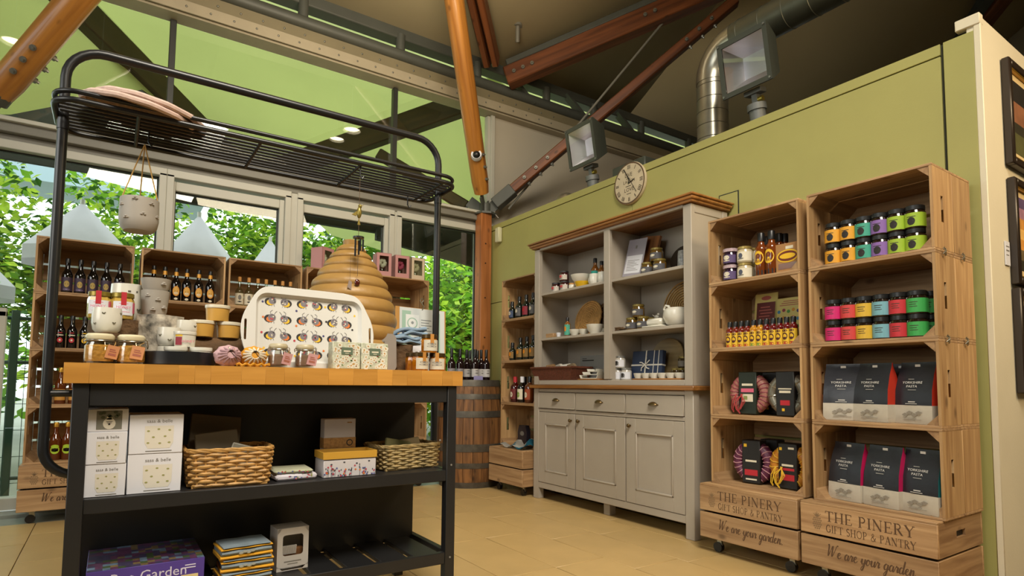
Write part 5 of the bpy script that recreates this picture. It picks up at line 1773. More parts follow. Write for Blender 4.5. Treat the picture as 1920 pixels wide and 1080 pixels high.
# floodlights standing on top of the partition
def floodlight():
    t = thing('floodlight')
    FG = mat('dark_lamp_housing', '#43463d', .5, .2)
    w, h = .178, .178
    b = B()
    # hollow box: tapered back, open front with frame
    F = [(-w, -.06, -h), (w, -.06, -h), (w, -.06, h), (-w, -.06, h)]
    K = [(-w * .75, .10, -h * .55), (w * .75, .10, -h * .55), (w * .75, .10, h * .75), (-w * .75, .10, h * .75)]
    b.face(K)
    for i in range(4):
        j = (i + 1) % 4
        b.face([F[i], F[j], K[j], K[i]])
    fr = .032
    G = [(-w + fr, -.062, -h + fr), (w - fr, -.062, -h + fr), (w - fr, -.062, h - fr), (-w + fr, -.062, h - fr)]
    F2 = [(x, -.075, z) for x, _, z in F]
    G2 = [(x, -.072, z) for x, _, z in G]
    for i in range(4):
        j = (i + 1) % 4
        b.face([F2[i], F2[j], G2[j], G2[i]])
        b.face([F[i], F[j], F2[j], F2[i]])
    b.done('housing', FG, t, weld=True)
    b = B()
    Kr = [(-w * .5, .07, -h * .35), (w * .5, .07, -h * .35), (w * .5, .07, h * .45), (-w * .5, .07, h * .45)]
    b.face(Kr)
    for i in range(4):
        j = (i + 1) % 4
        b.face([G[i], G[j], Kr[j], Kr[i]])
    b.done('reflector', MIRROR, t, weld=True)
    B().box(-w + fr, -.071, -h + fr, w - fr, -.067, h - fr).done('glass', LAMPG, t)
    for x in (-w + .014, w - .014):
        for z in (-h + .014, h - .014):
            B().rod((x, -.074, z), (x, -.082, z), .007, 8).done('screw', ROUGHM, t)
    B().box(-.06, -.02, -h - .022, .06, .05, -h + .01, bev=.003).box(-.02, -.005, -h - .085, .02, .035, -h - .01, bev=.004).cyl(.0, .015, -h - .125, -h - .085, .06, seg=16).cyl(.0, .015, -h - .29, -h - .12, .05, seg=14).done('yoke', mat('lamp_grey', '#6d6f6c', .5, .3), t)
    B().rod((.02, .015, -h - .06), (.05, .015, -h - .06), .018, 12).done('pivot_bolt', mat('yellow_brass', '#b8a24c', .3, .8), t)
    return t
put('flood', floodlight, (3.33, 2.205, 2.965), 'large floodlight standing on the green wall above the crates', 'floodlight', rot=(math.radians(10), 0, -PI / 2))
put('flood', None, (3.33, 3.79, 2.955), 'smaller looking floodlight on the green wall left of the clock', 'floodlight', rot=(math.radians(10), 0, -PI / 2))
for n, (x, y, r) in enumerate(((3.32, 4.05, .10), (3.42, 2.36, .07))):
    t = thing('dome_lamp_base', ('round metal dome beside the smaller floodlight on the wall top', 'round metal dome behind the large floodlight base')[n], 'dome', (x, y, 2.50))
    B().lathe([(r, 0), (r * .95, r * .4), (r * .7, r * .8), (r * .3, r), (0, r * 1.02)], 20).lathe([(0, 0), (r * 1.05, 0), (r * 1.05, .012), (0, .012)], 20).done('dome', CHROME, t)
t = thing('junction_box', 'dark grey box on the wall top behind the clock', 'box', (3.38, 3.28, 2.50))
B().box(-.06, -.17, 0, .08, .19, .15, bev=.008).done('housing', mat('dark_lamp_housing', '#43463d'), t)
# spiral duct
du = thing('spiral_duct', 'silver spiral duct rising behind green wall and bending towards the viewer', 'duct', (3.62, 2.715, 0))
B().tube([(0, 0, 2.3), (0, 0, 3.13)], .112, 24).done('riser', CHROME, du)
Re = .22
pe = [(0, -Re + Re * math.cos(PI / 2 * i / 6), 3.15 + Re * math.sin(PI / 2 * i / 6)) for i in range(7)]
B().tube([(0, 0, 3.13)] + pe, .116, 24).done('elbow', CHROME, du)
ZR = 3.15 + Re
B().tube([(0, -Re, ZR), (0, -3.2, ZR)], .118, 24).done('run', mat('dull_galvanised', '#5a5a4c', .4, .6, vary=.1, vscale=9), du)
for z in (2.5, 2.6, 2.7, 2.8, 2.9, 3.0, 3.1):
    B().lathe([(.112, z - .003), (.1155, z), (.112, z + .003)], 24).done('seam', CHROME, du)
for k in range(8):
    B().lathe([(.118, -.003), (.1215, 0), (.118, .003)], 24, mtx=Matrix.Translation((0, -Re - .06 - .17 * k, ZR)) @ Matrix.Rotation(PI / 2, 4, 'X')).done('seam', MATS['dull_galvanised'], du)
# dome camera and sensor
t = thing('dome_camera', 'white dome security camera mounted on the round bright strut', 'camera', (2.80, 4.77, 3.06))
B().lathe([(0, .03), (.05, .03), (.054, .0), (.05, -.02), (0, -.02)], 18, mtx=Matrix.Rotation(math.radians(75), 4, Vector((.83, -.56, 0)))).done('ring', WHITE, t)
B().sph(-.018, -.03, -.004, .036, u=16, v=10).done('lens_dome', BLACK, t)
t = thing('wall_sensor', 'slim cream sensor box on the green wall by corner post', 'sensor', (3.145, 4.90, 2.37))
B().box(-.025, -.035, -.075, .02, .035, .075, bev=.008).done('housing', mat('sensor_cream', '#c6c2a0', .5), t)
# pictures on the cream wall
def picture(x, z0, z1, w, art, lab):
    t = thing('framed_picture', lab, 'picture', (x, .948, 0))
    f = .036
    h = z1
    b = B()
    for q in ((0, z0, f, z1), (w - f, z0, w, z1), (f, z0, w - f, z0 + f), (f, z1 - f, w - f, z1)):
        b.box(q[0], -.034, q[1], q[2], 0, q[3], bev=.005)
    b.done('frame', mat('black_brown_frame', '#2a2018', .35), t)
    b = B()
    g = .008
    for q in ((f, z0 + f, f + g, z1 - f), (w - f - g, z0 + f, w - f, z1 - f), (f, z0 + f, w - f, z0 + f + g), (f, z1 - f - g, w - f, z1 - f)):
        b.box(q[0], -.028, q[1], q[2], -.006, q[3], bev=.002)
    b.done('gilt_slip', mat('gilt', '#b48a34', .3, .7), t)
    B().box(f, -.012, z0 + f, w - f, -.008, z1 - f).done('mount', mat('cream_mount', '#d9c08c', .7), t)
    m = .075
    b = B()
    x0, x1, a0, a1 = m, w - m, z0 + m, z1 - m
    n = 7
    ed = [a0 + (a1 - a0) * k / n for k in range(n + 1)]
    for k in range(n):
        for j in range(6):
            u0, u1 = x0 + (x1 - x0) * j / 6, x0 + (x1 - x0) * (j + 1) / 6
            b.face([(u0, -.0125, ed[k]), (u1, -.0125, ed[k]), (u1, -.0125, ed[k + 1]), (u0, -.0125, ed[k + 1])], art[k][(j // 3) % len(art[k])])
    b.done('print', [mat('art%d' % q, c, .6, vary=.25, vscale=12) for q, c in enumerate(('#2e2a18', '#55542c', '#8a5a3c', '#1f1a14', '#c98a3c', '#a87a8c', '#5c4a6c', '#e0b060', '#6b5a3a'))], t)
    return t
picture(3.405, 1.925, 2.435, .62, ((1, 0), (1, 1, 0), (0, 1), (2, 1), (2, 3), (3,), (3,)), 'top framed dark landscape photograph on the cream wall')
picture(3.408, 1.360, 1.862, .62, ((0, 8), (8, 1), (4, 8), (7, 4), (4, 5), (5, 6), (6,)), 'middle framed sunset photograph on the cream wall')
picture(3.408, .862, 1.345, .62, ((0,), (0, 6), (6, 8), (4, 6), (5, 7), (6, 5), (6,)), 'bottom framed purple dusk photograph on the cream wall')
t = thing('caption_card', 'little white caption card beside the middle framed picture', 'card', (3.365, .948, 1.50))
B().box(-.02, -.004, -.055, .035, 0, .055).done('card', WHITE, t)
B().box(-.012, -.0048, .01, .025, -.004, .016).box(-.012, -.0048, -.01, .02, -.004, -.006).box(-.012, -.0048, .03, .027, -.004, .034).done('print', GREYINK, t)
# pendant lamps that the clerestory glass mirrors
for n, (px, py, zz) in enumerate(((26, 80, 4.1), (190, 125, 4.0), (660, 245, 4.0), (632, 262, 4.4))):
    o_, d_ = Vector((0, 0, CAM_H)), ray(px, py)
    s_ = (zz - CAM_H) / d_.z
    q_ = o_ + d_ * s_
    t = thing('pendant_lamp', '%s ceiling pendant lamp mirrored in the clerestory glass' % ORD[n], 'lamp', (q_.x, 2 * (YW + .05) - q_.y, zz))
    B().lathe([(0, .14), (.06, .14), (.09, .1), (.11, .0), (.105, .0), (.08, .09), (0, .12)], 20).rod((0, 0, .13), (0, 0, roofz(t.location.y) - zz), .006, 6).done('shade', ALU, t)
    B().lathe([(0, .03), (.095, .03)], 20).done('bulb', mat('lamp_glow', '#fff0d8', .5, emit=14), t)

# ------------------------------------------------------------------ on the island top
def TX(px, Y, py=650):
    return atX(px, py, Y)
# clip top jars with tags
def kilner(name, r, h, fill, fillh, tagm, lidm, tag_side=1):
    def f():
        t = thing(name)
        B().lathe([(0, 0), (r * .94, 0), (r, .008), (r, h * .56), (r * .84, h * .70), (r * .84, h * .80), (r * .82, h * .80), (r * .82, h * .7), (r * .97, h * .55), (r * .97, .01), (0, .006)], 22).done('glass', GLASSJ, t)
        b = B()
        b.lathe([(0, .008), (r * .9, .008), (r * .955, .014), (r * .955, h * fillh), (r * .7, h * fillh + .004), (0, h * fillh + .006)], 22)
        b.done('contents', fill, t)
        B().lathe([(0, h), (r * .8, h), (r * .94, h - .006), (r * .95, h * .84), (r * .90, h * .80), (0, h * .8)], 22).done('lid', lidm, t)
        b = B()
        b.tube([(r * .95 * math.cos(2 * PI * k / 20), r * .95 * math.sin(2 * PI * k / 20), h * .76) for k in range(20)], .0016, 5, True)
        b.tube([(r * .95, -.01, h * .86), (r * 1.12, -.006, h * .8), (r * 1.15, 0, h * .62), (r * 1.1, .006, h * .55), (r * .98, .008, h * .7)], .0016, 5)
        b.tube([(-r * .95, -.01, h * .86), (-r * 1.1, -.006, h * .78), (-r * 1.02, 0, h * .68)], .0016, 5)
        b.done('wire_clip', CHROME, t)
        g = B().box(-.017, -.001, -.040, .017, .001, 0)
        o = g.done('tag', tagm, t, (tag_side * r * .75, -r * .98, h * .60), (.12, .18 * tag_side, .25 * tag_side))
        B().box(-.011, -.0016, -.031, .011, -.001, -.024).box(-.010, -.0016, -.020, .010, -.001, -.017).box(-.010, -.0016, -.014, .006, -.001, -.011).done('tag_print', mat('tag_print', '#a86a5a', .6), o)
        b = B().tube([(tag_side * r * .95, -r * .3, h * .74), (tag_side * r * .85, -r * .8, h * .68), (tag_side * r * .75, -r * .98, h * .6)], .0012, 5)
        b.done('string', JUTE, t)
        return t
    return f
PEACH = mat('peach_tag', '#cf9468', .6)
PALEPK = mat('pale_pink_tag', '#c99a9c', .6)
CLID = mat('frosted_lid', '#d8cfae', .3, coat=.3)
put('kilner', kilner('clip_top_jar', .040, .092, CANDY, .60, PEACH, CLID), (TX(187, 2.20), 2.20, ZT), 'left clip top jar of honeycomb with peach tag on island', 'jar', .2, 'clip top jars with tags')
put('kilner', None, (TX(246, 2.20), 2.20, ZT), 'second clip top jar of honeycomb with peach tag on island', 'jar', -.25, 'clip top jars with tags')
CLID2 = mat('olive_lid', '#b5a98a', .4)
put('kilner2', kilner('clip_top_jar', .033, .082, mat('cocoa_mix', '#8a6a58', .6, vary=.2, vscale=60), .5, PALEPK, CLID2), (TX(522, 2.147), 2.147, ZT), 'left clip top jar with pink tag in front of white tray', 'jar', .1, 'clip top jars with tags')
put('kilner2', None, (TX(572, 2.147), 2.147, ZT), 'right clip top jar with pink tag in front of white tray', 'jar', -.1, 'clip top jars with tags')
# logs
def log(name, r, h, m, lab, loc, rot=(0, 0, 0), lying=False, end=None):
    t = tag(thing(name, None, None, loc), lab, 'log')
    t.rotation_euler = rot
    b = B()
    rr = random.Random(int(r * 1e5))
    n, kz = 22, 6
    V = [[None] * n for _ in range(kz)]
    ph = [rr.uniform(.92, 1.07) for _ in range(n)]
    for k in range(kz):
        for i in range(n):
            q = r * ph[i] * (1 + rr.uniform(-.03, .03))
            V[k][i] = b.bm.verts.new((q * math.cos(2 * PI * i / n), q * math.sin(2 * PI * i / n), h * k / (kz - 1)))
    for k in range(kz - 1):
        for i in range(n):
            b.bm.faces.new((V[k][i], V[k][(i + 1) % n], V[k + 1][(i + 1) % n], V[k + 1][i]))
    b.done('bark', m, t)
    b = B()
    for k, z in ((0, -.0), (kz - 1, h)):
        b.face([(r * ph[i] * .985 * math.cos(2 * PI * i / n), r * ph[i] * .985 * math.sin(2 * PI * i / n), z) for i in range(n)])
    b.done('cut_end', mat('cut_wood', '#8a6a44', .8, vary=.2, vscale=25), t)
    return t
log('log_slice', .088, .15, BARKD, 'dark bark log behind the two clip top jars', (.02, 2.40, ZT))
log('birch_log', .07, .172, BIRCH, 'pale birch log with black marks under the grey pots', (TX(297, 2.36), 2.36, ZT))
t = log('bark_log', .052, .21, BARKD, 'brown log lying behind black tray under honey tubs', (.215, 2.36, ZT + .055), (0, PI / 2, 0))
log('low_log_slice', .036, .10, BARKD, 'small bark slice behind the left clip top jar', (TX(200, 2.272), 2.272, ZT))
# mugs, pots and honey
put('bplanter', mug('bee_planter', .040, .078, CREAM, 1.03, ((-48, .32), (-12, .74), (28, .36), (62, .78)), False, .0038), (TX(200.5, 2.272, 600), 2.272, ZT + .1005), 'cream bee printed pot in front of two honey jars', 'pot')
HLID = mat('honey_gold_lid', '#8e7c34', .3, .5)
honeyj = jar('honey_jar', .086, .034, mat('pale_honey', '#c2a24c', .2, coat=.5), HLID, (.14, .66, WHITE, 52), (), .17, .033, REDM, .9, True,
             extra=lambda t: (B().patch(.0347, .02, .055, 22, 4, c=-20).done('side_label', mat('pink_side_label', '#c0506a', .6), t), text('HONEY', .012, mat('pink_print', '#d2607c'), t, (0, -.0358, .037)), B().patch(.0349, .022, .0235, 30, 4).patch(.0349, .049, .0505, 22, 4).done('print', mat('pink_print', '#d2607c'), t)))
put('honeyj', honeyj, (TX(187, 2.345, 570), 2.345, ZT + .1515), 'left honey jar with pink and white label and red seal', 'jar', -.1, 'honey jars with red seals')
put('honeyj', None, (TX(229.5, 2.335, 570), 2.335, ZT + .1515), 'right honey jar with pink and white label and red seal', 'jar', .1, 'honey jars with red seals')
t = put('bigpot', mug('bee_pot', .053, .128, CREAM, 1.0, ((35, .3), (60, .6), (50, .15)), False, .005), (.04, 2.43, ZT + .1515), 'tall cream pot with printed words behind the honey jars', 'pot')
b = B()
r0 = .0535
for k, (a, w) in enumerate(((-2, 9), (9, 5), (17, 6))):
    b.patch(r0, .098, .104, w / 2, 3, c=-84 + a * 2.2)
b.done('lettering', mat('pot_text_ink', '#4a463c', .7), t)
B().badge(r0 + .0003, .07, .008, .009).done('red_dot', REDM, t)
for n, (r, h, z) in enumerate(((.043, .085, .1725), (.046, .040, .232))):
    t = thing('grey_planter', ('lower grey embossed planter standing on the birch log', 'upper grey planter nested in the lower one')[n], 'planter', (TX(291, 2.36, 560), 2.36, ZT + z + (.0265 if n else 0)))
    B().lathe([(0, 0), (r * .78, 0), (r * .86, h * .2), (r, h), (r - .005, h), (r * .8, .01), (0, .01)], 22).done('body', GREYC, t)
    b = B()
    for a, zz in (((-35, .75), (10, .6), (40, .3), (-10, .2)) if n == 0 else ((30, .5),)):
        for q in range(3):
            aa = math.radians(a - 90 + (q - 1) * 5)
            b.sph(r * .93 * math.cos(aa), r * .93 * math.sin(aa), zz * h + (q % 2) * .005, .006, .006, .0035, 6, 5)
    b.done('embossed_bees', GREYC, t)
put('beemug', mug('bee_mug', .034, .062, CREAM, 1.02, ((-50, .55), (0, .3)), False, .0042), (TX(316, 2.29), 2.29, ZT + .003), 'lower white bee mug standing in the black tray', 'mug')
put('beemug', None, (TX(317, 2.29, 628), 2.29, ZT + .0655), 'upper white bee mug stacked on the lower one', 'mug', scale=1.02)
put('beebowl', mug('bee_bowl', .037, .055, CREAM, 1.02, ((40, .6), (70, .3)), False, .0042), (TX(349, 2.335, 620), 2.335, ZT + .105), 'white bee bowl standing on the log behind the honey tub', 'bowl')
tb = thing('black_round_tray', 'low black round tray in front of the mugs', 'tray', (TX(339, 2.235), 2.235, ZT))
B().lathe([(0, .003), (0, 0), (.098, 0), (.104, .004), (.106, .044), (.102, .044), (.099, .003), (0, .003)], 40).done('tray', mat('black_enamel', '#1d1e22', .3), tb)
tubw = mat('tub_white', '#d8d4c6', .4)
def tub(r, h, m, lidm, name='honey_tub', mark=None):
    def f():
        t = thing(name)
        B().lathe([(0, 0), (r * .86, 0), (r * .88, .004), (r * .96, h * .86), (0, h * .86)], 24).done('cup', m, t)
        B().lathe([(0, h - .003), (r * .9, h - .003), (r * .92, h), (r, h), (r * 1.02, h - .004), (r, h * .80), (r * .95, h * .80)], 24).done('lid', lidm, t)
        if mark:
            mark(t)
        return t
    return f
def tubmark(t):
    B().patch(.0325, .006, .032, 20, 4, c=-130).done('red_label', mat('crimson_label', '#8c2434'), t)
    B().patch(.0325, .034, .042, 22, 4, c=-130).done('gold_label', YELM, t)
    text('HONEY', .0115, mat('pink_print', '#d2607c'), t, (.006, -.0332, .018))
put('lowtub', tub(.034, .058, tubw, tubw), (TX(330, 2.205), 2.205, ZT + .003), 'left white tub in the black tray with yellow band', 'tub')
put('lowtub', None, (TX(377, 2.20), 2.20, ZT + .003), 'right white tub in the black tray with yellow band', 'tub')
put('toptub', tub(.034, .051, tubw, CREAM, 'honey_tub', tubmark), (TX(346, 2.22), 2.22, ZT + .0615), 'white tub lettered HONEY on top of the left tub', 'tub')
HC = mat('set_honey', '#c99a48', .4)
LIDW = mat('clear_white_lid', '#d6cdb6', .35, coat=.3)
for n, (px, py, z, Y) in enumerate(((379, 615, .1075, 2.345), (428, 617, .1075, 2.355), (408, 588, .1655, 2.35))):
    put('htub', tub(.041, .057, HC, LIDW), (TX(px, Y, py), Y, ZT + z), ('left golden honey tub with white lid on the lying log', 'right golden honey tub with white lid on the lying log', 'golden honey tub stacked on top of two others')[n], 'tub', 0, 'golden honey tubs')
log('bark_log', .05, .18, BARKD, 'second brown log lying beside the left end of white tray', (.255, 2.47, ZT + .053), (0, PI / 2, 0))
# soft bee pouches
def pouch(m, m2):
    def f():
        t = thing('bee_pouch')
        b = B()
        b.sph(0, 0, .034, .044, .034, .036, 22, 14)
        for v in b.bm.verts:
            a = math.atan2(v.co.z - .034, v.co.x)
            k = 1 + .05 * math.sin(9 * a)
            v.co.x *= k
            v.co.z = max(.0, .034 + (v.co.z - .034) * k)
        b.done('cloth', m, t)
        b = B()
        for k in range(15):
            a = 2 * PI * k / 15
            b.tube([(.012 * math.cos(a), -.034, .04 + .012 * math.sin(a)), (.026 * math.cos(a), -.029, .038 + .020 * math.sin(a)), (.036 * math.cos(a), -.018, .035 + .028 * math.sin(a))], .0036, 6)
        b.done('pleats', m2, t)
        b = B()
        b.sph(-.002, -.031, .052, .008, .005, .005, 8, 6)
        b.sph(.007, -.030, .053, .005, .004, .004, 8, 6, 1)
        b.sph(-.004, -.029, .058, .004, .003, .005, 8, 6, 2)
        b.done('bee_motif', [BLK, YELM, OFFW], t)
        B().tube([(0, -.033, .047), (.012, -.036, .032), (.02, -.036, .018)], .0009, 5).done('cord', BLK, t)
        return t
    return f
put('pouchp', pouch(mat('pink_cloth', '#c29ea2', .8, bump=.3, bscale=60), mat('pink_fold', '#a8868c', .8)), (TX(428, 2.15), 2.15, ZT), 'soft pink gathered pouch with a bee on island edge', 'pouch', .15)
put('pouchy', pouch(mat('yellow_cloth', '#cf9020', .7, bump=.3, bscale=60), mat('white_fold', '#d8cdb8', .8)), (TX(476, 2.15), 2.15, ZT), 'yellow and white gathered pouch with a bee on island edge', 'pouch')
t = tag(thing('yellow_ribbon', None, None, (TX(476, 2.108), 2.108, ZT)), 'crumpled yellow ribbon lying in front of the yellow pouch', 'ribbon')
b = B()
pts = [(-.05 + .1 * k / 12, .006 * math.sin(k * 1.9), .006 + .004 * math.sin(k * 2.3)) for k in range(13)]
b.tube(pts, .005, 6)
b.done('ribbon', mat('mustard_ribbon', '#c98a1c', .6), t)
# beehive
hv = thing('straw_beehive', 'tall coiled straw beehive in the middle of the island', 'beehive', (TX(656, 2.455, 560), 2.455, ZT))
HB = mat('plastic_straw', '#9a763e', .45, vary=.12, vscale=7, bump=.15, bscale=40)
prof = [(.0, .0)]
env = [(.0, .176), (.08, .192), (.16, .197), (.24, .190), (.31, .173), (.37, .149), (.43, .116), (.485, .080), (.525, .048), (.555, .037)]
def er(z):
    for (z0, r0), (z1, r1) in zip(env, env[1:]):
        if z0 <= z <= z1:
            return r0 + (r1 - r0) * (z - z0) / (z1 - z0)
    return env[-1][1]
edges = [0, .062, .124, .184, .242, .296, .346, .392, .434, .472, .504, .532]
coils = list(zip(edges, edges[1:]))
for i, (z0, z1) in enumerate(coils):
    b = B()
    pr = []
    for k in range(9):
        u = k / 8
        z = z0 + (z1 - z0) * u
        pr.append((er(z) + .010 * math.sin(PI * u) ** .7 - .004, z))
    b.lathe([(pr[0][0] - .02, z0)] + pr + [(pr[-1][0] - .02, z1)], 44)
    b.done('coil', HB, hv)
B().lathe([(0, 0), (.14, 0), (.14, .02), (.03, .53), (.034, .531), (.036, .552), (.03, .556), (0, .556)], 32).done('core', HB, hv)
# bee tray leaning on the beehive
ty = thing('bee_tray', 'big white tray printed with pairs of bees leaning against the beehive', 'tray', (TX(581, 2.22, 640), 2.200, ZT), 0)
ty.rotation_euler = (math.radians(-7), math.radians(.8), 0)
MEL = mat('white_melamine', '#d2d0ca', .25, coat=.4)
W, Hh = .208, .288
def plate2d(splines, t, name, m, parent):
    """flat plate with holes: first outline is the edge, the rest are cut out; lies in x,z"""
    c = bpy.data.curves.new(name, 'CURVE')
    c.dimensions = '2D'
    c.fill_mode = 'BOTH'
    c.extrude = t / 2
    c.bevel_depth = .0015
    c.bevel_resolution = 1
    for pts in splines:
        sp = c.splines.new('POLY')
        sp.points.add(len(pts) - 1)
        for p_, (x, z) in zip(sp.points, pts):
            p_.co = (x, z, 0, 1)
        sp.use_cyclic_u = True
    o = bpy.data.objects.new(name, c)
    me = bpy.data.meshes.new_from_object(o)
    bpy.data.objects.remove(o)
    me.materials.clear()
    me.materials.append(m)
    return link(name, me, parent, (0, 0, 0), (PI / 2, 0, 0))
def rrect(w, z0, z1, r, n=6):
    out = []
    for cx, cz, a0 in ((w - r, z1 - r, 0), (-w + r, z1 - r, 90), (-w + r, z0 + r, 180), (w - r, z0 + r, 270)):
        for i in range(n + 1):
            a = math.radians(a0 + 90 * i / n)
            out.append((cx + r * math.cos(a), cz + r * math.sin(a)))
    return out
side = smooth_pts([(.12, .294), (.165, .286), (.192, .262), (.212, .225), (.230, .185), (.238, .140), (.234, .095), (.222, .055), (.205, .02), (.18, .002), (.14, 0)], 4)
edge = side + [(-x, z) for x, z in reversed(side)]
def slot(s):
    return [(s * (.2245 + .0055 * math.cos(2 * PI * i / 20)) - s * .0001, .130 + (.032 if math.sin(2 * PI * i / 20) > 0 else -.032) + .006 * math.sin(2 * PI * i / 20)) for i in range(20)]
inn = rrect(.192, .020, .268, .04)
plate2d([edge, slot(1), slot(-1), inn], .006, 'rim', MEL, ty)
b = B()
well = rrect(.182, .030, .258, .034)
n = len(inn)
for i in range(n):
    j = (i + 1) % n
    b.face([(inn[i][0], -.003, inn[i][1]), (inn[j][0], -.003, inn[j][1]), (well[j][0], .012, well[j][1]), (well[i][0], .012, well[i][1])])
b.face([(x, .012, z) for x, z in well])
b.done('well', MEL, ty, weld=True)
b = B()
rr = random.Random(12)
mi = {'k': 0, 'y': 1, 'g': 2, 'r': 3, 'o': 4, 'p': 5, 'w': 6}
def printbee(cx, cz, fl):
    y = .0112
    b.disc(cx - fl * .007, y, cz - .002, .0175, 12, 0, .0145)
    b.disc(cx - fl * .004, y - .0003, cz - .005, .0135, 12, 1 if rr.random() < .7 else 4, .0105)
    b.disc(cx + fl * .002, y - .0006, cz + .002, .0135, 14, 2, .0135)
    b.disc(cx + fl * .003, y - .0007, cz + .003, .010, 10, 7, .010)
    b.disc(cx + fl * .002, y - .0008, cz + .002, .0075, 10, 2, .0075)
    for k in range(4):
        b.disc(cx + fl * .005 + rr.uniform(-.008, .008), y - .0009, cz + .002 + rr.uniform(-.008, .008), .0028, 6, rr.choice((0, 3, 6)))
    ribbon(b, [(cx + fl * .01, cz + .014), (cx + fl * .014, cz + .022), (cx + fl * .019, cz + .026)], .0012, y - .0005, 0)
    ribbon(b, [(cx - fl * .002, cz + .015), (cx - fl * .004, cz + .023), (cx + fl * .004, cz + .029)], .0012, y - .0005, 0)
    for k in (-1, 0, 1):
        ribbon(b, [(cx + k * .008, cz - .013), (cx + k * .01, cz - .019)], .001, y - .0004, 0)
for r_ in range(4):
    for c_ in range(3):
        x = -.115 + .112 * c_
        z = .242 - .062 * r_
        printbee(x - .022, z, 1)
        printbee(x + .024, z - .002, -1)
for k in range(18):
    x, z = (-.163 + .109 * (k % 4)) + rr.uniform(-.006, .006), .25 - .056 * (k // 4) + (.02 if k % 2 else -.012)
    if abs(x) < .17 and .035 < z < .26:
        b.disc(x, .0112, z, .0042, 8, (5, 0, 1, 3, 4)[k % 5])
b.done('bee_print', [BLK, YELM, mat('bee_grey', '#7a7478', .6), mat('bee_red', '#b03040', .6), mat('bee_orange', '#d0702c', .6), mat('bee_violet', '#3c3a6c', .6), OFFW, mat('bee_dark_grey', '#5a5458', .6)], ty, normals=False)
# floral gift boxes
def floral():
    t = thing('floral_box')
    B().box(-.052, 0, 0, .052, .05, .098, bev=.002).done('box', mat('floral_ground', '#bcbea8', .6, vary=.25, vscale=70), t)
    b = B()
    rr = random.Random(5)
    for k in range(46):
        x, z = rr.uniform(-.043, .043), rr.uniform(.008, .09)
        if abs(x) < .025 and .045 < z < .08:
            continue
        r = rr.uniform(.006, .0095)
        for p in range(5):
            a = p * 1.257 + k
            b.disc(x + r * .62 * math.cos(a), -.0004 - .00001 * k, z + r * .62 * math.sin(a), r * .5, 6, 0)
        b.disc(x, -.0009, z, r * .3, 6, 1)
    for k in range(18):
        x, z = rr.uniform(-.046, .046), rr.uniform(.006, .092)
        b.disc(x, -.0003, z, .0042, 6, 2 + k % 2, .0025)
    b.done('flower_print', [mat('daisy_white', '#d8d4c4', .6), mat('daisy_gold', '#b9862c', .6), mat('leaf_print_dark', '#5f7a48', .6), mat('ladybird_red', '#7c2c24', .6)], t, normals=False)
    B().box(-.020, -.0016, .052, .022, 0, .078).done('label', mat('sage_label', '#5a6a56', .6), t)
    B().box(-.012, -.002, .062, .014, -.0015, .067).box(-.006, -.002, .056, .008, -.0015, .058).done('print', OFFW, t)
    return t
put('floral', floral, (TX(650.5, 2.12), 2.12, ZT), 'left square floral gift box with green label at island edge', 'gift box', .02, 'floral gift boxes')
put('floral', None, (TX(703, 2.12), 2.12, ZT), 'right square floral gift box with green label at island edge', 'gift box', -.02, 'floral gift boxes')
t = thing('grey_case', 'soft grey case standing behind the right floral box', 'case', (TX(713, 2.31), 2.31, ZT))
b = B()
b.prism([(x * (1 - .08 * (z / .15)), z) for x, z in rrect(.061, 0, .152, .022, 5)], -.03, .03)
b.done('case', mat('grey_felt', '#8f877f', .7), t)
B().sph(.0, -.031, .118, .007, .002, .005, 8, 6).done('bee_motif', GREYINK, t)
log('stump', .050, .112, BARKD, 'brown log stump carrying folded blue cloths', (TX(752, 2.34), 2.34, ZT))
BC = mat('blue_cotton', '#7d93a8', .85, bump=.2, bscale=80)
for n, (dx, z, w, a, dz) in enumerate(((-.012, .1125, .06, .05, 0), (.012, .150, .072, -.25, .02))):
    t = thing('folded_cloth', ('lower folded pale blue cloth on the stump', 'upper folded blue cloth slipping off the stump')[n], 'cloth', (TX(758, 2.34) + dx, 2.32, ZT + z), a)
    t.rotation_euler = (0, a * .6, a)
    b = B()
    m_ = 18
    for L in range(2):
        V = []
        for i in range(m_ + 1):
            x = -w + 2 * w * i / m_
            u = x / w
            up = .004 * math.sin(4 * u + 2.2 * L + n) - .012 * u * u * n + .0165 * L + .004
            y0 = -.035 + .005 * math.sin(5 * u + L)
            hh = .0155 + .002 * math.sin(7 * u + L)
            V.append([b.bm.verts.new(p) for p in ((x, .04, up), (x, y0 + .006, up), (x, y0, up + hh * .3), (x, y0, up + hh * .7), (x, y0 + .007, up + hh), (x, .04, up + hh))])
        for i in range(m_):
            for j in range(6):
                k = (j + 1) % 6
                b.bm.faces.new((V[i][j], V[i + 1][j], V[i + 1][k], V[i][k]))
        b.bm.faces.new(V[0])
        b.bm.faces.new(V[-1][::-1])
    b.done('cloth', BC, t)
    B().sph(-w * .4, -.036, .016, .006, .002, .004, 6, 5).done('bee_motif', mat('navy_thread', '#2c3850', .7), t)
t = thing('white_card', 'small white printed card leaning behind the stump', 'card', (TX(783, 2.41, 640), 2.43, ZT + .068))
B().box(-.04, 0, 0, .045, .002, .05).done('card', WHITE, t)
B().box(.0, -.0006, .01, .012, 0, .024).box(.02, -.0006, .02, .03, 0, .028).done('print', GREYINK, t)
t2 = log('low_log', .04, .066, BARKD, 'low bark piece under the white printed card', (TX(783, 2.45), 2.45, ZT))
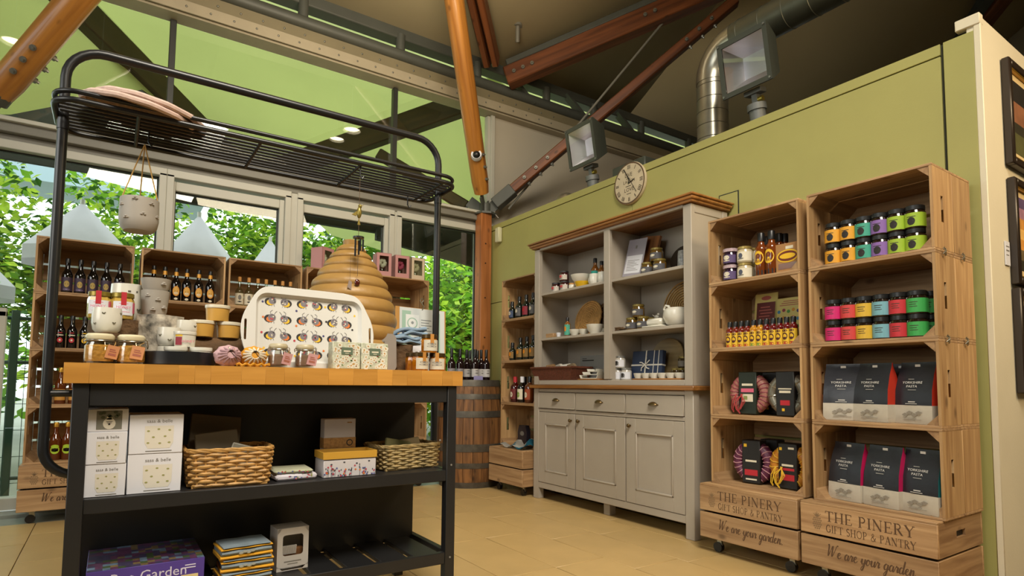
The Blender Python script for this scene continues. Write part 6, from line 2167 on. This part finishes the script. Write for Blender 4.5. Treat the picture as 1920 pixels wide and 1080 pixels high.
# poster board
pb = thing('poster_board', 'wooden board with bee poster and swivel hook at right end of island', 'board', (TX(790, 2.50, 640), 2.50, ZT))
pb.rotation_euler = (math.radians(-5), math.radians(1.5), 0)
B().box(-.128, 0, .0, .130, .012, .302, bev=.002).done('board', wood('pale_ply', '#c08f46', '#a3722e', 'z', .5, .8, False), pb)
B().box(-.108, -.0015, .004, .122, 0, .300).done('poster', mat('poster_paper', '#bcc3c4', .5), pb)
b = B()
b.box(-.096, -.0022, .12, -.052, -.0014, .285, mi=1).box(.068, -.0022, .03, .098, -.0014, .285, mi=1)
b.box(-.078, -.0028, .185, -.012, -.002, .268, mi=2)
b.disc(-.045, -.0032, .228, .026, 18, 1).disc(-.045, -.0036, .228, .021, 18, 2).disc(-.045, -.004, .23, .007, 10, 0)
rr = random.Random(8)
for k in range(15):
    z = .245 - k * .0125
    if z < .21:
        b.box(-.05, -.0022, z, .055 - rr.uniform(0, .02), -.0014, z + .004, mi=0)
    else:
        b.box(.0, -.0022, z, .055 - rr.uniform(0, .015), -.0014, z + .004, mi=0)
b.done('poster_print', [mat('poster_grey', '#7f868a', .6), mat('poster_green', '#8fae9f', .6), mat('poster_white', '#cdd2d2', .6)], pb)
b = B()
b.tube([(.005, -.002, .296), (.012, -.006, .31), (.002, -.004, .326), (-.006, -.002, .338), (.002, -.002, .352), (.012, -.002, .342), (.004, -.004, .33)], .0026, 6)
b.done('hook', CHROME, pb)
# honey jars at the right end
hm = mat('amber_honey', '#a9680e', .12, coat=.6)
dlid = mat('dark_gold_lid', '#4c3c20', .3, .5)
hj = jar('honey_jar', .074, .034, hm, dlid, (.10, .70, mat('honey_label', '#c2bdac', .6), 58), ((.48, .02, .004, GREYINK), (.34, .022, .003, GREYINK)), .2, .033, mat('amber_seal', '#b07a34', .6), .9, True)
for n, (px, py, Y, z, a) in enumerate(((787, 675, 2.19, 0, .15), (820, 676, 2.19, 0, -.5), (805, 638, 2.19, .0745, -.1), (776, 675, 2.235, 0, .4))):
    put('hj', hj, (TX(px, Y, py), Y, ZT + z), ('left amber honey jar at the front of island end', 'right amber honey jar at the front of island end', 'amber honey jar stacked above the others by poster', 'amber honey jar tucked behind the left one')[n], 'jar', a, 'amber honey jars by the poster')

# ------------------------------------------------------------------ on the island shelves
MZ = .5378
def carton(w, h, d, planter=True, pw=.05):
    def f():
        t = thing('planter_carton')
        B().box(0, 0, 0, w, d, h, bev=.0015).done('carton', WHITE, t)
        text('sass & belle', h * .125, GREYINK, t, (w * .55, -.0006, h * .83))
        b = B()
        cx, cz, hw, hh = w * .55, h * .42, w * .27, h * .29
        pts = [(cx - hw, cz + hh), (cx + hw, cz + hh), (cx + hw * .98, cz - hh * .5), (cx + hw * .75, cz - hh), (cx - hw * .75, cz - hh), (cx - hw * .98, cz - hh * .5)]
        b.face([(x, -.0005, z) for x, z in pts])
        for (u, v) in ((-.75, .55), (-.05, .7), (.7, .6), (-.4, 0), (.4, .05), (-.75, -.5), (.05, -.55), (.7, -.5)):
            b.disc(cx + u * hw, -.001, cz + v * hh, w * .028, 8, 1, w * .018)
        b.box(cx - hw * .9, -.0008, h * .055, cx + hw * .9, -.0002, h * .075, mi=2)
        b.done('planter_print', [mat('print_cream', '#d6d0c2', .6), mat('print_olive', '#97965a', .6), GREYINK], t, normals=False)
        return t
    return f
CY = 2.16
put('ctn_s', carton(.106, .0955, .12), (TX(154.5, CY, 905), CY, MZ), 'lower small white planter carton at left end of middle shelf', 'carton', 0, 'white planter cartons')
put('ctn_s', None, (TX(156.5, CY, 850), CY - .002, MZ + .096), 'middle small white planter carton of the left stack', 'carton', 0, 'white planter cartons')
put('ctn_l', carton(.145, .120, .17), (TX(237.5, CY, 900), CY, MZ), 'lower large white planter carton left of the basket', 'carton', 0, 'white planter cartons')
put('ctn_l', None, (TX(241, CY, 830), CY - .002, MZ + .1205), 'upper large white planter carton left of the basket', 'carton', 0, 'white planter cartons')
t = thing('vase_carton', 'white box with bee vase picture on top of left carton stack', 'carton', (TX(158.5, CY, 800), CY, MZ + .192))
B().box(0, 0, 0, .108, .11, .068, bev=.0015).done('carton', WHITE, t)
t.scale = (1, 1, 1)
B().box(.028, -.0008, .007, .092, 0, .062).done('photo', mat('photo_grey', '#77766c', .6), t)
b = B()
b.disc(.06, -.0012, .024, .016, 14, 0, .017).box(.053, -.0012, .036, .067, -.0008, .045)
b.disc(.06, -.0016, .022, .003, 8, 1)
for a in range(8):
    b.disc(.06 + .022 * math.cos(a * .8), -.0015, .05 + .008 * math.sin(a * 1.7), .006, 6, 2, .005)
b.done('vase_print', [mat('print_cream', '#d6d0c2'), BLK, mat('leaf_grey', '#4c5240', .6)], t, normals=False)
B().box(.052, -.0017, .029, .068, -.0013, .031).box(.054, -.0017, .025, .066, -.0013, .027).done('print', GREYINK, t)
# wicker baskets
def basket(w, d, h, m, rows, flare=1.10):
    def f():
        t = thing('wicker_basket')
        def per(k, n=64):
            pts = []
            for i in range(n):
                u = i / n * 4
                s, f_ = int(u), u - int(u)
                c = [(-1, -1), (1, -1), (1, 1), (-1, 1), (-1, -1)]
                x = c[s][0] + (c[s + 1][0] - c[s][0]) * f_
                y = c[s][1] + (c[s + 1][1] - c[s][1]) * f_
                rnd_ = (abs(x) ** 8 + abs(y) ** 8) ** (1 / 8)
                pts.append((x / rnd_ * w * k, y / rnd_ * d * k))
            return pts
        b = B()
        for r_ in range(rows):
            z = .008 + (h - .02) * r_ / (rows - 1)
            k = 1 + (flare - 1) * z / h
            pts = [(x * (1 + .032 * math.sin(i * PI / 2 + r_ * PI)), y * (1 + .045 * math.sin(i * PI / 2 + r_ * PI)), z + random.uniform(-.0012, .0012)) for i, (x, y) in enumerate(per(k))]
            b.tube(pts, h / rows * .45, 6, True)
        o = b.done('weave', m, t)
        o['kind'] = 'stuff'
        b = B()
        p0, p1 = per(.985), per(flare * .985)
        for i in range(1, 64, 2):
            b.rod((p0[i][0], p0[i][1], .004), (p1[i][0], p1[i][1], h), .0034, 6)
        b.done('stakes', m, t)
        b = B()
        for q in range(3):
            pts = [(x * (1.02 + .015 * math.sin(i * .8 + q * 2.1)), y * (1.02 + .02 * math.sin(i * .8 + q * 2.1)), h + .002 + .004 * math.cos(i * .8 + q * 2.1)) for i, (x, y) in enumerate(per(flare))]
            b.tube(pts, .0042, 6, True)
        b.done('rim', m, t)
        B().box(-w * .97, -d * .97, .0, w * .97, d * .97, .008).done('bottom', m, t)
        return t
    return f
put('bask1', basket(.118, .085, .118, mat('golden_wicker', '#b58a4c', .55, vary=.28, vscale=40), 9), (TX(427, 2.25, 880), 2.25, MZ), 'golden wicker basket of dark packets on the middle shelf', 'basket', -.03)
put('bask2', basket(.125, .085, .092, mat('pale_wicker', '#a08a5c', .6, vary=.3, vscale=40), 9, 1.06), (TX(757, 2.30, 850), 2.315, MZ), 'paler wicker basket with green packets at right of middle shelf', 'basket', .12)
PGR = mat('taupe_packet', '#5a5348', .45)
for n, (dx, y, z, ry, m) in enumerate(((-.03, 2.27, .02, .12, PGR), (.0, 2.24, .012, -.1, mat('taupe_packet2', '#6c6456', .45)), (.05, 2.22, .012, .3, mat('silver_packet', '#8d897c', .4)))):
    t = thing('flat_packet', ('large dark packet standing tilted in the golden basket', 'second brown packet in the golden basket', 'shiny grey packet lying against the rim of golden basket')[n], 'packet', (TX(420, 2.25, 830) + dx, y, MZ + z))
    t.rotation_euler = (math.radians(-16 + 10 * n), ry, .1)
    b = B().box(-.085 + .01 * n, -.004, 0,   .08 - .02 * n, .004, .215 - .05 * n, bev=.003)
    b.done('packet', m, t)
    B().box(-.03, -.005, .09, .03, -.004, .094).box(-.045, -.005, .075, .02, -.004, .079).done('print', mat('packet_print', '#a39c8c', .6), t)
for n, (dx, y, m) in enumerate(((-.03, 2.30, mat('sage_packet', '#8f9468', .5)), (.04, 2.32, mat('buff_packet', '#9c9070', .5)))):
    t = thing('flat_packet', ('sage green packet in the paler basket', 'buff packet in the paler basket')[n], 'packet', (TX(757, 2.30, 850) + dx, y, MZ + .015))
    t.rotation_euler = (math.radians(-14), .2 - .3 * n, .1)
    B().box(-.06, -.006, 0, .06, .006, .10, bev=.003).done('packet', m, t)
# folded fabric
for n in range(2):
    t = thing('folded_fabric', ('lower folded white floral fabric between basket and box', 'upper folded green tinted fabric on the middle shelf')[n], 'fabric', (TX(549, 2.23, 890) - .004 * n, 2.24, MZ + .0235 * n), .05 - .1 * n)
    b = B()
    w = .072 - .006 * n
    b.box(-w, -.06, 0, w, .07, .022 - .008 * n, bev=.007)
    b.done('fabric', (mat('white_print_fabric', '#c9c4cc', .8, vary=.05, vscale=60), mat('sage_fabric', '#a9ab92', .8, vary=.08, vscale=40))[n], t)
    b = B()
    rr = random.Random(n)
    for k in range(14):
        b.disc(rr.uniform(-w + .01, w - .01), -.0605, rr.uniform(.004, .018 - .008 * n), .0035, 6, k % 3, .0025)
    b.done('sprig_print', [mat('print_red', '#b04050', .7), mat('print_blue', '#5a5e90', .7), mat('print_olive', '#97965a')], t)
t = thing('white_gift_carton', 'upright white box with kraft band behind the floral lidded box', 'carton', (TX(638, 2.30, 800), 2.30, MZ))
B().box(-.062, 0, 0, .062, .05, .205, bev=.002).done('carton', mat('dull_white_card', '#bdb8b8', .6), t)
b = B()
b.box(-.0625, -.001, .092, .0625, .0505, .132)
b.done('kraft_band', mat('kraft_print', '#a37a44', .7, vary=.3, vscale=90), t)
b = B()
b.disc(.038, -.0016, .112, .013, 16)
b.done('seal', BLK, t)
b = B()
b.disc(.038, -.002, .112, .009, 16).box(.028, -.0012, .188, .046, 0, .192)
b.done('seal_ring', mat('kraft_print', '#a37a44'), t)
t = thing('floral_storage_box', 'white floral cardboard box with mustard rimmed lid', 'box', (TX(657, 2.17, 870), 2.17, MZ), -.02)
B().box(-.098, 0, 0, .098, .115, .062, bev=.002).done('box', mat('pale_box', '#c3bec0', .6), t)
b = B()
for q in ((-.101, -.003, .101, 0), (-.101, .115, .101, .118), (-.101, 0, -.098, .115), (.098, 0, .101, .115)):
    b.box(q[0], q[1], .066, q[2], q[3], .092, bev=.0006)
b.done('lid_rim', mat('mustard_card', '#bd8f2e', .6), t)
B().box(-.098, 0, .064, .098, .115, .072).done('lid', mat('pale_box', '#c3bec0'), t)
b = B()
rr = random.Random(21)
for k in range(70):
    x = rr.uniform(-.094, .094)
    z = .006 + .03 * rr.random() ** 1.6 + .01 * math.sin(x * 60)
    c = rr.choice((0, 0, 0, 1, 2, 3))
    b.disc(x, -.0006 - .00001 * k, max(.005, z), .0035 if c else .002, 6, c, .0035)
    if k % 2:
        ribbon(b, [(x, .002), (x + .001, max(.005, z))], .0009, -.0005, 0)
for k in range(4):
    b.disc(-.07 + .047 * k, -.0008, .047 + .006 * (k % 2), .0042, 6, 0, .003)
b.done('meadow_print', [mat('stem_ink', '#3c3c44', .7), mat('print_red', '#b04050'), mat('print_blue', '#5a5e90'), mat('bee_orange', '#d0702c')], t, normals=False)
# bottom shelf
BZ = .2155
pz = thing('jigsaw_box', 'purple jigsaw box lettered Bee Garden on the bottom shelf', 'box', (.1225, 2.16, BZ), 0)
B().box(-.155, 0, 0, .155, .285, .105, bev=.001).done('box', mat('violet_card', '#4e3a8c', .5), pz)
text('Bee Garden', .042, mat('box_white_print', '#d2cde0', .6), pz, (.005, -.0008, .074))
B().box(.09, -.001, .04, .138, 0, .058).done('cream_label', mat('print_straw', '#d8c48c', .6), pz)
B().box(.092, -.001, .078, .13, 0, .081).box(.1, -.001, .086, .13, 0, .089).box(-.15, -.001, .05, -.105, 0, .08).done('print', mat('box_white_print', '#d2cde0'), pz)
b = B()
rr = random.Random(31)
for i in range(16):
    for j in range(12):
        x0, y0 = -.154 + .308 * i / 16, .002 + .28 * j / 12
        b.face([(x0, y0, .1055), (x0 + .308 / 16, y0, .1055), (x0 + .308 / 16, y0 + .28 / 12, .1055), (x0, y0 + .28 / 12, .1055)], rr.choice((0, 1, 2, 3, 4, 0, 1)))
b.done('picture', [mat('pz%d' % k, c, .5, vary=.3, vscale=60) for k, c in enumerate(('#3c3450', '#54304c', '#6c5a3c', '#5a6c80', '#3c4a2c'))], pz, normals=False)
for k in range(3):
    t = thing('tea_towel', ('lowest', 'middle', 'topmost')[k] + ' folded mustard and grey tea towel beside the jigsaw box', 'towel', (TX(459, 2.19, 1050) + .005 * (k % 2), 2.18 + .004 * k, BZ + .0425 * k), .06 - .10 * (k % 2))
    b = B()
    # a loosely folded stack of layers wrapping round at the front edge
    n = 14
    for L, (mi, z0, z1, x0) in enumerate(((1, 0, .012, .082), (0, .0125, .028, .078), (1, .0285, .035, .081), (0, .0352, .041, .074))):
        V = []
        for i in range(n + 1):
            x = -x0 + 2 * x0 * i / n
            w1 = .0018 * math.sin(i * .9 + k + L)
            V.append([b.bm.verts.new(p) for p in ((x, .09, z0), (x, -.026, z0 + .001), (x, -.031 + w1, (z0 + z1) / 2), (x, -.026, z1 - .001), (x, .09, z1 + w1 * .4))])
        for i in range(n):
            for j in range(4):
                f = b.bm.faces.new((V[i][j], V[i + 1][j], V[i + 1][j + 1], V[i][j + 1]))
                f.material_index = mi
        for q in (V[0], V[-1]):
            b.bm.faces.new(q).material_index = mi
    b.done('towel', [mat('slate_towel', '#75828a', .85, vary=.1, vscale=30), mat('mustard_towel', '#cf951e', .85)], t)
    b = B()
    for q in range(4):
        b.disc(-.02 + .012 * q, -.0335, .018 + .003 * (q % 2), .008, 8, 0, .004)
    b.done('print', mat('towel_grey_print', '#9a9c92', .8), t)
t = thing('brush_box', 'white box with a window showing a brush on bottom shelf', 'box', (TX(552, 2.21, 1010), 2.225, BZ), .06)
b = B()
w, h, d = .055, .148, .09
ho = rrect(.036, .052, .124, .010, 4)
oo = [(w if x > 0 else -w, None) for x, z in ho]
n = len(ho)
def proj_out(x, z):
    cx, cz = 0, .088
    dx, dz = x - cx, z - cz
    s = min((w / abs(dx)) if abs(dx) > 1e-6 else 9e9, ((h - cz) / dz) if dz > 1e-6 else ((cz) / -dz if dz < -1e-6 else 9e9))
    return cx + dx * s, cz + dz * s
for i in range(n):
    j = (i + 1) % n
    a, c = proj_out(*ho[i]), proj_out(*ho[j])
    b.face([(ho[i][0], 0, ho[i][1]), (a[0], 0, a[1]), (c[0], 0, c[1]), (ho[j][0], 0, ho[j][1])])
for sx in (-1, 1):
    b.face([(sx * w, 0, h), (sx * w, 0, h - .02), (sx * w * .7, 0, h)])
    b.face([(sx * w, 0, 0), (sx * w, 0, .02), (sx * w * .6, 0, 0)])
b.face([(-w, d, 0), (w, d, 0), (w, d, h), (-w, d, h)])
b.face([(-w, 0, 0), (-w, d, 0), (-w, d, h), (-w, 0, h)])
b.face([(w, 0, 0), (w, d, 0), (w, d, h), (w, 0, h)])
b.face([(-w, 0, 0), (w, 0, 0), (w, d, 0), (-w, d, 0)])
b.face([(-w, 0, h), (w, 0, h), (w, d, h), (-w, d, h)])
b.done('carton', mat('pale_carton', '#b5b0aa', .6), t)
b = B()
b.box(-.05, .03, .02, .05, .05, .07, bev=.006)
b.done('brush_back', wood('brush_wood', '#8a5c34', '#6a4424', 'x'), t)
b = B()
for k in range(24):
    x = -.034 + .05 * (k % 12) / 11
    b.rod((x, .02 + .006 * (k // 12), .052), (x + .001, .016 + .006 * (k // 12), .082), .0016, 5)
o = b.done('bristles', mat('bristle_white', '#c6c0b8', .7), t)
o['kind'] = 'stuff'
B().box(-.03, -.0008, .03, .03, 0, .0335).box(-.018, -.0008, .022, .018, 0, .0245).done('print', GREYINK, t)

# ------------------------------------------------------------------ hanging from and lying on the rack
t = thing('hanging_planter', 'grey embossed pot hanging on jute cords from the rack', 'planter', (TX(261, 2.40, 400), 2.40, 1.398))
r, h = .060, .112
B().lathe([(0, 0), (r * .74, 0), (r * .92, .014), (r, .04), (r * .98, h), (r * .98 - .005, h), (r * .9, .03), (0, .01)], 26).done('pot', GREYC, t)
b = B()
for a, z in ((-60, .08), (-15, .1), (35, .09), (60, .05), (-40, .035), (10, .05)):
    for q in range(3):
        aa = math.radians(a - 90 + (q - 1) * 4.5)
        b.sph(r * 1.0 * math.cos(aa), r * 1.0 * math.sin(aa), z + (q % 2) * .005, .005, .005, .003, 6, 5)
b.done('embossed_bees', GREYC, t)
top = (.006, 0, ZSH - .056 - 1.398)
b = B()
for a in (200, 340, 90):
    p = (r * .95 * math.cos(math.radians(a)), r * .95 * math.sin(math.radians(a)), h - .008)
    b.tube([p, (p[0] * .5 + .003, p[1] * .5, (p[2] + top[2]) / 2), top], .0022, 6)
b.done('cords', JUTE, t)
t = thing('wind_chime', 'wind chime with hummingbird, dark tubes and pendant under the rack', 'wind chime', (TX(672, 2.287, 450), 2.287, 1.70))
def hz(py):
    return at(672, py, 1, 2.287).z - 1.70
b = B()
b.rod((0, 0, .01), (0, 0, hz(385)), .001, 5).rod((0, 0, hz(412)), (0, 0, hz(445)), .001, 5).rod((0, 0, hz(445)), (0.0, 0, hz(518)), .0009, 5)
b.rod((-.03, 0, hz(480)), (-.03, 0, hz(526)), .0006, 5)
b.done('strings', mat('brown_string', '#5a4630', .8), t)
b = B()
m_ = (hz(385) + hz(412)) / 2
b.sph(0, 0, m_, .010, .010, .024, 10, 8)
b.sph(.003, 0, m_ + .026, .008, .008, .009, 8, 6).rod((.006, 0, m_ + .028), (.02, 0, m_ + .036), .002, 5, .0005)
b.prism([(-.004, m_ + .01), (-.03, m_ - .012), (-.012, m_ - .016)], -.002, .002).prism([(0, m_ - .02), (-.006, m_ - .05), (.006, m_ - .05)], -.002, .002)
b.done('hummingbird', mat('brass_bird', '#8c7c3c', .35, .5), t)
b = B()
b.cyl(0, 0, hz(447), hz(444), .022, seg=14)
b.done('top_disc', BLACK, t)
for k, (x, y, p1) in enumerate(((-.016, -.012, 482), (.002, -.018, 472), (.016, -.010, 471), (.008, .016, 476))):
    B().rod((x, y, hz(449)), (x, y, hz(p1)), .0038, 8).done('chime_tube', mat('chime_black', '#24272a', .3, .4), t)
B().sph(0, 0, hz(530), .011, .006, .014, 12, 8).done('pendant', mat('red_brown_glass', '#4c1a12', .15, coat=.5), t)
B().prism([(-.04, hz(540)), (-.024, hz(545)), (-.022, hz(530)), (-.034, hz(527))], -.001, .001).done('tag', mat('tag_grey', '#8c7c74', .5), t)
CR_ = mat('crochet_cotton', '#cfb3a6', .85, vary=.12, vscale=60)
CRD = mat('crochet_fill', '#9c7a52', .9, vary=.5, vscale=80)
for n in range(2):
    t = thing('crochet_mat', ('lower crochet placemat draped over left end of rack shelf', 'upper crochet placemat draped over left end of rack shelf')[n], 'placemat', (.045 + .035 * n, 2.39 + .01 * n, ZSH + .038 + .017 * n))
    t.rotation_euler = (math.radians(6), math.radians(7 + n), .1 * n)
    b = B()
    R_ = .165
    b.lathe([(0, 0), (R_ * .97, 0), (R_ * .97, .006), (0, .006)], 40)
    b.done('mat', CRD, t)
    b = B()
    b.tube([(R_ * (1 + .015 * math.sin(i * 1.57)) * math.cos(2 * PI * i / 48), R_ * (1 + .015 * math.sin(i * 1.57)) * math.sin(2 * PI * i / 48), .003) for i in range(48)], .0105, 8, True)
    b.done('border', CR_, t)
    b = B()
    for q in (.35, .6, .82):
        b.tube([(R_ * q * math.cos(2 * PI * i / 32), R_ * q * math.sin(2 * PI * i / 32), .006 + .002 * (i % 2)) for i in range(32)], .004, 6, True)
    b.done('rounds', CR_, t)
